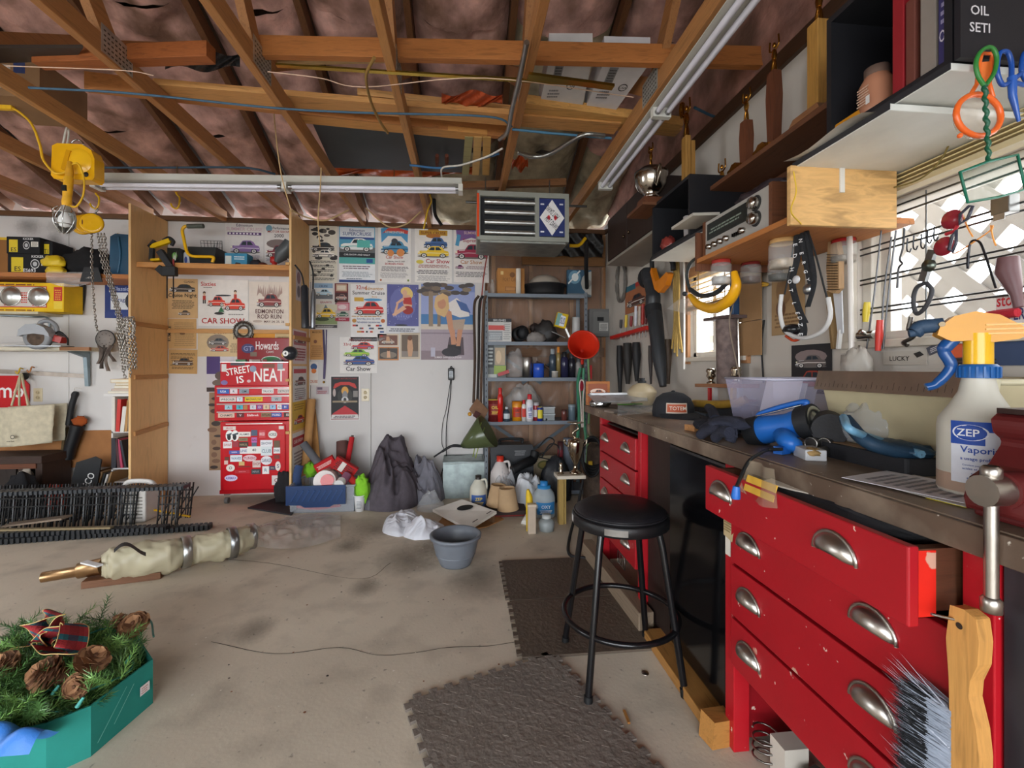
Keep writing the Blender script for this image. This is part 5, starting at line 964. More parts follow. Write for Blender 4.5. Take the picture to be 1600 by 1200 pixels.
solo('tape_curl',MB('2a2a2c').grid(lambda a,c:G(178+50*a,858-6*math.sin(a*3)+c*6,.2)+o_+Vector((0,0,.02*math.sin(a*5))),12,2),'rubber','loose dark tape end on top of the wrapped shaft','tape',fix=False)
# teal box with a christmas garland
zr=.15
A_,B_,C_=onZ(239,1030,zr),onZ(142,1103,zr),onZ(72,1131,zr)
A0=Vector((A_.x+.01,A_.y,0));B0=Vector((B_.x+.01,B_.y-.01,0));C0=Vector((C_.x,C_.y-.02,0))
D_=onZ(-70,1165,zr);E_=onZ(-130,1075,zr);F_=onZ(40,985,zr);G_=onZ(205,978,zr)
t=thing('garland_box','teal cardboard box full of a pine garland on the concrete floor','box',(A_.x-.3,A_.y-.05,0));o_=Vector(t.location)
rim=[A_,B_,C_,D_,E_,F_,G_];bot=[Vector((p.x,p.y,0)) for p in rim]
for i in range(7):
 p,q_=rim[i]-o_,rim[(i+1) % 7]-o_;r_,s_=bot[i]-o_,bot[(i+1) % 7]-o_
 n_=(q_-p).cross(Vector((0,0,1))).normalized()*.006
 obj('side_wall',MB('1f7f74').add([p,q_,s_,r_,p+n_,q_+n_,s_+n_,r_+n_],[(0,1,2,3),(7,6,5,4),(0,1,5,4),(1,2,6,5),(2,3,7,6),(3,0,4,7)]),'cardboard',t)
obj('base',MB('1a6a60').poly([p-o_+Vector((0,0,.004)) for p in bot]),'cardboard',t)
d_=(A_-B_).normalized();n_=d_.cross(Vector((0,0,1))).normalized()
Al=Art(B_-o_+Vector((0,0,-zr))+n_*.007,d_,(0,0,1),(A_-B_).length,zr,.0006);Al.b(.73,.42,.9,.62,'e2dcdc');Al.l(.75,.45,.88,.6,3,'c08a80');Al.p('6cb8ac',[(.05,.2),(.5,.88),(.51,.88),(.07,.2)]);Al.p('8cc8bc',[(.3,.3),(.62,.82),(.63,.82),(.31,.3)]);Al.build(t)
g=thing('pine_garland','artificial pine garland with cones and a plaid bow in the teal box','garland',(A_.x-.32,A_.y-.05,.0));go=Vector(g.location)
rg=random.Random(11);ndl=[MB('5a8248'),MB('7ba458'),MB('456b3c')]
cen=sum(rim,Vector())/7
def inside(p):
 s=None
 for i in range(7):
  a,b=rim[i],rim[(i+1) % 7];k=(b.x-a.x)*(p.y-a.y)-(b.y-a.y)*(p.x-a.x)
  if s is None:s=k > 0
  elif (k > 0) != s:return False
 return True
xs=[p.x for p in rim];ys=[p.y for p in rim];made=0
while made < 400:
 p=Vector((rg.uniform(min(xs),max(xs)),rg.uniform(min(ys),max(ys)),0))
 if not inside(cen+(p-cen)*1.04):continue
 made+=1;p.z=rg.uniform(.08,.185);ha=rg.uniform(0,6.28);el=rg.uniform(.05,.8);L_=rg.uniform(.09,.15)
 d=Vector((math.cos(ha)*math.cos(el),math.sin(ha)*math.cos(el),math.sin(el)))
 if not inside(cen+(p+d*L_-cen)*.94):d=Vector((-d.x,-d.y,d.z))
 x,y,z=frame(d);mb=ndl[made % 3];p=p-go
 for k in range(58):
  f_=k/58;a=k*2.4;q=p+d*(f_*L_);ln=.042*(1-.4*f_);nd=(d*.75+(x*math.cos(a)+y*math.sin(a))).normalized();sd=nd.cross(d).normalized()*.0018
  mb.add([q-sd,q+sd,q+nd*ln],[(0,1,2)])
for mb,nm in zip(ndl,('needles','needles','needles')):obj(nm,mb,'plastic',g,fix=False)['kind']='stuff'
def cone(p,d,L_,r):
 d=Vector(d).normalized();x,y,z=frame(d);mb=MB('5a3a26');p=Vector(p)
 mb.tube([p,p+d*L_*.5,p+d*L_*.95],[r*.5,r*.5,r*.1],8)
 n=62
 for k in range(n):
  f_=k/n;a=k*2.39996;rad=x*math.cos(a)+y*math.sin(a);R_=r*(math.sin(min(1,f_*1.4+.25)*1.57))*(1-max(0,f_-.55)*1.5);q=p+d*(f_*L_*.92)
  tip=q+rad*R_+d*(.2*r);s=rad.cross(d).normalized()*r*.3;mb.col(['8a6243','9c7250','6d4830'][k % 3])
  mb.add([q+rad*R_*.3-s*.5,q+rad*R_*.3+s*.5,tip+s,tip-s,tip+d*r*.1+rad*r*.06],[(0,1,2,3),(3,2,4)])
 obj('pine_cone',mb,'matte',g,fix=False)
for u,v,z,d,L_,r in ((100,1056,.2,(-.5,-.6,.55),.085,.05),(133,1047,.21,(.5,-.1,.7),.07,.046),(130,1066,.18,(.2,-.8,.3),.06,.036),(214,984,.2,(.1,-.5,.7),.06,.046),(190,982,.2,(-.4,.2,.8),.05,.03),(22,1048,.2,(-.2,-.5,.7),.07,.042)):
 cone(onZ(u,v,z)-go,d,L_,r)
def ribbon(pts,wd,parts=6):
 P=curve([onZ(u,v,z)-go for u,v,z in pts],10);vs=[];n=len(P);mb=MB()
 for i,p in enumerate(P):
  t_=(P[min(i+1,n-1)]-P[max(i-1,0)]).normalized();s=t_.cross(Vector((.25,.5,.9))).normalized()*wd
  vs.append([p+s*(k/parts*2-1) for k in range(parts+1)])
 for i in range(n-1):
  for k in range(parts):
   stripe=(i % 6) in (1,2);c=('27606a' if stripe else 'a32c30') if k in (1,4) else ('3a3a4c' if stripe else '8c2428')
   if k in (0,parts-1) and not stripe:c='b0343a'
   if stripe and k in (0,5):c='2f7682'
   mb.col(c).add([vs[i][k],vs[i+1][k],vs[i+1][k+1],vs[i][k+1]],[(0,1,2,3)],True)
 rb_=obj('plaid_bow',mb,'fabric',g,fix=False)
 ed=MB('d8b878');ed.tube([v[0] for v in vs],.0016,4);ed.tube([v[-1] for v in vs],.0016,4);obj('gold_edge',ed,'gloss',rb_)
ribbon([(66,1006,.23),(54,986,.28),(76,960,.32),(92,958,.31),(86,986,.26),(72,1006,.23)],.042)
ribbon([(72,1004,.23),(95,982,.28),(116,976,.29),(110,1012,.27),(90,1024,.25),(72,1008,.23)],.04)
ribbon([(70,1002,.2),(50,1003,.21),(36,1012,.2),(20,1020,.18)],.026);ribbon([(72,1004,.2),(72,1022,.19),(60,1026,.19)],.026);ribbon([(95,1020,.19),(112,1024,.18),(126,1014,.18)],.024);ribbon([(20,1024,.18),(5,1018,.19),(-12,1026,.18)],.03)
for pts in (((-5,1045,.17),(40,1030,.17),(98,1035,.18),(108,1008,.19),(140,990,.19),(190,974,.18),(232,968,.17),(240,995,.16)),((30,1100,.15),(80,1078,.15),(85,1090,.15),(120,1085,.15),(200,1050,.15),(207,1020,.16)),((5,1090,.15),(60,1110,.15),(115,1112,.14))):
 lc=obj('light_string',MB('2c8478').tube(curve([onZ(*q)-go for q in pts],8),.0035,5),'plastic',g)
for u,v in ((107,1002),(166,1037),(120,1105),(197,1036),(20,1030),(82,1085)):
 p=onZ(u,v,.175)-go;obj('bulb_socket',MB('3d9a90').cyl(p,p+Vector((.012,.008,.022)),.006,.004,8),'plastic',g)
solo('blue_bag',heap_geo := MB('3a78c8').grid(lambda a,c:Vector((onZ(-15,1172,.12).x+(a-.5)*.3,onZ(-15,1172,.12).y-.02+(c-.5)*.09,.15+.03*math.sin(a*9)*math.sin(c*5)+.02*math.sin(c*3.14))),24,10),'vinyl','shiny blue plastic bag at the near edge of the teal box','bag',fix=False)
# grey planter bucket
p=onZ(712,880,0);t=thing('planter_pot','round grey plastic planter pot on the bare concrete floor','pot',(p.x,p.y,0))
obj('shell',MB('6b7078').lathe([(0,.004),(.088,.0),(.094,.01),(.118,.07),(.134,.14),(.137,.155),(.15,.157),(.152,.172),(.146,.176),(.132,.172),(.126,.14),(.11,.07),(.088,.015),(0,.012)],36),'plastic',t)
obj('ridge',MB('747a82').lathe([(.113,.058),(.1165,.062),(.1165,.066),(.114,.066)],36),'plastic',t);obj('soil',MB('211b17').lathe([(0,.02),(.09,.02)],24),'matte',t)
# puzzle floor mats
material('mat_rubber',.55,nscale=3,namp=.15,bump=.5,bscale=55,dirt=('54493e',3,.5,.85),spec=.35)
def mat(o,rz,wd,dp,sides,c,lab,n=14):
 t=thing('foam_mat',lab,'mat',o,rz);P=[]
 def edge(a,b,on):
  a,b=Vector(a),Vector(b);d=b-a;s=Vector((d.y,-d.x)).normalized()*.02;P.append(a)
  if on:
   m=int(d.length/.055)
   for k in range(m):
    f0,f1=(k+.22)/m,(k+.62)/m;P.extend([a+d*f0,a+d*(f0-.06/m)+s,a+d*(f1+.06/m)+s,a+d*f1])
 cs=[(0,0),(wd,0),(wd,dp),(0,dp)]
 for i in range(4):edge(Vector(cs[i]),Vector(cs[(i+1) % 4]),sides[i])
 obj('tile',MB(c).prism([(p.x,p.y) for p in P],.001,.011,'xy'),'mat_rubber',t)
 if n:
  st=MB(c);r=random.Random(2)
  for i in range(int(wd/.042)):
   for j in range(int(dp/.042)):st.bx((.025+i*.042,.025+j*.042,.0113),(.022,.005,.0012),(0,0,(.8 if (i+j) % 2 else -.8)))
  obj('tread_bars',st,'mat_rubber',t)['kind']='stuff'
 return t
a=onZ(783,880,0);b=onZ(812,930,0);c_=onZ(815,1035,0)
mat((.222,2.215,0),0,.58,.46,(0,0,0,1),'5a4e44','worn dark foam mat under the far side of the stool',0);mat((.228,1.775,0),0,.6,.432,(0,0,0,1),'5d5146','worn dark foam mat under the near side of the stool',0)
a=onZ(637,1100,0);b=onZ(845,1032,0);d=b-a
mat((a.x+.21,a.y-.56,0),math.atan2(d.y,d.x),.57,.6,(0,1,1,1),'7d746c','grey diamond tread foam mat nearest the camera')
# ---------------------------------------------------------------- work bench along the right wall
m,N,L,b,col,mix,ramp,noise,tc=material('red_paint',.38,nscale=5,namp=.06,bump=.04)
n1=noise(9,6,tc.outputs['Object']);n2=noise(42,3,tc.outputs['Object'])
c1=mix(ramp(n1.outputs[0],[(.675,0.),(.69,1.)]),col,C('c99a86'));c1=mix(ramp(n2.outputs[0],[(.72,0.),(.735,.8)]),c1,C('e0c4b4'));L.new(c1,b.inputs['Base Color'])
m,N,L,b,col,mix,ramp,noise,tc=material('worktop',.45,nscale=4,namp=.2,bump=.1,bscale=30)
n1=noise(6,7,tc.outputs['Object']);n2=noise(60,3,tc.outputs['Object'])
c1=mix(ramp(n1.outputs[0],[(.45,0.),(.7,.8)]),col,C('9c8b78'));c1=mix(ramp(n2.outputs[0],[(.7,0.),(.74,.9)]),c1,C('cfc6b8'));L.new(c1,b.inputs['Base Color'])
BX,BT=.785,.91
t=thing('worktop','long dark worn worktop over the red drawers and the black fridge','worktop',(1.08,1.5,BT-.045));o_=Vector(t.location)
wt=MB('7a6756').prism([(BX,.12),(1.375,.12),(1.375,2.88),(BX,2.88)],BT-.045,BT,'xy');wt.v=[p-o_ for p in wt.v];obj('board',wt,'worktop',t,bevel=.004)
fe=MB('5d4b3e').box(BX-.012-o_.x,BX-.0-o_.x,.12-o_.y,2.88-o_.y,-.002,.043);obj('front_edge',fe,'worktop',t,bevel=.002)
def cup_pull(par,y,z,s=1.0,x=0):
 mb=MB('b9b3ac');n=14
 pr=[(.0,.0),(.35,.3),(.62,.52),(.86,.55),(1.0,.5)]
 vs=[]
 for i in range(9):
  ph=math.pi/2*i/8
  for k in range(n+1):
   a=math.pi*k/n;w_=.047*s;h_=.042*s
   vs.append((x-.026*s*math.cos(ph)*(.35+.65*math.sin(a)),y+w_*math.cos(a)*math.sin(ph*.55+.71),z-.012*s+h_*math.sin(a)*(.25+.75*math.sin(ph))))
 mb.add(vs,[(i*(n+1)+k,i*(n+1)+k+1,(i+1)*(n+1)+k+1,(i+1)*(n+1)+k) for i in range(8) for k in range(n)],True)
 mb.tube([(x-.002,y+.051*s*math.cos(math.pi*k/12),z-.014*s+.046*s*math.sin(math.pi*k/12)) for k in range(13)],.0035*s,5)
 return obj('cup_pull',mb,'steel',par,fix=False,solid=.0015)
def cabinet(nm,y0,y1,zs,lab,x0=.80,pull=(.16,.84),out=None,pw=.045,topz=.862):
 t=thing(nm,lab,'cabinet',(1.08,(y0+y1)/2,0));ox,oy=1.08,(y0+y1)/2;q=(y1-y0)/2;xf=x0-ox
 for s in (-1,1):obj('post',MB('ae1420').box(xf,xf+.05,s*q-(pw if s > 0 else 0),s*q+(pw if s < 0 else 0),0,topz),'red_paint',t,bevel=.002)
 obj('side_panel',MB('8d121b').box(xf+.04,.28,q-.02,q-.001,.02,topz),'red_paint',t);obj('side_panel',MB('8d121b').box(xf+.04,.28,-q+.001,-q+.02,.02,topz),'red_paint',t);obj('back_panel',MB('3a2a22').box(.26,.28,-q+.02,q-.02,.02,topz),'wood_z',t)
 for i,(za,zb) in enumerate(zs):
  dx=out[1] if out and out[0]==i else 0
  d=obj('drawer',MB('a5131f').box(xf-.012-dx,xf+.008-dx,-q+pw+.004,q-pw-.004,za,zb),'red_paint',t,bevel=.003)
  if dx:
   bd=MB('5a3420').box(xf+.008-dx,xf+.35,-q+pw+.012,-q+pw+.03,za+.01,zb-.008).box(xf+.008-dx,xf+.35,q-pw-.03,q-pw-.012,za+.01,zb-.008).box(xf+.008-dx,xf+.35,-q+pw+.012,q-pw-.012,za+.01,za+.02)
   obj('drawer_box',bd,'wood_x',d);
   pe=MB('d8281c').box(xf+.0085-dx,xf+.045-dx,-q+pw+.0105,-q+pw+.0118,za+.012,zb-.01);obj('paint_overrun',pe,'red_paint',d)
  for f_ in pull:cup_pull(d,q-pw-f_*(2*q-2*pw),(za+zb)/2+.004,1,xf-.012-dx)
 for (za,zb),(zc,zd) in zip(zs[:-1],zs[1:]):
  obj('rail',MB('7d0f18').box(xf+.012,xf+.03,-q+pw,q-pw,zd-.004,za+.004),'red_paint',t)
 return t
cabinet('drawer_cabinet',.61,1.326,[(.732,.862),(.575,.722),(.418,.566),(.27,.409)],'near red drawer cabinet with its top drawer pulled out',out=(0,.08),pull=(.14,.76))
t2=cabinet('drawer_cabinet',2.0,2.63,[(.672,.818),(.52,.664),(.368,.512),(.21,.36)],'far red drawer cabinet with a dark gap above its drawers',pull=(.2,.78),pw=.035)
obj('gap_back',MB('241a16').box(-.25,.2,-.26,.26,.822,.83),'wood_y',t2)
obj('wire_bracket',MB('9a958e').tube([(-.285,-.02,.14),(-.285,-.02,.2),(-.285,-.12,.2),(-.285,-.12,.14)],.003,5,True).tube([(-.285,-.05,.14),(-.285,-.05,.2)],.002,4).tube([(-.285,-.085,.14),(-.285,-.085,.2)],.002,4),'steel',t2)
# dark board between the far cabinet and the fridge, fridge
solo('dark_plank',MB('2a1c17').box(.83,.86,1.765,1.99,.03,.86),'wood_z','dark brown upright board between the far red cabinet and the fridge','board')
t=thing('mini_fridge','black mini fridge under the worktop, reflecting the stool','fridge',(1.08,1.55,.045))
obj('body',MB('0d0d0f').box(-.2,.26,-.2,.205,0,.80),'gloss',t,bevel=.008);dr=obj('door',MB('0a0a0c').box(-.262,-.205,-.205,.205,.01,.80),M['gloss'],t,bevel=.012)
obj('gasket',MB('2a2a2c').box(-.206,-.198,-.19,.19,.02,.79),'rubber',t)
A=Art((-.262,.205,.0),(0,-1,0),(0,0,1),.41,.8,.001);A.t(.78,.94,.014,'INSIGNIA','d8d8d8',.22);A.build(dr)
material('fridge_black',.12,spec=.6);dr.data.materials[0]=M['fridge_black']
# timber sill along the floor under the bench
solo('sill_timber',MB('8d7a66').bar((.75,2.75,.045),(.785,1.9,.045),.07,.085),'wood_y','grey weathered timber on the floor before the far red cabinet','timber',bevel=.004)
solo('sill_timber',MB('a8763c').bar((.80,1.86,.022),(.80,1.36,.022),.09,.04),'wood_y','raw yellow timber on the floor under the black fridge','timber',bevel=.003)
solo('wood_wedge',MB('b07a3c').bx((.785,1.33,.04),(.1,.06,.08),(0,.1,.2)),'wood_x','rough wood chock at the foot of the near red cabinet','chock')
p=onZ(1008,1052,0);solo('floor_coin',MB('8a8078').lathe([(.0,.003),(.013,.003),(.014,0)],14,(p.x,p.y,.0)),'steel','small grey disc on the floor beside the stool','disc')
solo('wood_sliver',MB('a8743a').bar(onZ(975,1110,.004),onZ(983,1130,.004),.008,.006),'wood_y','thin wood sliver on the floor beside the near mat','sliver')
# scraps under the open bottom of the near cabinet
for i,(y,z,s,c,lb) in enumerate(((1.18,.06,.05,'c8c0b4','white block under the near red cabinet'),(1.1,.05,.045,'4a4440','dark block under the near red cabinet'),(1.22,.03,.03,'8a8a8a','grey block under the near red cabinet'))):
 solo('scrap_block',MB(c).bx((.9+.02*i,y,z),(s*1.4,s*1.2,s*2 if i==0 else .06),(0,0,.3*i)),'paint',lb,'block')
solo('wire_coil',MB('8a8680').tube([(.87+.035*math.cos(k*.5),1.235+.035*math.sin(k*.5),.012+.002*k) for k in range(44)],.003,5),'steel','coil of wire on the floor under the near red cabinet','wire')
# paper note stuck on the near post
p=onX(1142,850,.80);t=thing('paper_tag','torn cream paper tag hanging on the near red cabinet post','tag',(.798,1.292,.70));obj('sheet',MB('c9b48a').grid(lambda a,c:(-.002-.012*(1-c)*a,.036-.065*a,.085*(c-1)+.02),6,6),'paper',t,fix=False);A=Art((-.004,.03,-.05),(0,-1,0),(0,0,1),.05,.05,.004);A.l(.1,.1,.9,.9,5,'8a744c');A.build(t)
obj('lower_scrap',MB('d8d0c4').box(-.003,-.001,.0,.025,-.12,-.06),'paper',t)
# things in the open drawer
def inD(x,y,z):return Vector((x,y,z))
solo('tool_tray',lump((.85,.93,.845),(.11,.24,.035),6,'26262a',.5),'rubber','heap of dark tools in the open red drawer','tools')
solo('foil_bag',MB('b8a890').grid(lambda a,c:Vector((.70+.03*c+.01*math.sin(a*6),1.10-.15*a*(1.0-.35*c),.835+.075*c-.012*math.sin(a*3.1)*(1-c))),14,10),'clear','clear pouch with a yellow card hanging over the open drawer','bag',fix=False)
solo('yellow_card',MB('d8a83c').add([(.704,1.085,.84),(.704,.975,.84),(.716,.975,.878),(.716,1.085,.878)],[(0,1,2,3)]),'paper','yellow card inside the clear pouch at the open drawer','card',solid=.002)
solo('drawer_papers',MB('cfc6b6').bx((.8,1.0,.868),(.08,.16,.004),(0,-.1,.3)),'paper','papers lying in the open red drawer','paper')
# stool
t=thing('stool','round black vinyl stool with four black metal legs and a foot ring','stool',(.592,1.688,0))
seat=MB('17161a').lathe([(0,.638),(.09,.636),(.14,.628),(.168,.612),(.172,.6),(.165,.59),(.0,.59)],40);obj('seat',seat,'vinyl',t);obj('seat_band',MB('131214').lathe([(.176,.556),(.181,.56),(.181,.592),(.176,.598),(.165,.598),(.165,.556),(.176,.556)],40),'vinyl',t);obj('piping',MB('1e1d20').tube([(.171*math.cos(k*.157),.171*math.sin(k*.157),.604) for k in range(40)],.004,6,True),'vinyl',t)
obj('tape_patch',MB('8a8784').lathe([(.1815,.565),(.1815,.588)],6,a0=-2.2,a1=-1.75),'steel',t);obj('label',MB('c9c7c4').lathe([(.1815,.566),(.1815,.59)],4,a0=2.95,a1=3.15),'print',t)
for a in (-2.35,-.78,.78,2.36):
 lg=obj('leg',MB('121113').tube([(.145*math.cos(a),.145*math.sin(a),.58),(.165*math.cos(a),.165*math.sin(a),.5),(.245*math.cos(a),.245*math.sin(a),.015)],.0125,10),'gloss',t)
 obj('foot',MB('0c0c0d').cyl((.242*math.cos(a),.242*math.sin(a),.03),(.246*math.cos(a),.246*math.sin(a),.0),.0155,n=10),'rubber',lg)
obj('foot_ring',MB('121113').tube([(.212*math.cos(k*.13),.212*math.sin(k*.13),.215) for k in range(48)],.011,8,True),'gloss',t)
# ---------------------------------------------------------------- grey steel rack against the back wall
yr=4.0;a=onY(757,458,yr);b=onY(918,458,yr);rx0,rx1=a.x,b.x
ZR=[onY(838,v,yr).z for v in (768,658,590,534,459)]
t=thing('steel_rack','grey steel five shelf rack beside the white wall','rack',((rx0+rx1)/2,yr+.15,0));q=(rx1-rx0)/2
for x in (-q,q):
 for y in (-.15,.15):
  s=1 if x < 0 else -1;e=1 if y < 0 else -1
  lg=obj('post',MB('6d747b').box(min(x,x+.03*s),max(x,x+.03*s),min(y,y+.002*e),max(y,y+.002*e),0,ZR[4]+.02).box(min(x,x+.002*s),max(x,x+.002*s),min(y,y+.03*e),max(y,y+.03*e),0,ZR[4]+.02),'paint',t)
  if y < 0:
   hl=MB('2d3034')
   for k in range(34):hl.box(x+s*.012,x+s*.019,y-.0008,y-.0001,.05+k*.052,.068+k*.052)
   obj('slots',hl,'matte',lg)['kind']='stuff'
for z in ZR:obj('shelf_pan',MB('78808a').box(-q+.003,q-.003,-.147,.147,z-.003,z).box(-q+.03,q-.03,-.149,-.146,z-.032,z),'paint',t,bevel=.001)
for zz in (ZR[1],ZR[3]):
 for s in (-1,1):obj('brace',MB('5d646b').bar((-s*q*.9,.148,zz-.03+(.0)),(s*q*.2,.148,zz-.38),.004,.03),'paint',t)
RX=t.location.x
def lathe_thing(nm,lab,cat,x,y,z,prof,c,parts=(),mt='gloss',n=20,lbl=None):
 t=thing(nm,lab,cat,(x,y,z));obj('body',MB(c).lathe(prof,n),mt,t)
 for pn,pp,pc,pm in parts:obj(pn,MB(pc).lathe(pp,n),pm,t)
 if lbl: # wrapped band: r, z0, z1, colour, [text]
  r,za,zb,lc=lbl[:4];lo=obj('label',MB(lc).lathe([(r*1.004,za),(r*1.004,zb)],n,a0=-2.6,a1=-.5),'print',t,fix=False)
  if len(lbl) > 4:
   A=Art((-r*.6,-r*1.02,za),(1,0,0),(0,0,1),r*1.2,zb-za,.0025)
   A.t(.5,.55,.28,lbl[4],lbl[5] if len(lbl) > 5 else '2a2a2c',.9);A.l(.1,.1,.9,.45,3,lbl[5] if len(lbl) > 5 else '5a5a5c');A.build(lo)
 return t
def can(u0,u1,vt,zs,y,c,lab,cat='can',cap=None,shape='can',lbl=None,mt='gloss',nm=None):
 a=onY(u0,600,y);b=onY(u1,600,y);r=(b.x-a.x)/2;h=onY((u0+u1)/2,vt,y).z-zs;x=(a.x+b.x)/2
 if shape=='can':pr=[(0,0),(r,0),(r,h*.97),(r*.92,h),(0,h)];cp=[(r*.98,h*.93),(r,h),(0,h*1.01)]
 elif shape=='spray':pr=[(0,0),(r,0),(r,h*.72),(r*.7,h*.8),(r*.5,h*.82),(0,h*.82)];cp=[(r*.62,h*.78),(r*.62,h*.98),(r*.5,h),(0,h)]
 elif shape=='bottle':pr=[(0,0),(r*.95,0),(r,h*.06),(r,h*.62),(r*.8,h*.74),(r*.38,h*.84),(r*.36,h*.9),(0,h*.9)];cp=[(r*.42,h*.86),(r*.42,h),(0,h)]
 else:pr=[(0,0),(r,0),(r,h*.85),(r*.9,h*.9),(0,h*.9)];cp=[(r*1.02,h*.84),(r*1.02,h),(0,h)]
 if lbl:lbl=(r,h*lbl[0],h*lbl[1])+tuple(lbl[2:])
 return lathe_thing(nm or cat.replace(' ','_'),lab,cat,x,y,zs+.001,pr,c,[('cap',cp,cap,'plastic')] if cap else (),mt,18,lbl)
Z0,Z1,Z2,Z3,Z4=ZR
# top of the rack
x0,x1,z0,z1=rc(777,422,819,455,4.1);t=thing('cardboard_carton','small brown carton on top of the steel rack','carton',((x0+x1)/2,4.16,Z4));q=(x1-x0)/2;h=z1-Z4+.01;obj('carton',MB('b87f45').box(-q,q,-.08,.08,0,h),'cardboard',t,bevel=.002)
A=Art((-q,-.08,0),(1,0,0),(0,0,1),2*q,h);A.b(.12,.75,.22,.88,'d8b878');A.t(.5,.5,.14,'PORT CARD','8a5a2c',.6);A.b(.28,.14,.68,.3,'7a4e26');A.b(.3,.16,.66,.28,'b87f45');A.e(.55,.75,.1,.1,'7a4e26');A.build(t)
can(806,814,420,Z4,4.03,'d8cfc2','white tube standing before the small brown carton','tube',nm='white_tube');can(766,773,437,Z4,4.05,'b8b4ae','small clear bottle on the top corner of the steel rack','bottle','a8a49c','bottle',mt='clear')
a=onY(821,440,4.06);b=onY(886,440,4.06);r=(b.x-a.x)/2;t=thing('black_pan','black round pan holding a dusty white ball, on top of the rack','pan',((a.x+b.x)/2,4.15,Z4))
obj('bowl',MB('17171a').lathe([(0,0),(r*.86,0),(r*.92,.02),(r*.96,.085),(r*1.06,.09),(r*1.06,.1),(r*.93,.1),(r*.86,.02),(0,.015)],30),'rubber',t);t=solo('dusty_ball',MB('a89c8e').ball((a.x*.5+b.x*.5,4.15,Z4+.092),(r*.8,r*.8,r*.56),20,12),'matte','dusty white dome resting in the black pan','dome')
x0,x1,z0,z1=rc(888,424,926,458,4.08);t=thing('blade_box','dark blue flat box with a saw blade picture on the rack top','box',((x0+x1)/2,4.14,Z4));q=(x1-x0)/2;h=z1-Z4+.02;obj('carton',MB('3b5a70').box(-q,q,-.02,.02,0,h),'cardboard',t,bevel=.002)
A=Art((-q,-.02,0),(1,0,0),(0,0,1),2*q,h);A.b(0,0,1,.12,'6a7478');A.e(.3,.72,.25,.25,'6a93a8');A.e(.32,.72,.14,.15,'d8dcd8');A.p('d8dcd8',[(.05,.45),(.55,.95),(.5,.98),(.02,.5)]);A.p('aaa79f',[(1,.05),(.8,.12),(.62,.3),(.56,.5),(.62,.72),(.8,.9),(1,.95)]);A.e(.88,.5,.12,.14,'8a867e');A.build(t)
# shelf 4
x0,x1,z0,z1=rc(762,498,799,532,4.02);t=thing('white_carton','white carton with a red band on the second shelf of the rack','carton',((x0+x1)/2,4.1,Z3));q=(x1-x0)/2;h=z1-Z3;obj('carton',MB('c9c6c2').box(-q,q,-.09,.09,0,h),'cardboard',t,bevel=.002)
A=Art((-q,-.09,0),(1,0,0),(0,0,1),2*q,h);A.b(0,.85,1,1,'2a2a2c');A.t(.5,.87,.1,'BRUSHES','c8c8c8',.6);A.b(.03,.5,.72,.7,'c8504c');A.b(.02,.05,.62,.45,'8d9094');A.l(.05,.1,.6,.4,4,'c0c4c6');A.l(.66,.1,.96,.9,9,'9a9a98');A.build(t)
t=thing('black_blower_part','black round blower housing on the second rack shelf','part',(onY(812,520,4.05).x,4.06,Z3));obj('ring',MB('141416').lathe([(.05,-.03),(.068,-.03),(.068,.03),(.05,.03),(.05,-.03)],22,(0,0,.07),(.5,-1,.2)),'rubber',t);obj('body',MB('1b1b1e').ball((.03,.04,.085),(.06,.06,.07)),'rubber',t)
solo('grey_cloth',restlump(onY(838,525,4.05).x,4.06,Z3,(.09,.06,.06),8,'8a8480',.45),'fabric','pale grey rag on the second rack shelf','cloth');solo('dark_bundle',restlump(onY(850,520,4.1).x+.02,4.16,Z3,(.13,.07,.13),11,'2b2726',.5),'vinyl','bundle of dark hoses on the second rack shelf','bundle')
solo('brown_wedge',MB('3b2a24').prism([(0,0),(.07,.0),(.05,.1),(.01,.13)],4.16,4.2) if False else lump((onY(836,500,4.2).x,4.22,Z3+.14),(.05,.04,.05),3,'33241f',.4,flat=False),'rubber','dark brown knob piece above the grey rag','part')
crate(874,512,4.03,(.1,.06,.13),(0,R(14),0),'d8b41e','yellow box lettered S5 tilted on the second rack shelf',lambda A:(A.b(.0,.1,.42,.95,'7aa8a0'),A.p('dfe4ec',[(.35,.1),(.8,.1),(.8,.8),(.35,.85)]),A.t(.57,.25,.45,'SUS','2a2a6a',.4)),'yellow_box')
solo('steel_blanks',MB('8f8d8a').bar(onY(862,518,4.0),onY(883,528,4.0),.02,.006).bar(onY(880,505,4.02),onY(890,527,4.0),.006,.016),'steel','loose steel blades lying on the second rack shelf','blade');can(894,906,496,Z3,4.06,'c9c7c4','clear white topped tube at the end of the second rack shelf','tube','a8b0b4',mt='milky')
# shelf 3
x0,x1,z0,z1=rc(762,538,791,588,4.02);t=thing('tool_pack','grey green blister pack with gloves on the third rack shelf','pack',((x0+x1)/2,4.06,Z2));q=(x1-x0)/2;h=z1-Z2;obj('card',MB('7e8280').box(-q,q,-.01,.01,0,h),'cardboard',t);A=Art((-q,-.01,0),(1,0,0),(0,0,1),2*q,h);A.b(0,.3,.35,1,'4a4e50');A.l(.03,.4,.3,.95,5,'c0c4c2');A.b(.4,.38,.95,.9,'b8a48a');A.e(.6,.62,.15,.2,'d8c0a0');A.b(.35,.1,1,.36,'9ab05a');A.b(0,0,.5,.1,'c8ccc8');A.build(t)
x0,x1,_,z1=rc(826,552,846,590,4.03);can(816,832,558,Z2,4.05,'b8b4ae','steel cup on the third rack shelf','cup',mt='steel');can(833,850,568,Z2,4.03,'2a52b8','blue lidded tin on the third rack shelf','tin','2d4f9c',mt='gloss')
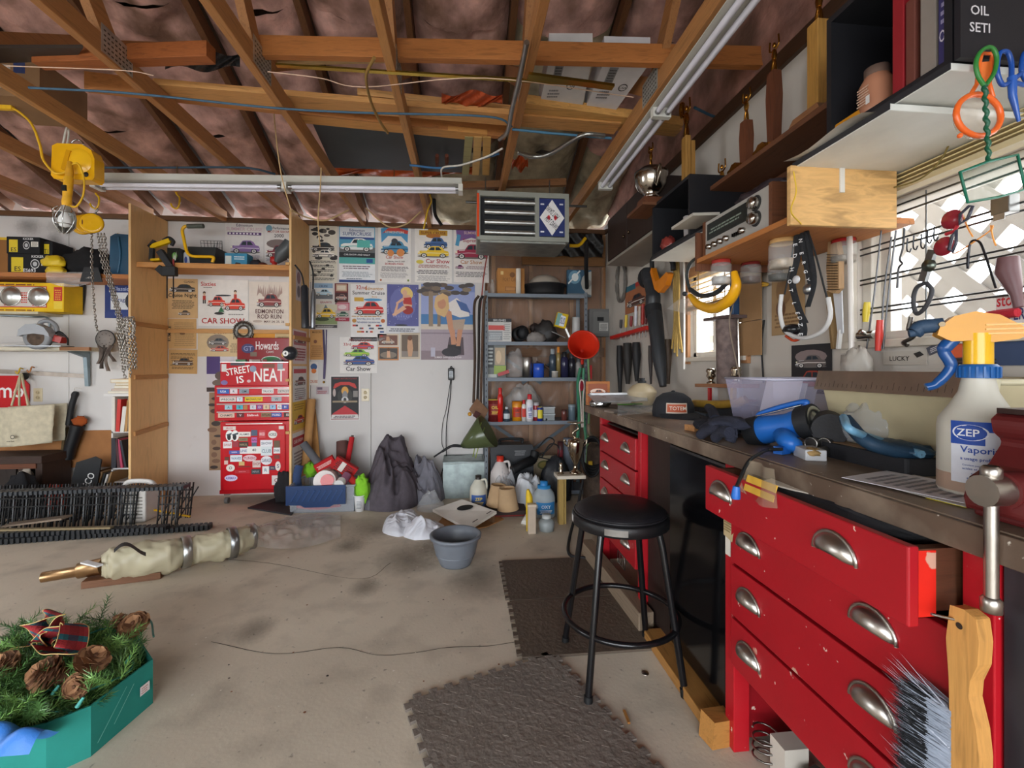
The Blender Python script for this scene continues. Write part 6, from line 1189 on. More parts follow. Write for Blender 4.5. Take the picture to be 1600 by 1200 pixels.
solo('clear_bag',restlump(onY(805,570,4.12).x,4.15,Z2,(.1,.06,.16),5,'cfc8c4',.5),'clear','clear bag of parts on the third rack shelf','bag',fix=False);solo('red_pliers',MB('a8282a').bar(onY(778,586,3.98),onY(795,580,3.98),.02,.03),'plastic','red handled pliers at the front of the third rack shelf','pliers')
solo('curved_tool',MB('4d3a2e').tube(curve([onY(838,566,4.1),onY(855,574,4.08),onY(866,586,4.02)]),.012),'wood_x','brown curved tool handle on the third rack shelf','tool')
for i,(u0,u1,vt,c,cap,lb) in enumerate(((858,869,545,'3a4652','8d9296','dark bottle with a grey cap on the third rack shelf'),(869,876,542,'8d7a4a','d8862a','orange tipped tube on the third rack shelf'),(876,888,550,'2c2c48','1b1b1e','dark violet can on the third rack shelf'),(888,899,553,'23232a','3a3a3e','black spray can on the third rack shelf'),(899,909,560,'8d8a86','5a5a5a','grey can at the end of the third rack shelf'))):can(u0,u1,vt,Z2,4.06,c,lb,'can',cap,'spray')
can(862,872,580,Z2,3.98,'9a968e','small grey jar at the front of the third rack shelf','jar','c8c4bc','jar')
# shelf 2
for (u0,u1,vt,y,c,cap,sh,lb,lbl,cat) in ((762,783,624,4.03,'6d2020','c8b04a','can','dark red oil can on the fourth rack shelf',(.3,.8,'8a2a28','OIL','e8c84a'),'can'),(777,786,606,3.99,'c4241e','c01a18','spray','small red can with a pointed spout on the fourth rack shelf',None,'can'),(786,797,636,4.0,'34404c','c8ccd0','bottle','short grey bottle on the fourth rack shelf',(.2,.55,'c0c8cc'),'bottle'),(800,816,627,4.05,'d8901e','c87818','jar','orange yellow canister on the fourth rack shelf',(.2,.7,'c83a1e','GRIT'),'canister'),(815,822,625,4.0,'d8d4d0','b8242a','spray','thin white can with a red top on the fourth rack shelf',(.2,.6,'c83a30'),'can'),(822,833,616,4.0,'e2e0e2','c0222a','spray','tall white spray can with a red cap on the fourth rack shelf',(.1,.6,'d8d8e4','LUBE','2a3a8a'),'can'),(832,842,629,4.05,'a83038','c8c4c8','jar','red and white jar on the fourth rack shelf',(.2,.6,'d8d0d0'),'jar'),(839,848,636,4.0,'2a3a8a','d8c83a','can','blue can with a yellow mark on the fourth rack shelf',(.2,.8,'d8c83a'),'can'),(877,886,640,4.02,'6a3a34','4a2a26','jar','small brown jar on the fourth rack shelf',None,'jar'),(888,899,632,4.06,'6a7c88','8a98a0','jar','grey blue jar at the end of the fourth rack shelf',None,'jar')):
 can(u0,u1,vt,Z1,y,c,lb,cat,cap,sh,lbl)
for k,(v0,v1,c,lb) in enumerate(((656,644,'9aa0a2','lower clear parts case on the fourth rack shelf'),(643,627,'a8aeb0','upper clear parts case on the fourth rack shelf'))):
 x0,x1,z0,z1=rc(849,v0,867,v1,4.02);zb=Z1+.001+k*.062;t=thing('parts_case',lb,'case',((x0+x1)/2,4.08,zb));q=(x1-x0)/2;obj('box',MB(c).box(-q,q,-.06,.06,0,.055),'milky',t,bevel=.004);obj('lid',MB('c8ced0').box(-q-.003,q+.003,-.063,.063,.05,.06),'milky',t)
solo('bag_heap',restlump(onY(818,625,4.2).x,4.21,Z1,(.17,.05,.2),15,'c8c4c0',.5),'clear','clear plastic wrap behind the cans on the fourth rack shelf','wrap',fix=False)
for k in range(3):p=onY(852+k*12,655,4.04);solo('socket_bit',MB(['5a5a5c','8a8a8a','3a3a3c'][k % 3]).cyl((p.x,4.02+.01*(k % 2),Z1+.012),(p.x+.02,4.04,Z1+.012),.011,n=10),'steel',['dark small steel fitting before the clear parts cases','pale small steel fitting before the clear parts cases','black small fitting beside the brown jar'][k],'fitting')
# bottom shelf: black speaker case, hose, helmet
x0,x1,z0,z1=rc(767,668,834,722,3.98);t=thing('black_toolbox','large black plastic tool case standing on the bottom rack shelf','case',((x0+x1)/2,4.08,Z0));q=(x1-x0)/2;h=.42
obj('body',MB('26282c').prism([(-q,0),(q*.82,0),(q,.1),(q,h-.05),(q*.95,h),(-q*.95,h),(-q,h-.04)],-.09,.09),'plastic',t,bevel=.012)
obj('dial',MB('2c2f34').lathe([(0,.006),(.03,.006),(.055,.004),(.06,0)],22,(-q*.5,-.092,h*.62),(0,-1,0)),'plastic',t);obj('dial_center',MB('d8d8d8').lathe([(0,.012),(.008,.011),(.009,.004)],12,(-q*.5,-.092,h*.62),(0,-1,0)),'chrome',t);obj('moulding',MB('24262a').tube(curve([(-q*.95,-.092,h*.3),(-.02,-.094,h*.32),(.06,-.094,h*.52),(q*.9,-.092,h*.54)]),.008),'plastic',t);A=Art((.02,-.092,h*.78),(1,0,0),(0,0,1),.1,.05,.0015);A.l(0,0,1,1,3,'8a8a8c');A.build(t)
obj('latch',MB('9a9a9a').bx((q*.7,-.095,h*.25),(.04,.01,.03)),'steel',t);obj('handle',MB('1a1b1d').tube(curve([(-.1,0,h),(-.09,0,h+.035),(.09,0,h+.035),(.1,0,h)]),.012),'rubber',t)
hs=MB('131315');P=curve([(onY(800,735,3.86)),onY(818,725,3.9),onY(832,718,3.98),onY(836,705,4.0)],12);hs.tube(P,[.036+.006*(k % 2) for k in range(len(P))],12);solo('ribbed_hose',hs,'rubber','black ribbed hose curling off the bottom rack shelf','hose')
x0,x1,z0,z1=rc(836,677,868,722,4.1);t=thing('plate_sign','cream square plate with a dark green badge behind the hose','plate',((x0+x1)/2,4.2,Z0+.06));q=(x1-x0)/2;obj('plate',MB('a8977c').box(-q,q,-.005,.005,0,.22),'paper',t);A=Art((-q,-.005,0),(1,0,0),(0,0,1),2*q,.22);A.e(.55,.6,.36,.2,'5a5a2a');A.e(.55,.6,.28,.13,'8a7a3a');A.build(t)
solo('wire_tangle',MB('141414').tube(curve([onY(u,v,4.0) for u,v in ((840,700),(856,684),(866,690),(852,706),(838,712),(868,718),(874,700),(860,694),(846,716))]),.006),'rubber','tangle of black cable on the bottom rack shelf','cable')
can(880,896,684,Z0,4.05,'6d7480','grey pail at the end of the bottom rack shelf','pail',None);can(871,880,690,Z0,4.02,'7a3038','maroon tin on the bottom rack shelf','tin','4a2a2c','jar')
# ---------------------------------------------------------------- clutter between the rack and the bench, unit heater, panel
def H(u,v,y,t):return onY(u,v,y)-Vector(t.location)
t=thing('breaker_panel','grey metal breaker panel on the bare stud wall','panel',(onY(938,505,4.3).x,4.33,onY(938,526,4.26).z));q=.125;h=onY(938,483,4.26).z-t.location.z
obj('case',MB('6b6a68').box(-q,q,-.09,-.02,0,h),'paint',t,bevel=.004);dr=obj('door',MB('73726f').box(-q*.72,q*.72,-.096,-.09,h*.12,h*.9),'paint',t,bevel=.002);obj('latch',MB('1d1d1f').box(-q*.4,q*.1,-.1,-.096,h*.56,h*.7),'plastic',dr);A=Art((-q*.25,-.0965,h*.2),(1,0,0),(0,0,1),q*.7,h*.3);A.b(0,0,1,1,'b9b6b0');A.l(.1,.1,.9,.9,5,'6a6866');A.build(dr)
# unit heater hung from the joists
yh=3.15;a=onY(746,374,yh);b=onY(889,303,yh);t=thing('unit_heater','grey unit heater with steel tubes hanging under the joists','heater',((a.x+b.x)/2,yh,a.z));q=(b.x-a.x)/2;h=b.z-a.z
obj('cabinet',MB('8d8f86').box(-q,q,.03,.42,0,h).box(-q,q,0,.03,0,.03).box(-q,q,0,.03,h-.035,h).box(-q,-q+.02,0,.03,.03,h-.035).box(.08,.11,0,.03,.03,h-.035).box(q-.03,q,0,.03,.03,h-.035),'paint',t);obj('recess',MB('232427').box(-q+.02,.08,.026,.029,.03,h-.035),'matte',t)
for k in range(4):obj('heat_tube',MB('b9bbb9').cyl((-q+.05,.012,.055+k*(h-.1)/3.4),(.08,.012,.055+k*(h-.1)/3.4),.02,n=14),'steel',t)
A=Art((.11,-.0,.035),(1,0,0),(0,0,1),q-.14,h-.075);A.b(0,0,1,1,'1f2d66');A.p('e6e4e4',[(.5,.98),(.98,.5),(.5,.02),(.02,.5)]);A.p('c8202c',[(.38,.42),(.3,.5),(.38,.58),(.44,.5)]);A.p('c8202c',[(.62,.42),(.56,.5),(.62,.58),(.7,.5)]);A.t(.58,.7,.15,'HOT DAWG','1a1d2c',.62,1,137);A.t(.42,.3,.15,'HOT DAWG','1a1d2c',.62,1,-43)
for x,y in ((.12,.85),(.86,.86),(.12,.12),(.86,.12)):A.b(x-.07,y-.02,x+.07,y+.02,'d8d8e0')
A.build(t);obj('safety_strip',MB('d8502a').box(-q-.004,-q+.012,-.004,.0,.02,h-.02),'gloss',t);obj('bottom_pan',MB('9a9b94').box(-q+.02,q-.02,.02,.4,-.012,0),'galvanised',t)
for x in (-q+.06,q-.12):obj('hanger_rod',MB('8a8a88').cyl((x,.1,h),(x,.1,ZC+.05-a.z),.004,n=6),'steel',t)
obj('rail',MB('6a6a68').cyl((-q-.08,.15,h-.03),(q+.17,.15,h-.03),.009,n=8),'steel',t)
# leather pouch, straps and green lamp shade left of the rack
t=thing('leather_pouch','brown leather tool pouch hanging left of the steel rack','pouch',onY(745,660,3.95));
obj('pouch',MB('7a5a44').prism([(p.x,p.z) for p in (H(733,640,3.95,t),H(745,622,3.95,t),H(763,640,3.95,t),H(752,663,3.95,t))],-.03,.02),'fabric',t,bevel=.01);obj('pocket',MB('4d2c2a').bx(H(745,648,3.915,t),(.05,.02,.05),(0,.5,0)),'fabric',t)
for k,(u,c) in enumerate(((740,'4a3a30'),(746,'2e2826'),(751,'5a4436'))):obj('strap',MB(c).tube(curve([H(u,630,3.95,t),H(u+2,560,3.98,t),H(u+1+k*2,480,4.0,t),H(u+8,462,4.0,t)]),.012),'fabric',t)
obj('brass_knob',MB('c08a2a').ball(H(734,647,3.93,t),.018),'gloss',t)
t=thing('green_cone','olive green cone shade with a black handle beside the rack','shade',onY(748,722,3.85));d=Vector((.9,-.25,.55)).normalized()
P0=H(722,697,3.85,t);obj('cone',MB('4e5738').tube([P0,P0+d*.05,P0+d*.26],[.02,.05,.15],22,cap=False),'gloss',t,solid=.003);obj('handle',MB('17171a').tube(curve([H(678,714,3.83,t),H(690,706,3.83,t),H(706,697,3.84,t),P0]),[.008]*9+[.012]*8+[.014]*8),'rubber',t);obj('green_cord',MB('8a9a3a').tube(curve([H(757,668,3.9,t),H(750,690,3.86,t),H(743,716,3.8,t)]),.004),'rubber',t);obj('green_cord',MB('8a9a3a').tube(curve([H(752,660,3.9,t),H(744,690,3.86,t),H(739,714,3.8,t)]),.004),'rubber',t)
# jugs and tubs on the floor
def jug(u0,u1,vt,vb,y,c,lab,capc,lc,tx=None,hand=True,tc='2a2a2c'):
 a=onY(u0,vb,y);b=onY(u1,vt,y);g=onZ((u0+u1)/2,vb,0);t=thing('plastic_jug',lab,'jug',((a.x+b.x)/2,y,0));r=(b.x-a.x)/2;h=b.z
 obj('body',MB(c).lathe([(0,0),(r*.9,0),(r,.012),(r,h*.55),(r*.92,h*.66),(r*.5,h*.84),(r*.3,h*.88),(r*.3,h*.92),(0,h*.92)],22),'milky',t);obj('cap',MB(capc).lathe([(r*.36,h*.88),(r*.36,h),(0,h)],16),'plastic',t)
 if hand:obj('handle',MB(c).tube(curve([(r*.35,-.01,h*.86),(r*.8,-.02,h*.88),(r*.95,-.02,h*.74),(r*.9,-.01,h*.58)]),r*.13,7),'milky',t)
 lo=obj('label',MB(lc).lathe([(r*1.006,h*.12),(r*1.006,h*.46)],22,a0=-2.5,a1=-.6),'print',t,fix=False)
 A=Art((-r*.7,-r*1.03,h*.14),(1,0,0),(0,0,1),r*1.4,h*.3,.002)
 if tx:A.t(.5,.55,.3,tx,tc,.9)
 A.l(.1,.1,.9,.45,3,tc);A.build(lo);return t
def zat(v,y):return 0
jug(734,761,742,793,3.72,'d8d4c4','cream jug with a black cap on the floor before the metal bin','2a2420','3a5a9a','ZEP',True,'e8d050');jug(766,797,712,770,3.92,'d9d0cc','white jug with a red top behind the plant pots','c8321e','d8d0d0',None,True)
t=jug(833,867,751,816,3.48,'b9c4ca','large blue and white tub on the floor before the rack','2a7ab8','3a8ac8','OXY',False,'e8eef2');obj('wide_lid',MB('2f86c4').lathe([(.05,.0),(.052,.035),(0,.035)],24,(0,0,onY(850,765,3.48).z)),'plastic',t)
for k,(u,v,y,rz,lb) in enumerate(((776,786,3.62,.1,'rear tan paper plant pot, turned upside down'),(794,792,3.52,-.06,'front tan paper plant pot, turned upside down'))):
 p=onZ(u,v+10,0);t=thing('paper_pot',lb,'pot',(onY(u,v,y).x,y,0.05));t.rotation_euler=(0,rz,0);obj('shell',MB('c0a07a').lathe([(.085,0),(.082,.004),(.062,.165),(.056,.165),(.074,.01)],26),'cardboard',t);obj('top_cap',MB('b3936c').lathe([(.06,.15),(0,.15)],20),'cardboard',t)
t=thing('book','dark flat box lying under the tan paper pots','box',(onY(790,800,3.55).x,3.58,0));obj('cover',MB('3a2c2a').box(-.16,.16,-.1,.12,0,.046),'cardboard',t,bevel=.003);obj('red_edge',MB('8a2a26').box(-.161,.161,-.102,-.1,.006,.014),'paper',t)
p=onZ(828,812,0);t=thing('spray_bottle','white bottle lying on its side on the floor before the blue tub','bottle',(p.x,3.36,.04),rot=(0,1.05,.9));obj('body',MB('d6d3cc').lathe([(0,-.09),(.036,-.09),(.04,-.08),(.04,.03),(.016,.07),(.014,.095),(0,.095)],18),'plastic',t);obj('cap',MB('e4e2dc').lathe([(.018,.075),(.018,.115),(0,.118)],14),'plastic',t);A=Art((-.02,-.041,-.06),(1,0,0),(0,0,1),.04,.08,.002);A.e(.5,.5,.4,.2,'4a4038');A.l(.1,.05,.9,.3,3,'6a6058');A.build(t)
p=onZ(856,833,0);t=thing('clear_tub','small clear plastic tub on the floor before the blue tub','tub',(p.x,p.y+.05,0));obj('tub',MB('9aa0a0').lathe([(0,.003),(.05,.003),(.058,.06),(.04,.085),(.03,.085),(.03,.1),(0,.1)],20),'milky',t);obj('lid',MB('b9bcba').lathe([(.033,.09),(.033,.112),(0,.112)],16),'plastic',t)
x0,x1,_,z1=rc(869,881,795,835,3.08);t=thing('cream_canister','narrow cream canister on the floor beside the clear tub','canister',((x0+x1)/2,3.12,0));obj('body',MB('b5a492').box(-.028,.028,-.02,.02,0,.2),'plastic',t,bevel=.006);obj('lid',MB('c9baa6').box(-.03,.03,-.022,.022,.19,.205),'plastic',t);solo('yellow_nozzle',MB('d8b424').tube([(t.location.x,3.18,.0),(t.location.x-.01,3.18,.24),(t.location.x-.02,3.17,.29)],[.03,.024,.01],12),'plastic','yellow nozzle standing behind the cream canister','nozzle')
def bag(u0,u1,vt,vb,y,dep,lab,seed,c='d8dade',mt='clear'):return heap(u0,u1,vt,vb,y,dep,c,lab,'bag',seed,mt,.6,'clear_bag',40)
bag(768,812,735,790,3.85,.12,'clear crumpled bag behind the tan paper pots',31);bag(800,855,735,800,3.78,.16,'larger clear crumpled bag before the bottom rack shelf',33,'dfe3e8','milky')
solo('dark_bag',restlump(onY(870,770,3.85).x,3.88,0,(.13,.1,.24),17,'2a2c30',.4),'vinyl','dark plastic bag between the blue tub and the trophy','bag')
# silver trophy cup on a wood column
yt=3.3;p=onY(893,740,yt);t=thing('trophy_cup','silver trophy cup with wings on a tan column beside the rack','trophy',(p.x,yt,0));zt=p.z
obj('column',MB('a88a4a').box(-.1,-.065,-.03,.03,0,zt-.02).box(-.06,-.045,-.02,.03,0,zt-.02),'wood_z',t);obj('platform',MB('d3c9b8').box(-.12,.09,-.07,.07,zt-.025,zt),'paint',t,bevel=.003)
obj('cup',MB('b8ab98').lathe([(0,0),(.045,0),(.048,.012),(.02,.03),(.012,.06),(.018,.075),(.04,.12),(.056,.18),(.06,.23),(.054,.25),(.03,.262),(0,.265)],24,(.03,0,zt)),'chrome',t);obj('top_plate',MB('cfc6b4').lathe([(0,.0),(.06,0),(.06,.006),(0,.006)],20,(.03,0,zt+.375)),'chrome',t);obj('stem',MB('c0b4a0').tube(curve([(.03,0,zt+.26),(.01,0,zt+.3),(.05,0,zt+.33),(.03,0,zt+.375)]),.008),'chrome',t)
for s in (-1,1):obj('handle',MB('c0b4a0').tube(curve([(.03+s*.056,0,zt+.2),(.03+s*.08,0,zt+.22),(.03+s*.085,0,zt+.25),(.03+s*.07,0,zt+.235)]),.006),'chrome',t)
obj('small_figure',MB('b9ad9a').lathe([(0,0),(.025,0),(.012,.02),(.018,.04),(.01,.06),(.014,.075),(0,.085)],12,(-.08,0,zt)),'chrome',t)
# red funnel, hoses, tag
t=thing('red_funnel','large red funnel hanging at the right post of the rack','funnel',onY(911,590,3.9));c=H(911,541,3.88,t);ax=Vector((-.1,-.85,.35)).normalized()
obj('cone',MB('d0321c').lathe([(.018,-.15),(.02,-.08),(.125,.0),(.13,.03),(.137,.034),(.137,.04),(.126,.036),(.118,.004),(.014,-.078),(.012,-.15)],32,c,ax),'gloss',t);obj('spout',MB('b82818').cyl(c-ax*.08,c-ax*.05+Vector((0,0,-.14)),.022,.012,12),'gloss',t)
for k,(pts,r,c,lb) in enumerate((([(907,575),(903,600),(905,650),(902,690)],.014,'2f7a58','dark green hose hanging at the right rack post'),([(912,575),(911,610),(913,660),(916,690)],.012,'4a8a68','pale green hose hanging at the right rack post'),([(919,560),(921,620),(918,700),(914,740)],.01,'6a8a5a','olive cable hanging at the right rack post'))):
 solo('hanging_hose',MB(c).tube(curve([onY(u,v,3.88) for u,v in pts]),r,8),'rubber',lb,'hose')
p=onY(909,606,3.84);t=thing('loop_tag','white loop with a dark red centre hanging before the green hoses','tag',p);obj('loop',MB('d8c8c0').tube(curve([(0,0,-.34),(-.01,0,-.1),(-.02,0,0),(-.012,0,.06),(.012,0,.06),(.02,0,0),(.012,0,-.1),(.012,0,-.34)]),.006),'plastic',t);obj('core',MB('8d1a2c').ball((0,0,.015),(.018,.012,.045)),'fabric',t)
solo('red_tool',MB('b8242a').bar(onY(922,571,4.0),onY(922,592,4.0),.03,.02),'plastic','red plastic handle hanging behind the green hoses','tool')
# black hose coils and pump by the far end of the bench
cb=MB('161619')
for k in range(5):cb.tube([(onY(927,725,3.35).x+.01*k+(.075+.008*k)*math.cos(a*.22),3.38+.03*k,.47+(.15-.012*k)*math.sin(a*.22)) for a in range(29)],.011,6,True)
cb.tube(curve([onY(912,745,3.35),onY(903,790,3.25),onZ(890,840,.012),onZ(890,866,.012),onZ(915,872,.012)]),.01);solo('black_hose',cb,'rubber','coiled black hose hanging by the far end of the bench','hose')
t=thing('shop_pump','dusty brown pump barrel on the floor behind the coiled hose','pump',(1.12,3.62,0));obj('barrel',MB('4a3c32').lathe([(0,0),(.15,0),(.155,.02),(.15,.28),(.13,.3),(.12,.5),(.08,.54),(0,.54)],24),'rust',t);obj('lid',MB('6a5a4a').lathe([(0,.54),(.09,.54),(.09,.57),(0,.58)],20),'rust',t);obj('yellow_tag',MB('c09a2a').bx((-.13,-.11,.36),(.03,.02,.1)),'plastic',t);obj('pipe',MB('7a6a58').tube(curve([(-.05,-.1,.58),(-.13,-.1,.62),(-.14,-.1,.7)]),.014),'rust',t)
solo('chrome_latch',MB('c9c4ba').tube([onY(938,645,3.2)+Vector((.012*math.cos(k*.524),0,.03*math.sin(k*.524))) for k in range(12)],.004,5,True),'chrome','small chrome ring hanging under the far end of the worktop','ring')
# ---------------------------------------------------------------- right wall: windows, shelves, hanging tools
def X_(u,v,x):return onX(u,v,x)
def window(n,y0,y1,z0,z1,mid):
 o_=Vector((XR,(y0+y1)/2,z0));q=(y1-y0)/2;h=z1-z0
 t=bpy.data.objects.new('window_%d' % n,None);COLL.objects.link(t);t.location=o_;t['kind']='structure'
 obj('frame',MB('d9d3c8').box(.02,.1,-q,-q+.035,0,h).box(.02,.1,q-.035,q,0,h).box(.02,.1,-q,q,0,.03).box(.02,.1,-q,q,h-.03,h),'paint',t,bevel=.003)
 for m_ in mid:obj('mullion',MB('e2ddd4').box(.04,.08,m_-o_.y-.018,m_-o_.y+.018,.03,h-.03),'paint',t)
 obj('casing',MB('b5835a' if n==1 else 'cfc6b8').box(-.018,.0,-q-.05,-q,-.04,h+.05).box(-.018,.0,q,q+.05,-.04,h+.05).box(-.018,0,-q,q,h,h+.05),'wood_z' if n==1 else 'paint',t)
 obj('sill',MB('cdc3b4').box(-.03,.1,-q-.04,q+.04,-.025,0),'paint',t,bevel=.003)
 obj('pane',MB('ffffff').box(.058,.061,-q+.03,q-.03,.03,h-.03),'pane',t)
material('pane',.02,alpha=.06,spec=.6)
window(1,*W1,(2.46,));window(2,*W2,(1.40,.82))
# lattice outside the near window, garden wall outside the far one
t=thing('garden_lattice','white diagonal wooden lattice outside the near window','lattice',(1.72,.9,.7))
for sg,xo in ((1,0),(-1,.012)):
 for k in range(-8,19):
  y0=-1.6+k*.17;L_=1.35;a=Vector((xo,y0,.0));b=Vector((xo,y0+sg*L_,L_))
  def clip(p,q):
   d=q-p;t0,t1=0.,1.
   for lo,hi,pc,dc in ((-.75,.95,p.y,d.y),):
    ta,tb=sorted(((lo-pc)/dc,(hi-pc)/dc));t0,t1=max(t0,ta),min(t1,tb)
   return (p+d*t0,p+d*t1) if t1-t0 > .05 else None
  c=clip(a,b) if sg > 0 else clip(Vector((xo,y0+.2,0)),Vector((xo,y0+.2-L_,L_)))
  if c:obj('slat',MB('8a8680').bar(c[0],c[1],.056,.009,(1,0,0)),'paint',t)
t=thing('garden_lattice','pale wooden screen outside the far window','lattice',(1.75,2.5,.9))
for y_ in (-.5,.9):obj('post',MB('a8947c').box(-.02,.02,y_-.02,y_+.02,-1.03,.5),'wood_z',t)
for k in range(5):obj('slat',MB('b9a58c').bar((0,-.5,.05+.1*k),(0,.9,.05+.1*k),.012,.05),'wood_y',t)
# bamboo blind and raised mini blinds
t=thing('slat_blind','tan slatted blind at the top of the far window','blind',(1.36,2.39,1.50))
for k in range(7):obj('slat',MB('d8b068').bar((0,-.25,.02+.028*k),(0,.25,.02+.028*k),.016,.003),'wood_y',t)
for y in (-.15,.12):obj('tape',MB('b08a4a').box(-.009,-.008,y,y+.01,.0,.21),'fabric',t)
obj('bottom_rail',MB('8d6a42').box(-.012,.012,-.26,.26,-.01,.012),'wood_y',t)
t=thing('mini_blind','raised cream mini blind bunched above the near window','blind',(1.335,.88,1.70))
obj('head_rail',MB('d8cdb4').box(-.025,.025,-.6,.58,.085,.115),'paint',t)
for k in range(6):obj('slat',MB('e0cc9a' if k % 2 else 'cdb98c').box(-.026,.024,-.6,.58,.008+k*.0125,.0115+k*.0125),'gloss',t)
obj('bottom_rail',MB('c4b48e').box(-.02,.02,-.6,.58,-.012,.004),'paint',t)
p=X_(1430,290,1.30);obj('pull_cord',MB('7a6a3a').tube(curve([X_(u,v,1.29)-Vector(t.location) for u,v in ((1313,266),(1330,290),(1362,297),(1400,292),(1440,278),(1470,250),(1490,210))]),.0025,5),'fabric',t)
# dark corner cabinet
t=thing('corner_cabinet','dark brown wall cabinet high in the far corner','cabinet',(1.24,2.98,1.95));obj('body',MB('2a1b16').box(-.13,.135,-.42,.42,0,.33),'wood_z',t,bevel=.003)
for s in (-1,1):dr=obj('door',MB('2f1f19').box(-.145,-.13,min(0,s*.415)+.003,max(0,s*.415)-.003,.01,.32),'wood_z',t,bevel=.002);obj('knob',MB('5a4a3a').ball((-.152,s*.05,.1),.01),'steel',dr)
obj('base_strip',MB('8d867c').box(-.15,.135,-.43,.43,-.018,0),'paint',t);obj('bracket',MB('1d2530').box(-.02,.0,-.3,-.26,-.12,-.018),'paint',t)
# open black cubbies on white boards
def cubby(y0,y1,z0,z1,x0,lab,near=False):
 t=thing('black_cubby',lab,'cubby',((x0+1.375)/2,(y0+y1)/2,z0));ox=t.location.x;q=(y1-y0)/2;a,b=x0-ox,1.375-ox;h=z1-z0
 obj('side_panel',MB('19191d').box(a,b,-q,-q+.016,0,h),'paint',t);obj('side_panel',MB('19191d').box(a,b,q-.016,q,0,h),'paint',t);obj('top_panel',MB('1c1c20').box(a,b,-q,q,h,h+.016),'paint',t);obj('back_panel',MB('141417').box(b-.012,b,-q+.016,q-.016,0,h),'paint',t);obj('bottom_panel',MB('19191d').box(a,b,-q+.016,q-.016,0,.012),'paint',t)
 return t
def wboard(x0,y0,y1,z,lab,c='d8d9d4',th=.016,x1=1.375):
 t=thing('white_board_shelf',lab,'shelf',((x0+x1)/2,(y0+y1)/2,z-th));ox=(x1-x0)/2;q=(y1-y0)/2;obj('board',MB(c).box(-ox,ox,-q,q,0,th),'paint',t,bevel=.002);obj('edge_band',MB('2a2a2e').box(-ox-.002,-ox,-q,q,.002,th),'paint',t)
wboard(1.05,1.85,2.47,1.765,'white board shelf under the far black cubby');cubby(2.03,2.46,1.767,2.04,1.05,'far open black cubby holding small red things')
wboard(1.0,.84,1.18,1.78,'white board shelf under the near black cubby, close to the camera');cubby(.842,1.17,1.782,2.10,1.005,'near open black cubby with a jar and books')
wboard(.975,.95,1.262,1.758,'lower white board shelf over the plywood end');solo('shelf_paper',MB('d9d4cc').grid(lambda a,c:Vector((.95+.06*a,1.0+.27*c,1.762+.006*math.sin(c*7)+.008*a)),4,8),'paper','curled papers on the lower white board','paper',fix=False)
solo('clear_tumbler',MB('b9b4b4').cyl((1.12,2.16,1.782),(1.12,2.16,1.90),.03,.034,16),'milky','clear plastic tumbler in the far black cubby','tumbler');solo('red_trinket',restlump(1.1,2.36,1.782,(.04,.05,.05),5,'8d3a34',.4),'gloss','small red trinket in the far black cubby','trinket');solo('orange_strip',MB('d89a3c').bx((1.065,2.37,1.775),(.02,.11,.012)),'wood_y','thin orange wood strip at the edge of the far black cubby','strip')
# near cubby contents
zc=1.796
t=thing('brown_jar','dusty brown lidded jar in the near black cubby','jar',(1.05,1.06,zc));obj('body',MB('a8745a').lathe([(0,0),(.036,0),(.038,.01),(.038,.075),(.028,.095),(.025,.1),(0,.1)],22),'gloss',t);obj('lid',MB('6a564c').lathe([(.027,.096),(.027,.118),(0,.12)],18),'plastic',t)
A=Art((-.039,.022,.015),(0,-1,0),(0,0,1),.044,.06,.001);A.l(.1,.1,.9,.9,7,'c8a890');A.b(.7,.05,.95,.4,'d8d4d0');A.build(t)
solo('orange_brush',MB('c8861e').bx((1.03,1.11,zc+.01),(.03,.1,.018),(0,.2,0)),'plastic','orange brush lying before the brown jar','brush')
for i,(y,w_,c,h,lb,tx) in enumerate(((.975,.028,'8d1a22',.26,'red spined book in the near black cubby',None),(.945,.022,'6a3a30',.2,'brown booklet beside the red spined book',None),(.905,.034,'8a8078',.2,'grey cardboard tube box in the near black cubby',None),(.868,.03,'3a3568',.26,'blue violet carton lettered OIL in the near black cubby','MOTOR OIL'))):
 t=thing('book' if i < 2 else 'carton',lb,'book' if i < 2 else 'carton',(1.05,y,zc));obj('cover',MB(c).box(-.03,.14,-w_/2,w_/2,0,h),'print',t,bevel=.002)
 if tx:A=Art((-.03,w_/2,0),(0,-1,0),(0,0,1),w_,h);A.t(.5,.2,.1,'OIL','d8d4e0',.8);A.l(.2,.35,.8,.9,8,'a8a4c8');A.build(t)
t=thing('carton','black carton with a round seal at the near end of the near cubby','carton',(1.02,.835,zc));
t.location=(1.06,.826,1.782);obj('cover',MB('1c1a20').box(-.055,.2,-.0,.012,0,.22),'print',t);A=Art((-.055,0,0),(1,0,0),(0,0,1),.255,.22);A.e(.16,.68,.1,.12,'d8d4d8');A.e(.16,.68,.085,.1,'1c1a20');A.e(.16,.68,.05,.05,'d8d4d8');A.t(.17,.4,.09,'OIL','d0ccd0',.24);A.t(.17,.24,.09,'SETI','d0ccd0',.26);A.build(t)
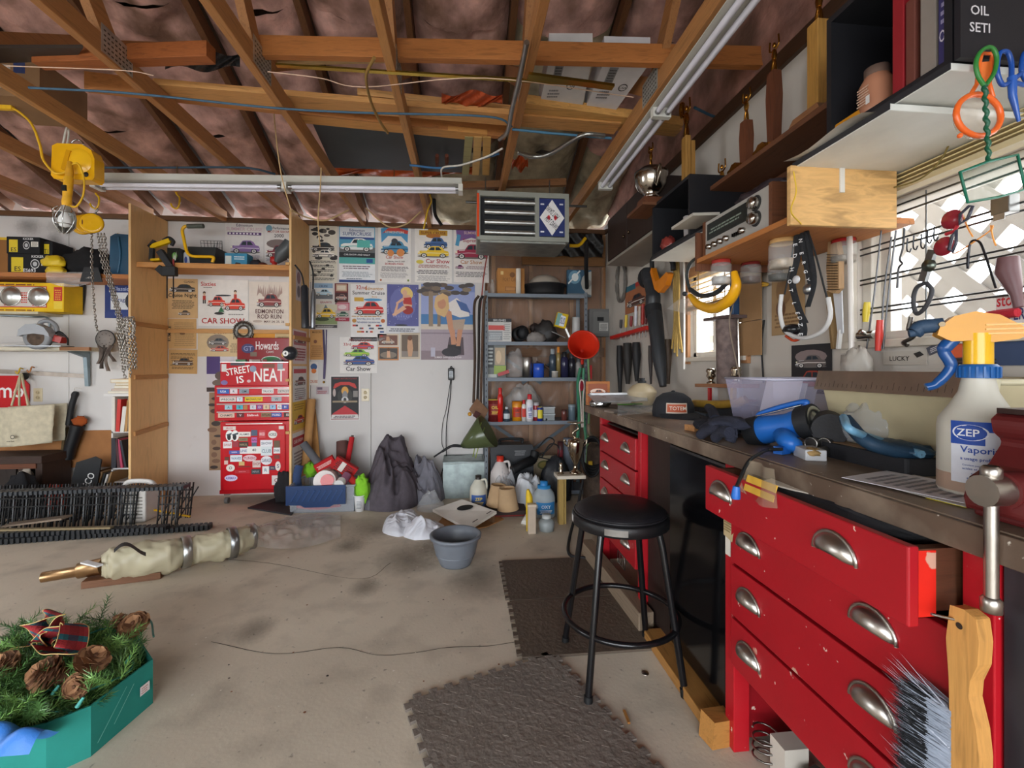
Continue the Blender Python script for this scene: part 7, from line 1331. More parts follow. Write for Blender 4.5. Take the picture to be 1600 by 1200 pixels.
# plywood shelf with the stereo receiver
t=thing('plywood_shelf','plywood shelf with a tall end board carrying the stereo receiver','shelf',(1.17,1.55,1.59));obj('board',MB('b8743c').box(-.19,.205,-.29,.29,0,.018),'wood_y',t);obj('end_board',MB('dcae70').box(-.215,.13,-.305,-.288,-.02,.155),'ply',t,bevel=.002);obj('far_end',MB('6d4028').box(-.19,.2,.285,.3,-.03,.13),'wood_z',t);obj('bracket',MB('d8d4cc').box(-.06,-.045,-.309,-.305,.08,.165),'paint',t)
t=thing('stereo_receiver','silver stereo receiver with wood sides on the plywood shelf','receiver',(1.0,1.60,1.61));obj('chassis',MB('3a3634').box(.01,.3,-.2,.2,0,.14),'paint',t);obj('side_cheek',MB('6a3f26').box(-.004,.3,-.217,-.2,-.002,.146),'wood_x',t);obj('side_cheek',MB('6a3f26').box(-.004,.3,.2,.217,-.002,.146),'wood_x',t)
obj('face_plate',MB('a39e97').box(0,.01,-.2,.2,0,.142),'plastic',t);obj('tuner_glass',MB('1f2523').box(-.002,0,-.08,.185,.062,.128),'gloss',t)
A=Art((-.002,.185,.062),(0,-1,0),(0,0,1),.265,.066);A.l(.05,.35,.95,.7,2,'7a8478');A.build(t)
for z in (.105,.052):kb=obj('knob',MB('c0bcb6').lathe([(.0,.026),(.018,.026),(.0205,.02),(.021,0)],20,(0,-.13,z),(-1,0,0)),'chrome',t);obj('knob_ring',MB('2a2826').lathe([(.027,.0),(.027,.003),(.02,.003)],20,(0,-.13,z),(-1,0,0)),'matte',kb)
for k,y in enumerate((.16,.12,.08,.04,-.06)):obj('knob',MB('b9b5ae').lathe([(0,.018),(.01,.018),(.0115,0)],14,(0,y,.032),(-1,0,0)),'chrome',t)
for k in range(4):obj('switch',MB('2a2826').bx((-.006,-.005-.012*k,.03),(.012,.005,.012)),'steel',t)
solo('cable_pile',restlump(1.15,1.60,1.757,(.11,.16,.05),9,'33282c',.5),'vinyl','dark bundle of cables on top of the stereo receiver','cables');solo('grey_board',MB('b9b2a6').bx((1.02,1.93,1.80),(.12,.2,.012),(0,-.06,0)),'paint','small white board leaning beside the stereo receiver','board')
# jars under the plywood shelf (their lids are screwed to it)
for i,(x,y,r,h,lc,fc,lb) in enumerate(((1.09,1.46,.044,.10,'c8a06a','b8a48c','largest clear jar hanging under the plywood shelf'),(1.05,1.77,.04,.10,'a83a34','c8c4c0','bright jar with a red lid under the far end of the plywood shelf'),(1.2,1.80,.04,.085,'7a2a28','6a4a3c','jar of brown screws with a red lid under the plywood shelf'),(1.28,1.74,.04,.085,'8a2c2a','4a443e','jar of dark screws under the plywood shelf, near the wall'),(1.30,1.44,.04,.08,'a82a2a','8a7a68','jar with a wide red lid beside the window casing'))):
 t=thing('hanging_jar',lb,'jar',(x,y,1.589-h));obj('glass',MB('dfe4e2').lathe([(0,.0),(r*.95,0),(r,.006),(r,h*.8),(r*.86,h*.88),(r*.86,h)],22),'glass',t);obj('lid',MB(lc).lathe([(r*.92,h*.86),(r*.92,h),(0,h)],22),'gloss',t);obj('contents',MB(fc).lathe([(0,.004),(r*.9,.004),(r*.92,h*.3),(0,h*.36)],16),'rust',t)
 # brown trophy shelf
t=thing('trophy_shelf','long brown shelf high on the wall carrying trophies','shelf',(1.265,1.70,1.98));obj('board',MB('6d432a').box(-.115,.11,-.5,.52,0,.02),'wood_y',t,bevel=.002);obj('end_panel',MB('5d3824').box(-.115,.11,.5,.52,-.095,0),'wood_z',t);obj('wall_cleat',MB('5d3824').box(.09,.11,-.5,.5,-.06,0),'wood_y',t)
GO='c08a3c'
def figure(t,x,y,z,s,arms=True):
 mb=MB(GO).tube(curve([(x,y-.012*s,z),(x,y-.008*s,z+.03*s),(x,y,z+.06*s)],4),.006*s,6).tube(curve([(x,y+.014*s,z),(x,y+.01*s,z+.03*s),(x,y,z+.06*s)],4),.006*s,6).tube([(x,y,z+.055*s),(x,y,z+.075*s),(x,y,z+.1*s)],[.009*s,.012*s,.008*s],8).ball((x,y,z+.12*s),(.009*s,.009*s,.012*s),8,6)
 for sg in (-1,1):mb.tube(curve([(x,y+sg*.01*s,z+.097*s),(x,y+sg*.03*s,z+.11*s),(x,y+sg*.028*s,z+.15*s)],4),.004*s,5)
 return obj('figure',mb,'gold',t)
def goldcar(t,x,y,z,s=1):
 return obj('gold_car',MB(GO).prism([(y+a*s,z+b*s) for a,b in ((-.06,.005),(-.06,.02),(-.03,.026),(-.015,.042),(.02,.042),(.035,.026),(.06,.02),(.06,.005))],x-.018*s,x+.018*s,'yz').cyl((x-.02*s,y-.035*s,z+.007*s),(x+.02*s,y-.035*s,z+.007*s),.009*s,n=10).cyl((x-.02*s,y+.035*s,z+.007*s),(x+.02*s,y+.035*s,z+.007*s),.009*s,n=10),'gold',t)
for i,(x,y,h,c,lb,w0,w1) in enumerate(((1.215,1.88,.23,'6d3d24','brown tapered trophy with a gold figure, farther one on the brown shelf',.036,.055),(1.215,1.70,.33,'64361f','tall brown tapered trophy with a gold car at its foot',.03,.055),(1.20,1.43,.32,'b5843e','pale wood trophy column nearest the near black cubby',.05,.05))):
 t=thing('trophy',lb,'trophy',(x,y,2.0))
 if i < 2:obj('column',MB(c).prism([(-w0/2,.0),(w0/2,0),(w1/2,h*.7),(w1*.35,h),(-w1*.35,h),(-w1/2,h*.7)],.0,.035,'yz'),'wood_z',t,bevel=.002);goldcar(t,-.035,-.01,.004,.8);figure(t,.018,0,h,.9)
 else:obj('base',MB('8d5f3c').prism([(-.06,0),(.08,0),(.06,.02),(-.05,.02)],-.05,.06,'yz'),'wood_y',t);obj('column',MB(c).box(-.025,.025,-.025,.025,.02,h),'wood_z',t,bevel=.003);figure(t,0,0,h,1)
t=thing('trophy','small gold figure trophy behind the far black cubby','trophy',(1.28,2.15,2.0));obj('base',MB('3a2a20').box(-.02,.02,-.025,.025,0,.03),'wood_y',t);figure(t,0,0,.03,1.0)
t=thing('trophy','tall trophy with a gold column and winged figure beside the silver bowl','trophy',(1.17,2.28,2.056));obj('base',MB('1c1a1c').box(-.05,.05,-.06,.06,0,.012),'gloss',t);obj('column',MB('a87a3a').box(-.028,.0,-.03,.02,.012,.3).box(.006,.03,-.02,.03,.012,.28),'wood_z',t,bevel=.003);figure(t,-.012,-.005,.3,1.25)
obj('wing',MB(GO).tube(curve([(-.012,.02,.41),(-.012,.05,.45),(-.012,.04,.51)]),[.004]*5+[.012]*6+[.014]*5+[.004]),'gold',t)
solo('trophy_plank',MB('6d4228').bx((1.10,2.52,2.05),(.26,.24,.016)),'wood_y','brown plank on the far black cubby under the silver bowl','plank')
t=thing('silver_bowl','large silver bowl trophy with handles on a wood pedestal','trophy',(1.06,2.50,2.058));obj('pedestal',MB('6d4028').prism([(-.07,0),(.07,0),(.05,.05),(-.05,.05)],-.06,.06,'yz'),'wood_y',t)
obj('bowl',MB('a8a096').lathe([(0,.05),(.04,.052),(.05,.06),(.035,.075),(.06,.09),(.085,.13),(.092,.18),(.094,.2),(.09,.2),(.08,.14),(0,.1)],30),'chrome',t);obj('lid',MB('6a5248').lathe([(.09,.2),(.06,.225),(0,.23)],26),'steel',t);figure(t,0,0,.228,.9)
for s in (-1,1):obj('handle',MB('b0a89c').tube(curve([(0,s*.09,.17),(0,s*.12,.2),(0,s*.125,.15),(0,s*.08,.1)]),.006),'chrome',t)
# near end: strainer, fish net, scissors
yk=.82;P=lambda u,v,y=yk:onY(u,v,y)
t=thing('tea_strainer','orange plastic strainer hanging from the near cubby','strainer',P(1528,212));K=lambda u,v,y=yk:P(u,v,y)-Vector(t.location)
c=K(1529,180);r=.051
obj('rim',MB('e8672a').tube([c+Vector((r*math.cos(k*.2094),0,r*.82*math.sin(k*.2094))) for k in range(30)],.0055,8,True),'gloss',t);obj('mesh',MB('d8cfc0').lathe([(0,.03),(.03,.024),(.045,.01),(.05,0)],24,c,(0,1,0)),'wrap_film',t,fix=False)
obj('handle',MB('ea6c2c').tube([K(1514,152),K(1526,132),K(1531,96),K(1534,84),K(1550,84),K(1549,98),K(1546,132),K(1552,152)],.004,6),'gloss',t);obj('handle_web',MB('f07a34').poly([K(1530,98),K(1550,96),K(1541,133),K(1534,133)]),'gloss',t,solid=.003)
for u,v in ((1500,212),(1548,208)):obj('foot',MB('e8672a').ball(K(u,v),.005),'gloss',t)
t=thing('fish_net','green fish net on a twisted wire handle hanging before the window','net',P(1540,315,.80));K=lambda u,v,y=.80:P(u,v,y)-Vector(t.location)
obj('grip',MB('2f7a34').tube(curve([K(1537,133),K(1528,118),K(1525,98),K(1533,80),K(1548,74),K(1557,88),K(1554,112),K(1540,134)]),.004,7),'plastic',t);obj('shaft',MB('14543a').tube([K(1538,132)+(K(1545,252)-K(1538,132))*(k/40)+Vector((.0018*math.cos(k*1.2),.0018*math.sin(k*1.2),0)) for k in range(41)],.004,6),'plastic',t)
obj('frame',MB('1c6a52').tube([K(1545,252),K(1500,269),K(1512,316),K(1560,308),K(1602,296),K(1590,242)],.003,6,True),'plastic',t);obj('netting',MB('4a9a84').add([K(1545,253),K(1500,269),K(1512,316),K(1560,308,.84),K(1602,296),K(1590,242)],[(0,1,2,3,4,5)]),'film',t,fix=False)
t=thing('blue_scissors','blue handled scissors hanging at the near end of the cubby','scissors',P(1580,170,.81));K=lambda u,v,y=.81:P(u,v,y)-Vector(t.location)
for du in (0,38):obj('handle',MB('1d4a9a').tube(curve([K(1580,128),K(1566+du,132),K(1558+du,110),K(1562+du,84),K(1574+du,82),K(1580+du*.8,100),K(1580,128)]),.0045,7),'gloss',t)
obj('blade',MB('2a5ab0').tube([K(1581,120),K(1582,150),K(1592,190)],[.008,.007,.003],6),'gloss',t);obj('wall_hook',MB('8a8a8a').tube([K(1575,84),K(1575,84,.838)],.002,5),'steel',t)
# window hanging rods and what hangs on them
t=thing('hanging_rods','rusty grey wire rods strung across the near window','rods',(1.345,.9,1.25))
for z in (.40,.425,.30,.32,.20,.215,.10,.115):obj('rod',MB('5a5c5c').cyl((0,-.55,z-.02),(0,.52,z-.02),.003,n=6),'steel',t)
for y in (-.3,.3):obj('stay',MB('6a6c6c').cyl((.002,y,.02),(.002,y,.42),.002,n=5),'steel',t)
n_=0
def hang(pts,r,c,lab,nm='hook',cat='hook',mt='steel',x=1.335):return solo(nm,MB(c).tube(curve([X_(u,v,x) for u,v in pts],5),r,6),mt,lab,cat)
hang([(1413,356),(1411,385),(1406,405),(1410,412),(1404,420),(1402,450)],.003,'4a4a4c','long twisted wire hook hanging at the middle of the near window','wire_hook')
hang([(1512,395),(1512,420),(1516,380),(1530,378),(1540,400),(1556,450)],.003,'3d3d40','large bent wire hook hanging beside the red glasses','wire_hook')
for i,(u,v) in enumerate(((1418,372),(1428,368),(1440,366),(1450,358),(1460,354))):
 hang([(u,v),(u-1,v+18),(u+3,v+22),(u+6,v+16)],.0022,'44464a',['first small hook from the far side on the upper window rods','second small hook from the far side on the upper window rods','third small hook from the far side on the upper window rods','fourth small hook from the far side on the upper window rods','fifth small hook from the far side on the upper window rods'][i],'small_hook')
for i,(u,lb) in enumerate(((1370,'thin screwdriver shaft hanging nearest the window casing'),(1392,'long thin pick hanging beside the thin screwdriver shaft'),(1385,'second long thin pick slanting behind the first'))):hang([(u+8,350+10*i),(u-4,460),(u-16+4*i,545)],.0028,'5a5a5c',lb,'pick','pick')
for u,v0,v1,c,lb in ((1352,472,503,'d8c03a','yellow handle hanging at the far side of the near window'),(1372,500,548,'d0362c','red tool handle hanging at the bottom of the near window')):
 a,b=X_(u+3,v0,1.33),X_(u,v1,1.33);solo('slim_tool',MB(c).tube([a,(a+b)/2,b],[.009,.011,.008],8),'plastic',lb,'handle tool')
t=thing('red_glasses','red tinted safety glasses hooked on the window rods','glasses',X_(1490,400,1.31));K=lambda u,v,x=1.31:X_(u,v,x)-Vector(t.location)
for c,n in (((1487,343),0),((1475,385),1)):p=K(*c);obj('lens',MB('8d2230').ball(p,(.012,.028,.026),14,8),'gloss',t)
for pts in (((1500,335),(1514,322),(1520,322),(1512,342),(1500,350)),((1494,360),(1494,380),(1488,394),(1483,390),(1488,368))):obj('temple_arm',MB('3a3a48').tube([K(*q,1.30) for q in pts],.004,6,True),'gloss',t)
obj('bridge',MB('b02a36').tube([K(1496,352),K(1490,362),K(1478,366)],.005,6),'gloss',t)
t=thing('bike_tool','black and chrome multi tool hanging in the near window','tool',X_(1435,500,1.31));K=lambda u,v,x=1.31:X_(u,v,x)-Vector(t.location)
obj('loop',MB('3a3a3e').tube(curve([K(1445,442),K(1432,450),K(1427,470),K(1432,490),K(1446,480),K(1456,455),K(1448,442)]),.006,7),'rubber',t);obj('arm',MB('8d8f90').bar(K(1442,440),K(1458,390),.012,.02),'steel',t);obj('knob',MB('6a7068').lathe([(0,.012),(.016,.01),(.018,0)],14,K(1453,415),(-1,0,0)),'steel',t);obj('hook_end',MB('6d6a66').tube(curve([K(1424,495),K(1420,515),K(1432,505),K(1428,525),K(1412,535),K(1418,540)]),.006,7),'steel',t)
t=thing('dark_nozzle','dark brown nozzle hanging at the near side of the window','nozzle',X_(1580,470,1.32));K=lambda u,v,x=1.32:X_(u,v,x)-Vector(t.location);obj('body',MB('6a4a4c').tube([K(1575,402),K(1574,425),K(1588,460),K(1592,480)],[.02,.024,.012,.01],10),'plastic',t)
for pts,lb in ((((1502,330),(1512,356),(1520,370)),'upper orange zip tie on the window rods'),(((1488,396),(1500,392),(1545,362),(1552,352)),'long orange zip tie across the window rods'),(((1548,352),(1551,370),(1556,384)),'short orange zip tie hanging from the window rods')):hang(pts,.002,'e89a4a',lb,'zip_tie','tie','plastic')
p=X_(1570,322,1.32);t=thing('grey_clip','grey metal clip at the top of the near window','clip',p);obj('body',MB('8a8a88').box(-.015,.015,-.02,.02,-.02,.025),'steel',t,bevel=.002);obj('tab',MB('b0b0ae').box(-.017,-.015,-.012,.012,-.035,-.02),'steel',t)
# sill signs and straps
for (u0,v0,u1,v1,c,lb,txs) in ((1556,482,1640,512,'d8d4d0','white sticker with red and blue lettering on the window sill',(('stone',.58,.34,'c8242c'),('SUPER',.08,.4,'3a3a6a'))),(1482,545,1640,582,'4a3a3c','dark plate with an orange skyline below the near window',None)):
 a=X_(u0,v1,1.37);b=X_(u1,v0,1.37);t=thing('wall_plate',lb,'plate',(1.372,a.y,1.155 if not txs else 1.262));w_=a.y-b.y;h=.075
 obj('plate',MB(c).box(-.002,.004,-w_,0,0,h),'print',t);A=Art((-.002,0,0),(0,-1,0),(0,0,1),w_,h,.001)
 if txs:
  for s_,y,hh,cc in txs:A.t(.3,y,hh,s_,cc,.55)
 else:A.b(0,.3,.6,1,'d8603a');A.t(.3,.6,.3,'25','3a6ac0',.3);A.b(.5,0,1,1,'3a4a6a');A.l(.02,.05,.6,.3,2,'2a2420')
 A.build(t)
hang([(1470,518),(1500,508),(1545,494),(1590,488)],.012,'b02430','red webbing strap lying along the near window sill','red_strap','strap','fabric',1.34)
for k,(u,v,c,lb) in enumerate(((1500,535,'c8201c','red plastic clip on the near window sill'),(1485,525,'d0382a','orange red plastic tab on the near window sill'))):p=X_(u,v,1.33);solo('red_clip',MB(c).bx((1.34,p.y,1.252),(.03,.05,.02),(0,0,.3)),'plastic',lb,'clip')
solo('silver_valve',MB('b9b6b0').cyl((1.34,1.36,1.258),(1.34,1.42,1.258),.014).cyl((1.34,1.385,1.258),(1.31,1.385,1.27),.008),'chrome','small chrome valve lying on the near window sill','valve')
for (u0,v0,u1,v1,c,lb,r_) in ((1380,548,1448,580,'b9b0a4','grey card lettered LUCKY on the wall under the near window',0),(1452,546,1496,566,'54545c','dark grey card slanting under the near window',.5)):
 a=X_(u0,v1,1.375);b=X_(u1,v0,1.375);t=thing('wall_card',lb,'card',(1.377,a.y,a.z+.02),rot=(-r_*.8,0,0));w_=a.y-b.y;h=(b.z-a.z)*.7;obj('paper',MB(c).box(-.002,.001,-w_,0,0,h),'paper',t);A=Art((-.002,0,0),(0,-1,0),(0,0,1),w_,h,.0008)
 if not r_:A.t(.4,.3,.35,'LUCKY','2a2624',.6);A.p('2a2826',[(.72,.8),(.86,.95),(.95,.7),(.8,.5)])
 else:A.l(.1,.2,.6,.8,3,'c8c4c8');A.e(.8,.5,.1,.2,'a8a8b0')
 A.build(t)
 # ---------------------------------------------------------------- right wall hangings
def KX(t,x):return lambda u,v,xx=None:X_(u,v,xx or x)-Vector(t.location)
t=thing('leaf_blower','black leaf blower tube with an orange grip hanging on the wall','blower',X_(1030,604,1.27));K=KX(t,1.27)
obj('tube',MB('26292d').tube([K(1036,604),K(1030,560),K(1024,500),K(1022,490)],[.022,.045,.05,.052],16),'plastic',t);obj('collar',MB('1b1c1f').tube([K(1022,494),K(1020,478)],.056,16),'rubber',t);obj('bend',MB('2d2f33').tube(curve([K(1020,480),K(1020,460),K(1016,440),K(1013,424)]),[.05]*8+[.045]*8+[.05]*9,14),'plastic',t);obj('motor',MB('1c1d20').ball(K(1010,434,1.3),(.06,.07,.075)),'rubber',t)
obj('orange_grip',MB('e0841c').prism([(p.y,p.z) for p in (K(1022,418),K(1028,440),K(1034,437),K(1046,425),K(1049,428),K(1044,446),K(1034,458),K(1027,452),K(1020,425))],K(1030,440).x-.02,K(1030,440).x+.015,'yz'),'plastic',t,bevel=.006);obj('handle',MB('202124').tube(curve([K(1019,425),K(1020,404),K(1036,398),K(1050,408),K(1052,422)]),.016,8),'rubber',t)
t=thing('red_tool_rack','red tool rack with screwdrivers on the right wall','rack',X_(985,520,1.33));K=KX(t,1.33)
a,b=K(958,528),K(1015,512);obj('tray',MB('c8281e').bar(a,b,.06,.03),'plastic',t,bevel=.003)
for k,(u,c,h) in enumerate(((970,'3a3a3c',.09),(978,'d8b83a',.12),(986,'8a3030',.1),(993,'d0d0d8',.17),(999,'b8a89a',.16),(1004,'a8302a',.17),(1009,'6a3030',.15))):
 p=K(u,516-(u-970)*.15);q=thing('screwdriver',['black handled screwdriver in the red rack','yellow handled screwdriver in the red rack','maroon handled screwdriver in the red rack','silver handled screwdriver in the red rack','tan handled screwdriver in the red rack','bright red screwdriver in the red rack','dull red screwdriver nearest the blower in the red rack'][k],'screwdriver',p+Vector(t.location));obj('handle',MB(c).tube([(0,0,.016),(0,0,.03),(0,-.01,h)],[.008,.013,.012],8),'plastic',q);obj('shaft',MB('8a8a88').cyl((0,0,.016),(0,0,-.08),.003,n=6),'steel',q)
for k,(u,v0,v1,w_,c,lb) in enumerate(((968,540,622,.05,'1d1b1d','dark strap hanging under the red tool rack'),(980,536,600,.07,'26221f','black leather sheath hanging under the red tool rack'),(994,535,596,.06,'1a191b','black pointed sheath beside the leaf blower'),(1043,530,600,.045,'4a3a2c','brown handled tool hanging right of the leaf blower'),(1016,540,600,.03,'3a3230','thin dark tool hanging behind the leaf blower'))):
 a,b=X_(u,v0,1.34),X_(u+1,v1,1.34);solo('hanging_tool',MB(c).tube([a,(a*2+b)/3+Vector((0,0,0)),b],[w_*.5,w_*.6,w_*.25],8),'rubber',lb,'tool')
solo('grey_hose_coil',MB('6d6862').tube([X_(970,440,1.358)+Vector((.008*math.sin(k),.11*math.cos(k*.29),.22*math.sin(k*.29)*.8)) for k in range(66)],.009,6),'rubber','coil of grey hose hanging high in the far corner','hose')
def wposter(u0,v0,u1,v1,c,lab,art,x=1.376):
 a=X_(u0,v1,x);b=X_(u1,v0,x);t=thing('poster',lab,'poster',(x,(a.y+b.y)/2,a.z if a.z < X_(u1,v1,x).z else a.z));w_=a.y-b.y;h=X_(u0,v0,x).z-a.z;obj('paper',MB(c).box(-.001,0,-w_/2,w_/2,0,h),'paper',t);A=Art((-.001,w_/2,0),(0,-1,0),(0,0,1),w_,h);art(A);A.build(t)
wposter(977,450,1012,492,'a86a48','orange brown car picture behind the leaf blower',lambda A:(A.b(0,.8,.5,1,'3a6a7a'),A.car(.1,.2,.8,.4,'5a3a30'),A.b(.5,.85,1,1,'b83a30')))
wposter(1237,540,1300,612,'2c2a2c','dark poster of a red car over the worktop',lambda A:(A.e(.5,.75,.4,.14,'8a7a78'),A.car(.12,.52,.76,.26,'6a605e'),A.car(.04,.1,.92,.36,'a8402e','4a2a28'),A.e(.5,.05,.3,.04,'3a3638')))
wposter(1206,412,1258,525,'a58660','worn brown poster behind the black harness',lambda A:(A.e(.4,.6,.25,.2,'8a6a48'),A.l(.1,.1,.9,.3,4,'7a5c3c'),A.e(.3,.35,.15,.12,'6a4a34')))
for (u0,v0,u1,v1,lb) in ((1160,425,1194,504,'upper brown cardboard sheet beside the far window'),(1160,505,1194,556,'lower brown cardboard sheet beside the far window')):
 a=X_(u0,v1,1.366);b=X_(u1,v0,1.366);solo('cardboard_sheet',MB('97744f').box(1.35,1.356,b.y,a.y,a.z,X_(u0,v0,1.366).z),'cardboard',lb,'cardboard')
 # face shield
t=thing('face_shield','yellow face shield with clear visor hanging before the far window','face shield',X_(1112,485,1.08));K=KX(t,1.08)
obj('crown_band',MB('e8a81c').tube(curve([K(1078,462),K(1092,476),K(1115,482),K(1138,470),K(1150,448),K(1147,425)]),[.012+.012*math.sin(k/41*3.14) for k in range(41)],8),'gloss',t);obj('head_band',MB('2a2c2e').tube(curve([K(1078,452),K(1095,462),K(1118,458),K(1136,442)]),.011,6),'rubber',t);obj('strap',MB('3a3e3c').tube(curve([K(1078,455),K(1073,430),K(1080,410),K(1095,402),K(1118,404)]),.008,6),'rubber',t)
obj('visor',MB('d8d4cc').add([K(1042,482),K(1060,468),K(1082,465),K(1115,484),K(1150,465),K(1120,492),K(1075,492)],[(0,1,2,3,6),(3,4,5,6)]),'clear',t,fix=False);obj('knob',MB('2a2a2c').ball(K(1070,459),.012),'rubber',t)
# cords, white pole, rope hank, drum sander tube, levels
solo('white_wand',MB('e8e4dc').cyl(X_(1069,400,1.30),X_(1069,577,1.30),.006,n=8),'gloss','thin white wand hanging at the far window','wand');solo('white_pole',MB('cfc8c0').cyl(X_(1326,282,1.29),X_(1331,592,1.29),.009,n=10),'gloss','white upright pole at the near window casing','pole')
rp=MB('a88a4c');
for k in range(5):rp.tube(curve([X_(1054+k*1.5,402,1.31),X_(1053+k*2,450,1.3),X_(1054+k*1.6,500,1.31),X_(1050+k*4,545+(k % 3)*6,1.31)]),.007,5)
solo('rope_hank',rp,'fabric','tan rope hank hanging left of the far window','rope')
t=thing('carpet_tube','mottled grey brown tube standing on the small wooden rack','tube',X_(1135,605,1.30));K=KX(t,1.30);obj('tube',MB('7a6a66').cyl(K(1137,606),K(1135,500),.05,n=18),'rust',t);obj('top',MB('5a4a48').bar(K(1113,500),K(1152,494),.1,.015),'rubber',t)
for k in range(3):solo('silver_rod',MB('c8c4be').cyl(X_(1146+k*5,606,1.33),X_(1143+k*5,492,1.33),.007,n=8),'chrome',['first silver rod standing beside the mottled tube','middle silver rod standing beside the mottled tube','last silver rod standing beside the mottled tube'][k],'rod')
a,b=X_(1152,492,1.355),X_(1154,398,1.355);solo('blue_level',MB('2c4a6e').bar(a,b,.07,.035),'plastic','dark blue bar hanging above the mottled tube','bar',bevel=.004)
hang([(1142,428),(1146,470),(1140,510),(1158,600)],.003,'8a7a6a','thin tan cord hanging past the mottled tube','cord','cord','rubber',1.16)
hang([(1194,500),(1190,540),(1193,598)],.004,'1c1a1c','black cable running down the wall beside the cardboard sheets','cable','cable','rubber',1.372);hang([(1182,448),(1200,444),(1180,441)],.006,'d8a83a','small yellow cable tie on the cardboard sheet','cable_tie','tie','plastic',1.36)
# black harness and goggles
t=thing('head_harness','black elastic headlamp harness with white lettering hanging from the shelf end','harness',X_(1255,535,1.10));K=KX(t,1.10)
def strap(pts,wd,c='232427',tx=None):
 P=curve([K(*q) for q in pts],6);mb=MB(c);V=Vector((-.35,.9,0))*wd
 mb.grid(lambda a,k:P[min(len(P)-1,int(round(k*(len(P)-1))))]+V*(a-.5)+Vector((-.004*math.sin(a*3.14),0,0)),2,len(P)-1)
 o=obj('strap',mb,'fabric',t,fix=False)
 if tx:
  for i in range(len(tx)):
   f_=(i+.5)/len(tx)*(len(P)-1);p=P[int(f_)];d=(P[min(len(P)-1,int(f_)+1)]-P[int(f_)]).normalized();A=MB('d8d8da');A.text(tx[i],p+Vector((-.009,0,0))+V*.3,d,Vector((.35,-.9,0)).normalized()*1.0,wd*.55,.03);obj('lettering',A,'print',o,fix=False)
strap([(1246,345),(1246,400),(1238,440),(1247,480),(1258,505)],.024,tx='LEDHOTLED');strap([(1254,345),(1256,390),(1262,420),(1268,445)],.022,tx='ENERGY');strap([(1258,350),(1266,395),(1272,440),(1262,480)],.018);strap([(1253,500),(1256,515),(1254,530)],.024,tx='ZEP'[:2])
obj('cord',MB('1b1c1e').tube(curve([K(1258,348),K(1275,400),K(1288,450),K(1294,470)]),.003,5),'rubber',t);obj('cord',MB('1b1c1e').tube(curve([K(1244,350),K(1236,410),K(1226,460)]),.003,5),'rubber',t);obj('buckle',MB('a8aaac').ball(K(1262,452),(.012,.018,.018),10,6),'steel',t);obj('clip',MB('c8c8ca').ball(K(1244,437),(.008,.016,.014),10,6),'plastic',t);obj('hook',MB('c0a040').tube(curve([K(1252,352),K(1252,342),K(1228,358)]),.003,5),'rubber',t)
obj('goggle_rim',MB('cfcdcb').tube(curve([K(1221,460),K(1219,490),K(1228,518),K(1256,528),K(1284,518),K(1297,495),K(1294,465)]),.007,8),'milky',t);obj('lens_cup',MB('1a1a1c').ball(K(1238,515,1.12),(.03,.035,.02)),'gloss',t);obj('red_edge',MB('c04828').tube(curve([K(1228,525,1.12),K(1240,532,1.12),K(1252,528,1.12)]),.005),'gloss',t)
# wire brush, scraper, near casing bits
t=thing('wire_brush','wooden handled wire brush hanging beside the near window','brush',X_(1297,460,1.28));K=KX(t,1.28)
obj('handle',MB('b08c64').prism([(p.y,p.z) for p in (K(1300,330),K(1306,336),K(1307,365),K(1314,400),K(1314,450),K(1306,459),K(1297,455),K(1294,420),K(1297,380),K(1296,345))],K(1300,400).x-.008,K(1300,400).x+.012,'yz'),'wood_z',t,bevel=.003);br=MB('3a332e')
for i in range(8):
 for j in range(14):p=K(1298+i*2,398+j*4.2);br.tube([p,p+Vector((-.016,0,0))],.0012,3)
obj('bristles',br,'steel',t)['kind']='stuff'
solo('scraper',MB('d8dade').prism([(p.y,p.z) for p in (X_(1301,452,1.33),X_(1314,430,1.33),X_(1317,520,1.33),X_(1309,524,1.33))],1.33,1.334,'yz'),'paint','white scraper blade hanging under the wire brush','scraper');solo('wood_strip',MB('8d7048').bar(X_(1296,455,1.35),X_(1306,545,1.35),.03,.01),'wood_z','tan wooden strip hanging behind the scraper','strip');solo('white_stub',MB('d8d6d2').bar(X_(1313,515,1.33),X_(1310,545,1.33),.014,.008),'paint','short white strip beside the scraper','strip')
solo('clamp_bundle',restlump(1.30,X_(1338,570,1.3).y,X_(1338,592,1.3).z,(.035,.05,.07),8,'b9b2a8',.5),'plastic','white clamps at the foot of the white pole','clamps')
# ---------------------------------------------------------------- on the worktop
ZB=BT+.001
def T(u,v,z=0):return onZ(u,v,BT+z)
t=thing('picture_frame','small orange wood frame with a picture at the far end of the worktop','frame',onY(934,640,2.82));t.location.z=ZB;t.rotation_euler=(0,0,-.2);obj('border',MB('a8642c').box(-.075,.075,-.008,.008,0,.15),'wood_x',t,bevel=.002);A=Art((-.06,-.008,.014),(1,0,0),(0,0,1),.12,.12);A.b(0,0,1,1,'8a4420');A.e(.5,.6,.4,.15,'d8c0b0');A.car(.15,.4,.7,.3,'b06a4a');A.build(t)
t=thing('lamp_reflector','long white lamp reflector lying on foil at the far end of the worktop','reflector',onY(960,618,2.7));K=lambda u,v,z=0:onY(u,v,2.76-(v-616)*.02)-Vector(t.location)
obj('trough',MB('c9ccd0').add([K(918,616,.03),K(1010,616,.04),K(1012,626,.0),K(930,629,.0)],[(0,1,2,3)]),'galvanised',t,solid=.004);obj('tube',MB('e2e4e8').cyl(K(922,617,.03),K(1002,616,.045),.012,n=10),'gloss',t);obj('foil',lump(onY(938,628,2.68)-Vector(t.location)-Vector((0,0,.008)),(.06,.06,.04),6,'b0b2b4',.5),'chrome',t)
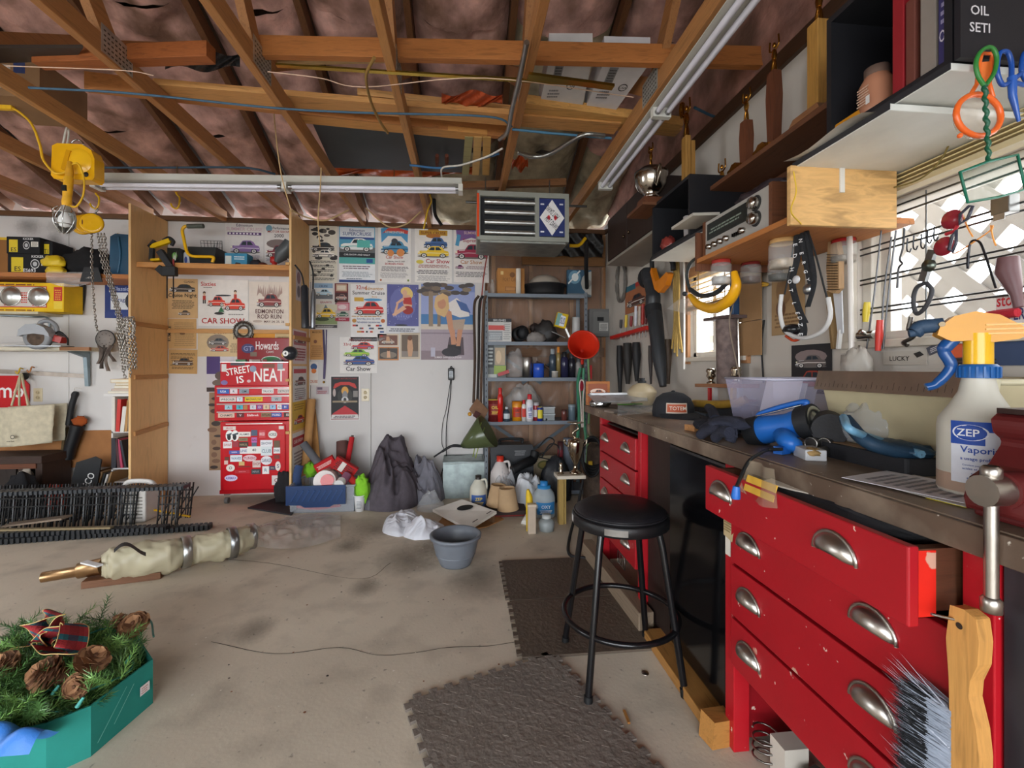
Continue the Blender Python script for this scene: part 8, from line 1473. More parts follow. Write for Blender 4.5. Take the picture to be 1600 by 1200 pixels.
t=thing('oil_funnel','cream dome funnel with a black cap standing upside down on the worktop','funnel',onY(1003,614,2.72));obj('dome',MB('b5a486').lathe([(.06,-.075),(.09,-.0),(.088,.015),(.06,.045),(.025,.062),(0,.064)],24),'plastic',t);obj('cap',MB('232426').lathe([(.026,.06),(.026,.075),(.016,.08),(.018,.092),(0,.093)],14),'rubber',t)
solo('foil_papers',MB('c4ccd0').grid(lambda a,c:T(965+60*a,650-18*c-6*a,.008+.015*abs(math.sin(a*7+c*5))),14,8),'clear','crumpled clear wrapper on the worktop before the cap','wrapper',fix=False);solo('green_strip',MB('5a8a3c').bar(T(965,632,.02),T(1003,631,.02),.01,.006),'plastic','thin green strip on the worktop','strip');solo('small_tray',MB('b9b4ac').bx(T(962,643,.006),(.08,.1,.01),(0,0,.2)),'steel','flat grey tray at the worktop edge','tray')
t=thing('baseball_cap','black baseball cap with an orange lettered patch on the worktop','cap',T(1050,652)+Vector((.03,.05,0)),rot=(0,0,R(-14)))
cp=MB('2b2c30').lathe([(.098,.0),(.1,.02),(.096,.055),(.08,.09),(.05,.112),(.015,.12),(0,.12)],26);obj('crown',cp,'fabric',t)
obj('brim',MB('26272b').grid(lambda a,c:(math.sin((a-.5)*2.1)*(.095+.1*c)+.1*c,-math.cos((a-.5)*2.1)*(.09+.09*c),.022-.02*c-.03*(a-.5)**2*c),16,5),'fabric',t,solid=.005,fix=False);obj('button',MB('2b2c30').ball((0,0,.121),(.01,.01,.006),10,6),'fabric',t)
def arcart(col,z0,z1,a0,a1,rr=.1012):
 return MB(col).lathe([(rr,z0),(rr*.965,z1)],8,a0=a0,a1=a1)
pt=obj('patch',arcart('b8522c',.028,.065,-2.05,-1.15),'print',t,fix=False);obj('patch_border',arcart('c8b8a8',.022,.071,-2.1,-1.1,.1006),'print',t,fix=False);lt=MB('e2d4c4');lt.text('TOTEM',(0.0,-.1045,.038),(1,0,0),(0,.12,.99),.018,.078);obj('lettering',lt,'print',t,fix=False)
solo('dark_gloves',lump(T(1130,665,.03),(.09,.11,.035),6,'22242e',.5),'fabric','navy work gloves lying on the worktop, lower part','gloves');t=thing('work_glove','navy knitted work glove with raised fingers on the worktop','glove',T(1130,668))
K=lambda u,v,z=0:T(u,v,z)-Vector(t.location);obj('palm',lump(K(1138,662,.06),(.06,.07,.025),9,'2a2c3a',.4),'fabric',t)
for k,(a,b,z) in enumerate((((1118,655,.055),(1106,636,.07),0),((1125,668,.05),(1098,672,.02),0),((1128,672,.045),(1092,681,.012),0),((1140,676,.045),(1116,686,.012),0),((1150,676,.04),(1140,690,.012),0))):obj('finger',MB('262836').tube(curve([K(*a),(K(*a)+K(*b))/2+Vector((0,0,.012)),K(*b)]),[.018]*8+[.0165]*8+[.012],9),'fabric',t)
solo('grey_case',MB('33383e').bx(T(1100,655,.0)+Vector((.05,.06,.013)),(.1,.12,.026),(0,0,.1)),'rubber','dark grey case under the cap brim','case');solo('wood_scrap',MB('b07c4c').bx(T(1085,668,.012),(.05,.05,.022),(0,0,.3)),'wood_x','small wood scrap beside the gloves','scrap')
solo('yellow_mallet',MB('a8842c').tube(curve([X_(1085,630,1.17),X_(1120,632,1.15),X_(1150,630,1.15),X_(1166,624,1.17)]),.018,10),'rubber','mustard rubber handle lying behind the gloves','handle tool')
# small wooden rack with two chrome figures
t=thing('wooden_rack','small wooden rack with red and silver posts against the wall','rack',X_(1135,630,1.28));K=lambda u,v,x=1.28:X_(u,v,x)-Vector(t.location)
obj('top_bar',MB('9a6a4a').bar(K(1098,602),K(1172,603),.09,.018),'wood_y',t);obj('bottom_bar',MB('b07a5a').bar(K(1096,628),K(1168,626),.09,.01),'wood_y',t)
for k,(u,c) in enumerate(((1110,'b8282c'),(1117,'c8c4c0'),(1146,'d0a83a'),(1156,'b9b9bd'))):obj('post',MB(c).bar(K(u,627),K(u,606),.02,.02),'gloss',t)
for u,lb in ((1111,'small chrome cup shaped figure on the far end of the wooden rack'),(1150,'small chrome cup shaped figure on the near end of the wooden rack')):
 q=thing('chrome_figure',lb,'figure',X_(u,600,1.27));s_=1.0
 obj('body',MB('b9b0a0').lathe([(0,0),(.02,0),(.022,.008),(.01,.016),(.016,.03),(.024,.04),(.018,.055),(.026,.066),(.02,.08),(0,.082)],16),'chrome',q);obj('arm',MB('b9b0a0').tube([(0,-.035,.045),(0,0,.05),(0,.035,.045)],.006,6),'chrome',q)
solo('dark_case',MB('26282c').box(1.17,1.36,1.75,2.25,ZB,ZB+.06),'rubber','flat dark case under the small wooden rack','case',bevel=.006)
# clear bin with papers
t=thing('clear_bin','clear plastic bin holding white papers on the worktop','bin',(1.13,1.52,ZB));K=lambda u,v,z:T(u,v,z)-Vector(t.location)
Bq=[Vector(p) for p in ((-.14,.05,0),(-.14,-.16,0),(.10,-.16,0),(.10,.05,0))];Tq=[Vector(p) for p in ((-.17,.07,.2),(-.17,-.19,.2),(.13,-.19,.2),(.13,.07,.2))]
obj('shell',MB('b8b4d0').add(Bq+Tq,[(0,1,2,3),(0,1,5,4),(1,2,6,5),(2,3,7,6),(3,0,4,7)]),'clear',t,fix=False);obj('rim',MB('c8c6d8').tube(Tq,.004,6,True),'milky',t)
for k,(x,a,h,c) in enumerate(((-.05,.02,.2,'e0dce6'),(-.02,-.04,.185,'d8d6de'),(.02,.03,.17,'cfccd6'))):solo('white_paper',MB(c).bx(Vector(t.location)+Vector((x,.01*k-.05,h/2+.004)),(.003,.17,h),(0,.25,a)),'paper',['tallest white paper in the clear bin','middle white paper in the clear bin','rear white paper in the clear bin'][k],'paper')
# blue spotlight
t=thing('blue_spotlight','blue handheld spotlight with black rims lying on the worktop','spotlight',T(1215,690));K=lambda u,v,z:T(u,v,z)-Vector(t.location)
a_=Vector((.06,.10,.0));c0=K(1221,667,.062);d=Vector((.27,-.62,.2)).normalized();p0,p1=c0-d*.07,c0+d*.07
obj('body',MB('1d62b4').tube([p0-d*.005,p0+d*.03,p1-d*.05,p1],[.042,.042,.036,.044],22),'plastic',t);obj('rear_rim',MB('1b1c1f').tube([p0-d*.035,p0-d*.03,p0+d*.01],[.042,.047,.047],22),'rubber',t);obj('front_rim',MB('1d1e21').tube([p1-d*.01,p1+d*.03],[.047,.049],24),'rubber',t);obj('lens',MB('c0c6c8').lathe([(.0,.034),(.02,.034),(.022,.03),(.03,.03),(.032,.034),(.042,.032)],24,p1,d),'steel',t)
obj('carry_handle',MB('1c5cae').tube(curve([p0+Vector((0,0,.04)),p0+Vector((0,0,.052)),c0+Vector((0,0,.06)),p1+Vector((0,0,.06)),p1+Vector((0,0,.045))]),.008,8),'plastic',t);obj('wire_bail',MB('c8c8ca').tube([p0+Vector((-.012,0,.045)),p1+Vector((-.012,0,.05))],.003,6),'chrome',t)
obj('grip',MB('1f66ba').tube(curve([c0+Vector((.0,-.0,-.02)),K(1232,690,.035),K(1243,697,.022)]),[.026]*8+[.022]*8+[.016],12),'plastic',t);obj('trigger',MB('1a5aac').bx(K(1222,703,.012),(.04,.025,.02),(0,0,.4)),'plastic',t)
cz=[K(1222,702,.02),K(1200,703,.012),T(1187,709,.012)-Vector(t.location),T(1183,722,-.005)-Vector(t.location)+Vector((-.025,0,0)),T(1178,740,-.02)-Vector(t.location)+Vector((-.045,0,-.03))]
obj('cord',MB('161719').tube(curve(cz),.0045,8),'rubber',t);obj('plug',MB('1f62b8').tube([cz[-1],cz[-1]+Vector((-.002,0,-.022)),cz[-1]+Vector((-.002,0,-.03))],[.008,.011,.01],10),'plastic',t)
# lens cap, steel tubes, battery, goggles, tray
c=T(1297,672,.07);solo('black_lens',MB('232225').cyl(c,c+Vector((.03,.045,.006)),.044,n=26),'rubber','black round lens disc on edge beside the blue spotlight','lens')
for k,(u,v,z,r) in enumerate(((1267,693,.032,.016),(1288,694,.032,.016),(1275,708,.014,.014),(1252,702,.014,.013))):c=T(u,v,z);t=thing('steel_tube',['upper far steel tube in the small pile beside the spotlight','upper near steel tube in the small pile beside the spotlight','lower near steel tube in the small pile beside the spotlight','lower far steel tube in the small pile beside the spotlight'][k],'tube',c);d=Vector((.62,.28,0)).normalized()*.14;obj('wall',MB('9a9894').cyl((0,0,0),d,r,n=18,cap=False),'steel',t);obj('bore',MB('3a3634').cyl(d*.01,d,r*.86,n=16),'rust',t);obj('lip',MB('b0aca6').tube([Vector((0,0,0))+Vector((-.28,.62,0)).normalized()*r*math.cos(k_*.4)+Vector((0,0,1))*r*math.sin(k_*.4) for k_ in range(16)],.0018,5,True),'steel',t)
t=thing('small_battery','small white box with copper terminals on the worktop edge','battery',T(1265,716));obj('case',MB('b9b9bb').bx((0,0,.014),(.05,.075,.028),(0,0,-.3)),'paint',t,bevel=.002);obj('terminal',lump((-.01,-.02,.02),(.02,.025,.012),4,'a88a5a',.5),'rust',t)
t=thing('black_tray','shallow black tray with a tan bottom on the worktop','tray',T(1395,725)+Vector((.08,.02,0)));obj('wall',MB('1d1d21').prism([(-.17,.16),(-.17,-.14),(.12,-.17),(.14,.12),(.06,.18)],0,.038,'xy'),'rubber',t,bevel=.006);obj('bottom',MB('8d7458').prism([(-.155,.145),(-.155,-.125),(.11,-.155),(.125,.11),(.05,.165)],.0385,.039,'xy'),'matte',t);tl=Vector(t.location)
solo('clear_bag',restlump(tl.x-.06,tl.y+.05,BT+.04,(.07,.08,.07),13,'d0d4d8',.5),'clear','clear crumpled bag in the black tray','bag',fix=False)
t=thing('blue_goggles','pale blue goggle strap lying in the black tray','goggles',tl+Vector((0,0,.042)));K=lambda u,v,z=.06:T(u,v,z)-Vector(t.location);obj('strap',MB('6a9ab8').tube(curve([K(1318,652,.12),K(1330,672,.1),K(1380,690,.06),K(1440,710,.05)]),.009,7),'plastic',t);obj('strap',MB('1c3a52').tube(curve([K(1322,656,.11),K(1355,690,.07),K(1410,706,.05),K(1450,706,.05)]),.016,7),'rubber',t);obj('shell',lump(K(1400,700,.05),(.05,.08,.02),7,'24425a',.4),'plastic',t)
solo('straw_pile',lump(T(1388,693,.045)+Vector((0,.0,0)),(.02,.02,.012),5,'a8906a',.5),'fabric','small tan tuft in the black tray','tuft')
# cream caddy with metal ruler flap
t=thing('cream_caddy','cream plastic caddy with a steel ruler along its rim on the worktop','caddy',(1.19,1.03,BT+.04));
Bq=[Vector(p) for p in ((-.13,.17,0),(-.13,-.20,0),(.12,-.20,0),(.12,.17,0))];Tq=[Vector(p) for p in ((-.15,.20,.17),(-.15,-.23,.17),(.14,-.23,.17),(.14,.20,.17))]
obj('shell',MB('b9ad8c').add(Bq+Tq,[(0,1,2,3),(0,1,5,4),(1,2,6,5),(2,3,7,6),(3,0,4,7)]),'plastic',t,solid=.004);obj('rim',MB('c9bfa0').tube(Tq,.007,8,True),'plastic',t);ru=obj('ruler',MB('b5a99c').bx((-.165,-.02,.163),(.004,.44,.055),(0,.25,0)),'steel',t);A=Art((-.175,.19,.145),(0,-1,0),(.25,0,.97),.42,.04,.002)
for k in range(28):A.b(.01+k*.035,.0,.013+k*.035,.25 if k % 4 else .45,'3a3634')
A.build(ru,'graduations');obj('handle',MB('c9c2a6').bx((-.168,-.235,.15),(.035,.02,.06),(0,.2,0)),'plastic',t)
# papers, spray bottle, vise
for k,(u,v,r_,c,lb) in enumerate(((1395,763,.3,'d8d4d8','printed white sheet at the worktop edge'),(1420,768,.1,'c9c2ba','second paper sheet under the printed sheet'),(1470,786,.2,'d8c83a','yellow slip at the worktop edge'))):
 p=T(u,v);t=thing('paper_sheet',lb,'paper',(p.x+(.06 if k < 2 else .02),p.y,BT+.001+.002*(2-k)),r_);s_=(.08,.1) if k < 2 else (.015,.03);obj('sheet',MB(c).box(-s_[0],s_[0],-s_[1],s_[1],0,.001),'paper',t);A=Art((-s_[0],-s_[1],.001),(1,0,0),(0,1,0),2*s_[0],2*s_[1]);A.l(.1,.1,.9,.9,9,'8a8a90');A.build(t)
p=T(1508,780);t=thing('spray_bottle','large clear spray bottle with a yellow trigger head and blue and white label','spray bottle',(p.x+.052,p.y+.02,BT+.004),-.62)
r=.058;SB=[(0,0),(r*.94,0),(r,.008),(r,.125),(r*.97,.14),(r*.7,.165),(r*.48,.19),(r*.4,.215),(r*.4,.222),(0,.222)]
obj('body',MB('d4cfc2').lathe(SB,30),'milky',t);obj('liquid',MB('c07a4a').lathe([(r*1.002,.008),(r*1.002,.04)],30),'clear',t,fix=False);obj('collar',MB('1f5a9a').lathe([(r*.5,.216),(r*.5,.238),(r*.42,.242),(0,.242)],24),'plastic',t)
cr=MB('1f5a9a')
for k in range(20):cr.bx((r*.51*math.cos(k*.314),r*.51*math.sin(k*.314),.227),(.003,.003,.02),(0,0,k*.314))
obj('collar_ribs',cr,'plastic',t)['kind']='stuff'
obj('neck',MB('e6b01a').tube([(0,0,.24),(0,0,.30)],[.021,.021],18),'gloss',t);obj('head',MB('cf8e08').prism([(x_*.82,z_) for x_,z_ in ((-.075,.298),(-.07,.314),(-.045,.333),(-.01,.34),(.03,.332),(.066,.31),(.078,.297),(.06,.287),(.02,.282),(-.02,.286),(-.05,.285))],-.017,.017),'plastic',t,bevel=.007)
for k in range(3):obj('head_rib',MB('d09a14').bx((.03,-.0175,.298+.008*k),(.05,.003,.003)),'gloss',t)
obj('trigger',MB('1c4a86').tube(curve([(-.035,0,.29),(-.048,0,.268),(-.038,0,.238),(-.058,0,.205),(-.074,0,.197)]),[.012]*8+[.01]*8+[.009]*8+[.008]*9,10),'gloss',t);obj('nozzle',MB('2a4058').tube(curve([(-.05,0,.318),(-.082,0,.315),(-.09,0,.305),(-.1,0,.303)]),[.014]*9+[.013]*8+[.008]*8,10),'rubber',t);obj('nozzle_pin',MB('8a6a20').cyl((-.055,-.019,.318),(-.055,.019,.318),.005,n=10),'gloss',t)
lo=obj('label',MB('dfe2ec').lathe([(r*1.006,.026),(r*1.006,.138)],24,a0=-2.5,a1=-.3),'print',t,fix=False)
def wraptext(mb,tx,a,z,h,mw,c,rr=r*1.03):
 vs,fs,wd=text_geo(tx);k=min(1,mw/(wd*h));a+=wd*h*k/2/rr;mb.col(c).add([(rr*math.cos(a+x*h*k/rr),rr*math.sin(a+x*h*k/rr),z+y*h) for x,y in vs],fs)
lm=MB('1f4aa6').lathe([(r*1.016,.12),(r*1.016,.138)],24,a0=-2.5,a1=-.3).lathe([(r*1.016,.096),(r*1.016,.121)],12,a0=-2.5,a1=-1.7)
for rr,s_,c in ((r*1.023,1,'e4e6f0'),(r*1.028,.88,'1f4aa6')):lm.col(c).add([(rr*math.cos(-2.03+.42*s_*math.cos(k*.2618)),rr*math.sin(-2.03+.42*s_*math.cos(k*.2618)),.118+.0145*s_*math.sin(k*.2618)) for k in range(24)],[tuple(range(24))])
wraptext(lm,'ZEP',-2.03-.3,.1115,.013,.035,'f0f2f8',r*1.04)
for tx,a,z,h,mw,c in (('Vaporisateur',-2.25,.078,.0155,.105,'1f4aa6'),('a usage professionnel',-2.25,.0665,.0075,.095,'1f4aa6'),('Convient pour des produits',-2.2,.057,.004,.08,'3a5aa6'),('acides et alcalins',-2.2,.051,.004,.06,'3a5aa6'),('lire le mode d emploi',-2.0,.042,.004,.06,'3a5aa6'),('avant utilisation',-2.1,.034,.004,.05,'3a5aa6')):wraptext(lm,tx,a,z,h,mw,c)
obj('label_print',lm,'print',lo,fix=False)
vx=Vector((.842,.658,BT+.018));t=thing('bench_vise','dark red bench vise with a steel screw handle at the near bench end','vise',vx);RV='5c1a1a'
obj('jaw_body',MB(RV).prism([(-.055,0),(.19,0),(.19,.09),(.16,.135),(.12,.15),(.0,.15),(-.012,.14),(-.008,.12),(.01,.105),(-.015,.07),(-.05,.05),(-.06,.02)],-.12,-.02),'paint',t,bevel=.008);obj('jaw_cap',MB('5a4a48').box(-.004,.13,-.118,-.022,.15,.158),'steel',t)
obj('base',MB(RV).box(-.02,.18,-.14,.0,-.0175,.03),'paint',t,bevel=.006);obj('screw_head',MB('b0aaa2').cyl((-.055,-.07,.042),(-.092,-.07,.042),.0225,n=20),'steel',t);obj('screw_collar',MB(RV).cyl((-.03,-.07,.042),(-.06,-.07,.042),.027,n=20),'paint',t)
obj('handle',MB('b4aea6').cyl((-.076,-.07,.075),(-.076,-.07,-.125),.0085,n=14),'steel',t);obj('handle_end',MB('b8b2aa').lathe([(0,-.012),(.012,-.01),(.0125,.008),(.009,.012)],14,(-.076,-.07,.066)),'steel',t);obj('handle_end',MB('b8b2aa').lathe([(0,-.012),(.012,-.01),(.0125,.008),(.009,.012)],14,(-.076,-.07,-.125)),'steel',t)
# nail, counter brush on the near post
t=thing('counter_brush','wooden handled bench brush with grey bristles hanging on a nail','brush',(.765,.62,.465))
hb=[(-.014,.315),(.006,.318),(.022,.312),(.026,.28),(.024,.245),(.014,.215),(.012,.19),(.022,.15),(.026,.11),(.024,-.02),(.0,-.03),(-.012,-.01),(-.014,.1),(-.016,.2),(-.02,.26)]
obj('handle',MB('c9924e').prism([(-y_,z) for y_,z in hb],-.012,.012,'yz'),'wood_z',t,bevel=.004);obj('hole',MB('2a1c12').lathe([(0,.0005),(.005,.0005)],12,(-.0125,0,.29),(-1,0,0)),'matte',t);obj('nail',MB('a8a8a8').cyl((-.04,.018,.3),(.03,-.004,.288),.0022,n=8),'steel',t)
rb=random.Random(3)
for nm,c,cnt,l0,l1 in (('bristles','9aa2b0',2600,.05,.08),('bristles','17181c',2000,.03,.092),('stray_bristles','b4b8c4',60,.08,.11)):
 mb=MB(c)
 for k in range(cnt):
  z=rb.uniform(-.03,.15);x=rb.uniform(-.012,.012);dk=c=='17181c'
  p=Vector((x-.004,.012,z));d=Vector((-.25+rb.uniform(-.25,.25)-(.1 if dk else 0),1,.12+rb.uniform(-.12,.2)+(.35 if nm[0]=='s' else 0))).normalized();L_=rb.uniform(l0,l1);s_=Vector((.0009,0,.0006))
  if dk:p=p+d*.03;L_=rb.uniform(.03,.055)
  mb.add([p-s_,p+s_,p+d*L_],[(0,1,2)])
 obj(nm,mb,'matte',t,fix=False)['kind']='stuff'
t=thing('bench_end_board','brown laminate board with a dark frame beyond the near red post','board',(.83,.53,0));obj('dark_strip',MB('2a2a2e').box(-.02,.02,.045,.075,0,.86),'paint',t);obj('panel',MB('8d7466').box(-.01,.01,-.3,.042,.0,.86),'wood_z',t)
# ---------------------------------------------------------------- up among the joists
ZJ=ZC+.09
def J(u,v,z=ZJ+.01):return onZ(u,v,z)
def plank(a,b,w_,h,c,lab,nm='plank',cat='plank'):
 d=b-a;t=thing(nm,lab,cat,(a+b)/2);o_=Vector(t.location);obj('board',MB(c).bar(a-o_,b-o_,w_,h),'wood_x',t,bevel=.002);return t
plank(J(400,74,ZJ+.05),J(1240,92,ZJ+.05),.038,.089,'b8743c','long brown two by four on edge across the joists, nearest the camera')
plank(J(135,128,ZJ+.05),J(790,205,ZJ+.05),.038,.089,'b0733e','long brown board across the joists in the lumber stack');plank(J(250,138,ZJ+.02),J(965,198,ZJ+.02),.12,.03,'d29a5c','pale wide board in the lumber stack on the joists');plank(J(560,150,ZJ+.06),J(1060,204,ZJ+.06),.09,.035,'d8a468','pale upper board in the lumber stack on the joists');plank(J(450,180,ZJ+.02),J(760,212,ZJ+.02),.09,.03,'cf9450','lowest pale board behind the lumber stack');plank(J(815,162,ZJ+.04),J(1060,196,ZJ+.04),.1,.05,'d8a25c','short pale board at the far end of the lumber stack');plank(J(60,92,ZJ+.02),J(330,82,ZJ+.02),.06,.07,'a05a2c','reddish board above the joists near the cord reel')
plank(J(405,98,ZJ+.09),J(690,92,ZJ+.09),.03,.014,'c8a878','thin pale strip above the lumber stack','strip','strip');plank(J(720,290,ZJ+.0),J(885,285,ZJ+.0),.04,.05,'8a5c34','short brown blocking board behind the unit heater')
P=[J(487,190),J(728,206),J(722,270),J(520,262)];n_=Vector((0,0,.015));solo('dark_board',MB('2b2c2e').add(P+[p+n_ for p in P],[(0,1,2,3),(4,5,6,7),(0,1,5,4),(1,2,6,5),(2,3,7,6),(3,0,4,7)]),'paint','dark grey board lying across the joists behind the lumber stack','board')
for k,c in enumerate(('a8a070','d0a868','c89c58')):plank(J(733+k*14,212),J(727+k*16,272),.05,.018,c,['olive strip at the end of the dark ceiling board','first pale strip at the end of the dark ceiling board','second pale strip at the end of the dark ceiling board'][k],'strip','strip')
P=[J(-60,75),J(130,75),J(115,96),J(-60,100)];solo('dark_board',MB('3a302a').add(P+[p+n_ for p in P],[(0,1,2,3),(4,5,6,7),(0,1,5,4),(1,2,6,5),(2,3,7,6),(3,0,4,7)]),'paint','dark brown board lying over the joists above the cord reel','board')
def tarp(u0,u1,v0,v1,c,mt,lab,nm):solo(nm,MB(c).grid(lambda a,k:J(u0+(u1-u0)*a,v0+(v1-v0)*k+5*math.sin(a*9+k*3),ZJ+.02+.03*abs(math.sin(a*17+k*6))),30,8),mt,lab,'sheet',fix=False)
tarp(258,375,82,108,'16161a','vinyl','black plastic sheet bunched over the joists','black_sheet');tarp(520,740,258,276,'c85a26','vinyl','orange plastic sheet under the far edge of the dark board','orange_sheet');tarp(690,785,145,165,'b04a22','vinyl','orange red plastic sheet behind the lumber stack','orange_sheet');tarp(800,825,245,265,'d8602a','vinyl','small orange plastic scrap by the flexible conduit','orange_sheet')
for (q,c,lb) in (([(858,92),(926,92),(908,176),(842,172)],'d2cfce','white carton with printed marks on the joists, left of a dark gap'),([(944,96),(1016,98),(958,178),(914,172)],'d6d4d8','tilted white carton on the joists beside the ceiling lamp')):
 P=[J(u,v,ZJ+.05) for u,v in q];t=thing('white_carton',lb,'carton',sum(P,Vector())/4);o_=Vector(t.location);P=[p-o_ for p in P];m_=Vector((0,0,.12));obj('carton',MB(c).add(P+[p+m_ for p in P],[(3,2,1,0),(4,5,6,7),(0,1,5,4),(1,2,6,5),(2,3,7,6),(3,0,4,7)]),'cardboard',t)
 ex=(P[1]-P[0]);ey=(P[0]-P[3]);A=Art(P[3],ex,ey,ex.length*.9,ey.length*.95,.001);A.N=Vector((0,0,-1));A.b(.2,.6,.42,.95,'8a8a8c');A.l(.22,.62,.4,.93,6,'3a3a3c');A.e(.75,.55,.12,.08,'3a3a3e');A.e(.75,.55,.1,.06,c);A.t(.75,.52,.05,'CSA','3a3a3e',.2);A.l(.15,.3,.5,.5,3,'77777a');A.build(t)
x0,x1,z0,z1=rc(-30,165,62,220,2.6);t=thing('storage_carton','brown carton with a blue mark on the joists at the far left','carton',((x0+x1)/2,2.75,ZC+.092));q=(x1-x0)/2;obj('carton',MB('8a6a4a').box(-q,q,-.15,.15,0,.2),'cardboard',t);A=Art((-q,-.15,0),(1,0,0),(0,0,1),2*q,.2);A.b(.55,.6,.75,.95,'2a3a6a');A.b(0,.2,.5,.8,'b8b0a8');A.p('2f6a4a',[(.0,.5),(.25,.85),(0,.9)]);A.build(t)
# fluorescent fixtures
def fluo(a,b,lab,side):
 t=thing('fluorescent_lamp',lab,'lamp',(a+b)/2);o_=Vector(t.location);a,b=a-o_,b-o_;d=(b-a).normalized();s=Vector((-d.y,d.x,0))*side
 obj('housing',MB('c9c7bd').bar(a+Vector((0,0,.02)),b+Vector((0,0,.02)),.075,.05),'paint',t,bevel=.006);obj('reflector',MB('bdbab0').bar(a+s*.03-Vector((0,0,.012)),b+s*.03-Vector((0,0,.012)),.1,.006),'paint',t)
 m_=(a+b)/2
 for p,q in ((a,m_),(m_,b)):
  for o2 in (-.0,.05):
   L_=(q-p);p1,q1=p+L_*.02+s*(.005+o2)-Vector((0,0,.04)),q-L_*.02+s*(.005+o2)-Vector((0,0,.04));tb2=obj('tube',MB('dedce6').cyl(p1,q1,.013,n=12),'gloss',t)
   obj('end_cap',MB('a8a8aa').cyl(p1,p1+(q1-p1)*.02,.0136,n=12).cyl(q1-(q1-p1)*.02,q1,.0136,n=12),'steel',tb2)
 for p in (a+d*.01,m_,b-d*.01):obj('socket',MB('d6d4cc').bx(p+s*.03-Vector((0,0,.036)),(.03 if abs(d.x) > .5 else .09,.09 if abs(d.x) > .5 else .03,.045)),'plastic',t)
 for f_ in (.2,.8):p=a+(b-a)*f_;obj('hanger',MB('8a7a5a').cyl(p+Vector((0,0,.04)),p+Vector((0,0,ZC-o_.z+.01)),.003,n=6),'steel',t)
 return t
za_=2.405
fluo(onY(156,284,3.13),onY(722,291,3.13),'long white fluorescent lamp hanging across the room under the joists',-1)
a=onZ(952,284,za_);b=onZ(1118,67,za_);b=a+(b-a)*1.35;fluo(a,b,'long white fluorescent lamp running towards the camera above the bench',-1)
# cables, conduit, trim bars, strings
def wire(pts,r,c,lab,nm='cable',mt='rubber',cat=None,z=ZJ+.0):return solo(nm,MB(c).tube(curve([J(u,v,z) if len(q)==0 else onY(u,v,q[0]) for u,v,*q in pts],6),r,6),mt,lab,cat or nm)
wire([(45,137),(205,146),(420,168),(560,176),(760,182),(800,198)],.0055,'3f6078','blue cable sagging along the lumber stack',z=ZC-.01);wire([(800,202),(860,208),(955,216)],.007,'4a7896','bright blue cable beside the flexible conduit',z=ZC-.01);wire([(155,262),(260,262),(380,262),(430,272)],.007,'2f4454','dark blue cable behind the hanging lamp',z=ZC-.01);wire([(640,258),(700,262),(780,240)],.007,'3a6a98','blue cable crossing the dark ceiling board',z=ZC-.01);wire([(690,278),(692,262),(720,258),(760,245),(785,232)],.006,'c9c4bc','white cable rising beside the dark ceiling board',z=ZC-.02);wire([(1085,168),(1110,180),(1135,190),(1160,210)],.008,'3a5a70','blue cable on the gable insulation',z=ZT+.09)
wire([(823,66),(812,120),(800,170),(793,205),(780,218)],.012,'a8a8a6','grey steel conduit running down the joist','conduit','steel',z=ZC-.015)
P=curve([J(u,v,ZC-.02) for u,v in ((808,238),(835,245),(860,240),(890,222),(915,210),(945,212))],30);solo('flexible_conduit',MB('a8a8a4').tube(P,[.011+.0025*(k % 2) for k in range(len(P))],8),'steel','ribbed flexible conduit looping before the grey insulation','conduit')
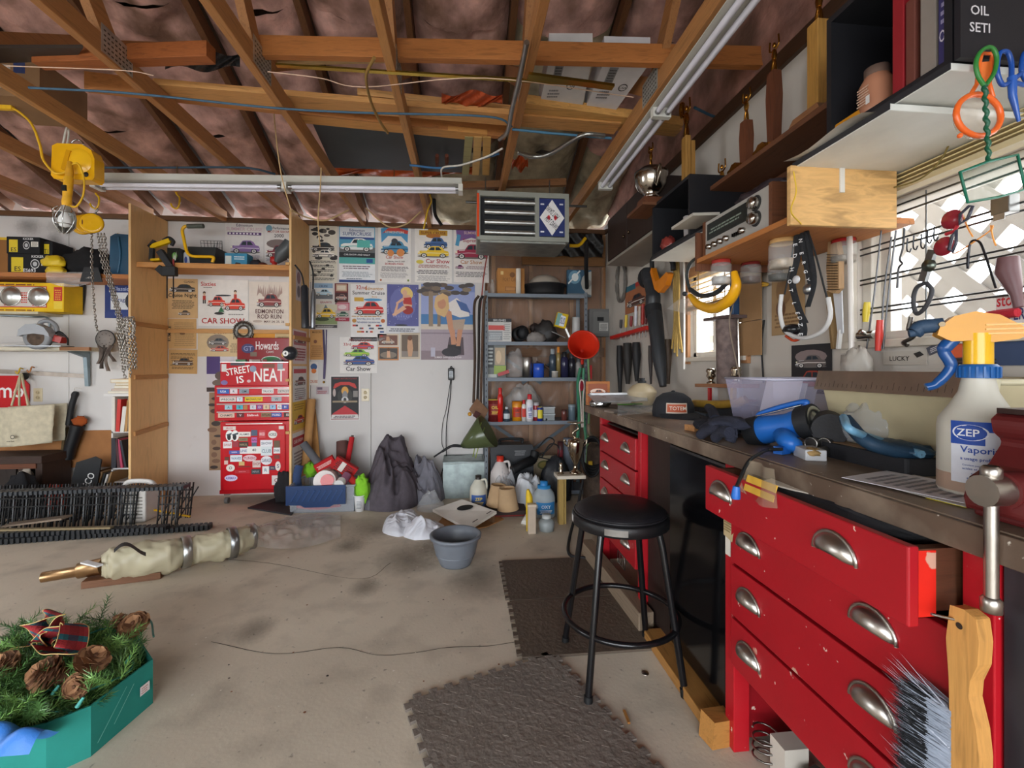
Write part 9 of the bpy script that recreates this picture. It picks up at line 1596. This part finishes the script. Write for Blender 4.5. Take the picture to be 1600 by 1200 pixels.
solo('brass_trim',MB('c8a848').bar(J(432,102,ZC+.0),J(958,134,ZC+.0),.02,.008),'gold','long brass trim bar hung under the joists','trim bar');solo('brass_trim',MB('c9ad52').bar(J(825,118,ZC-.02),J(958,136,ZC-.02),.035,.012),'gold','short wide brass bar before the white cartons','trim bar');wire([(418,112),(500,122),(570,136),(760,122),(990,152)],.0022,'d8b8a0','thin pink string stretched across the joists','string',z=ZC-.01);wire([(10,103),(190,110),(240,118)],.0022,'d8b8a0','thin pink string near the cord reel','string',z=ZC-.01)
wire([(585,90),(572,120),(580,160),(594,190),(606,208)],.007,'8a6a34','brown cord dangling from the lumber stack','cord',z=ZC-.03);wire([(427,165,3.0),(432,220,3.0),(440,275,3.0),(455,330,3.0)],.004,'c8a878','pale string hanging past the far lamp','string');wire([(502,262,3.05),(500,300,3.05),(497,345,3.05),(500,385,3.2)],.004,'c8a878','second pale string hanging beside the first','string')
wire([(455,328,3.6),(480,340,3.7),(510,344,3.7),(545,328,3.7)],.006,'b09468','tan loop of rope over the second plywood divider','rope');wire([(572,325,3.7),(590,342,3.7),(610,355,3.7),(635,350,3.7),(658,330,3.7)],.006,'b89c70','tan loop of rope above the poster row','rope');wire([(662,358,3.75),(668,330,3.7),(674,315,3.6),(672,305,3.5)],.007,'c8a018','yellow cord hanging by the top of the yellow car poster','cord');wire([(678,310,4.2),(680,335,4.25),(690,352,4.3)],.016,'1a1c22','black cable bundle above the magenta poster','cable')
wire([(762,392,4.2),(790,396,4.2),(830,394,4.1),(850,392,4.1)],.006,'b8402c','red cord running under the unit heater','cord');wire([(762,394,4.2),(756,430,4.25),(752,470,4.28),(748,500,4.3)],.006,'9a3a30','red cord hanging along the edge of the white wall','cord');wire([(890,384,3.6),(905,383,3.6),(915,372,3.6)],.014,'d8a818','yellow hook bar beside the unit heater','hook','gloss');wire([(916,375,3.62),(916,420,3.8),(917,450,4.0)],.018,'141416','black pipe rising behind the saw blade box','pipe')
for k,u in enumerate((683,698)):solo('copper_stub',MB('6a3a2a').tube([J(u,243,ZJ-.03),J(u,250,ZJ-.03),J(u,262,ZJ-.03)],[.012,.014,.008],8),'rust',['copper pipe stub under the dark board, the farther from the heater','copper pipe stub under the dark board, the nearer to the heater'][k],'pipe')
wire([(1240,268,1.2),(1244,300,1.2),(1236,330,1.2),(1252,350,1.24)],.002,'d8b030','thin yellow cord over the plywood shelf end','cord')
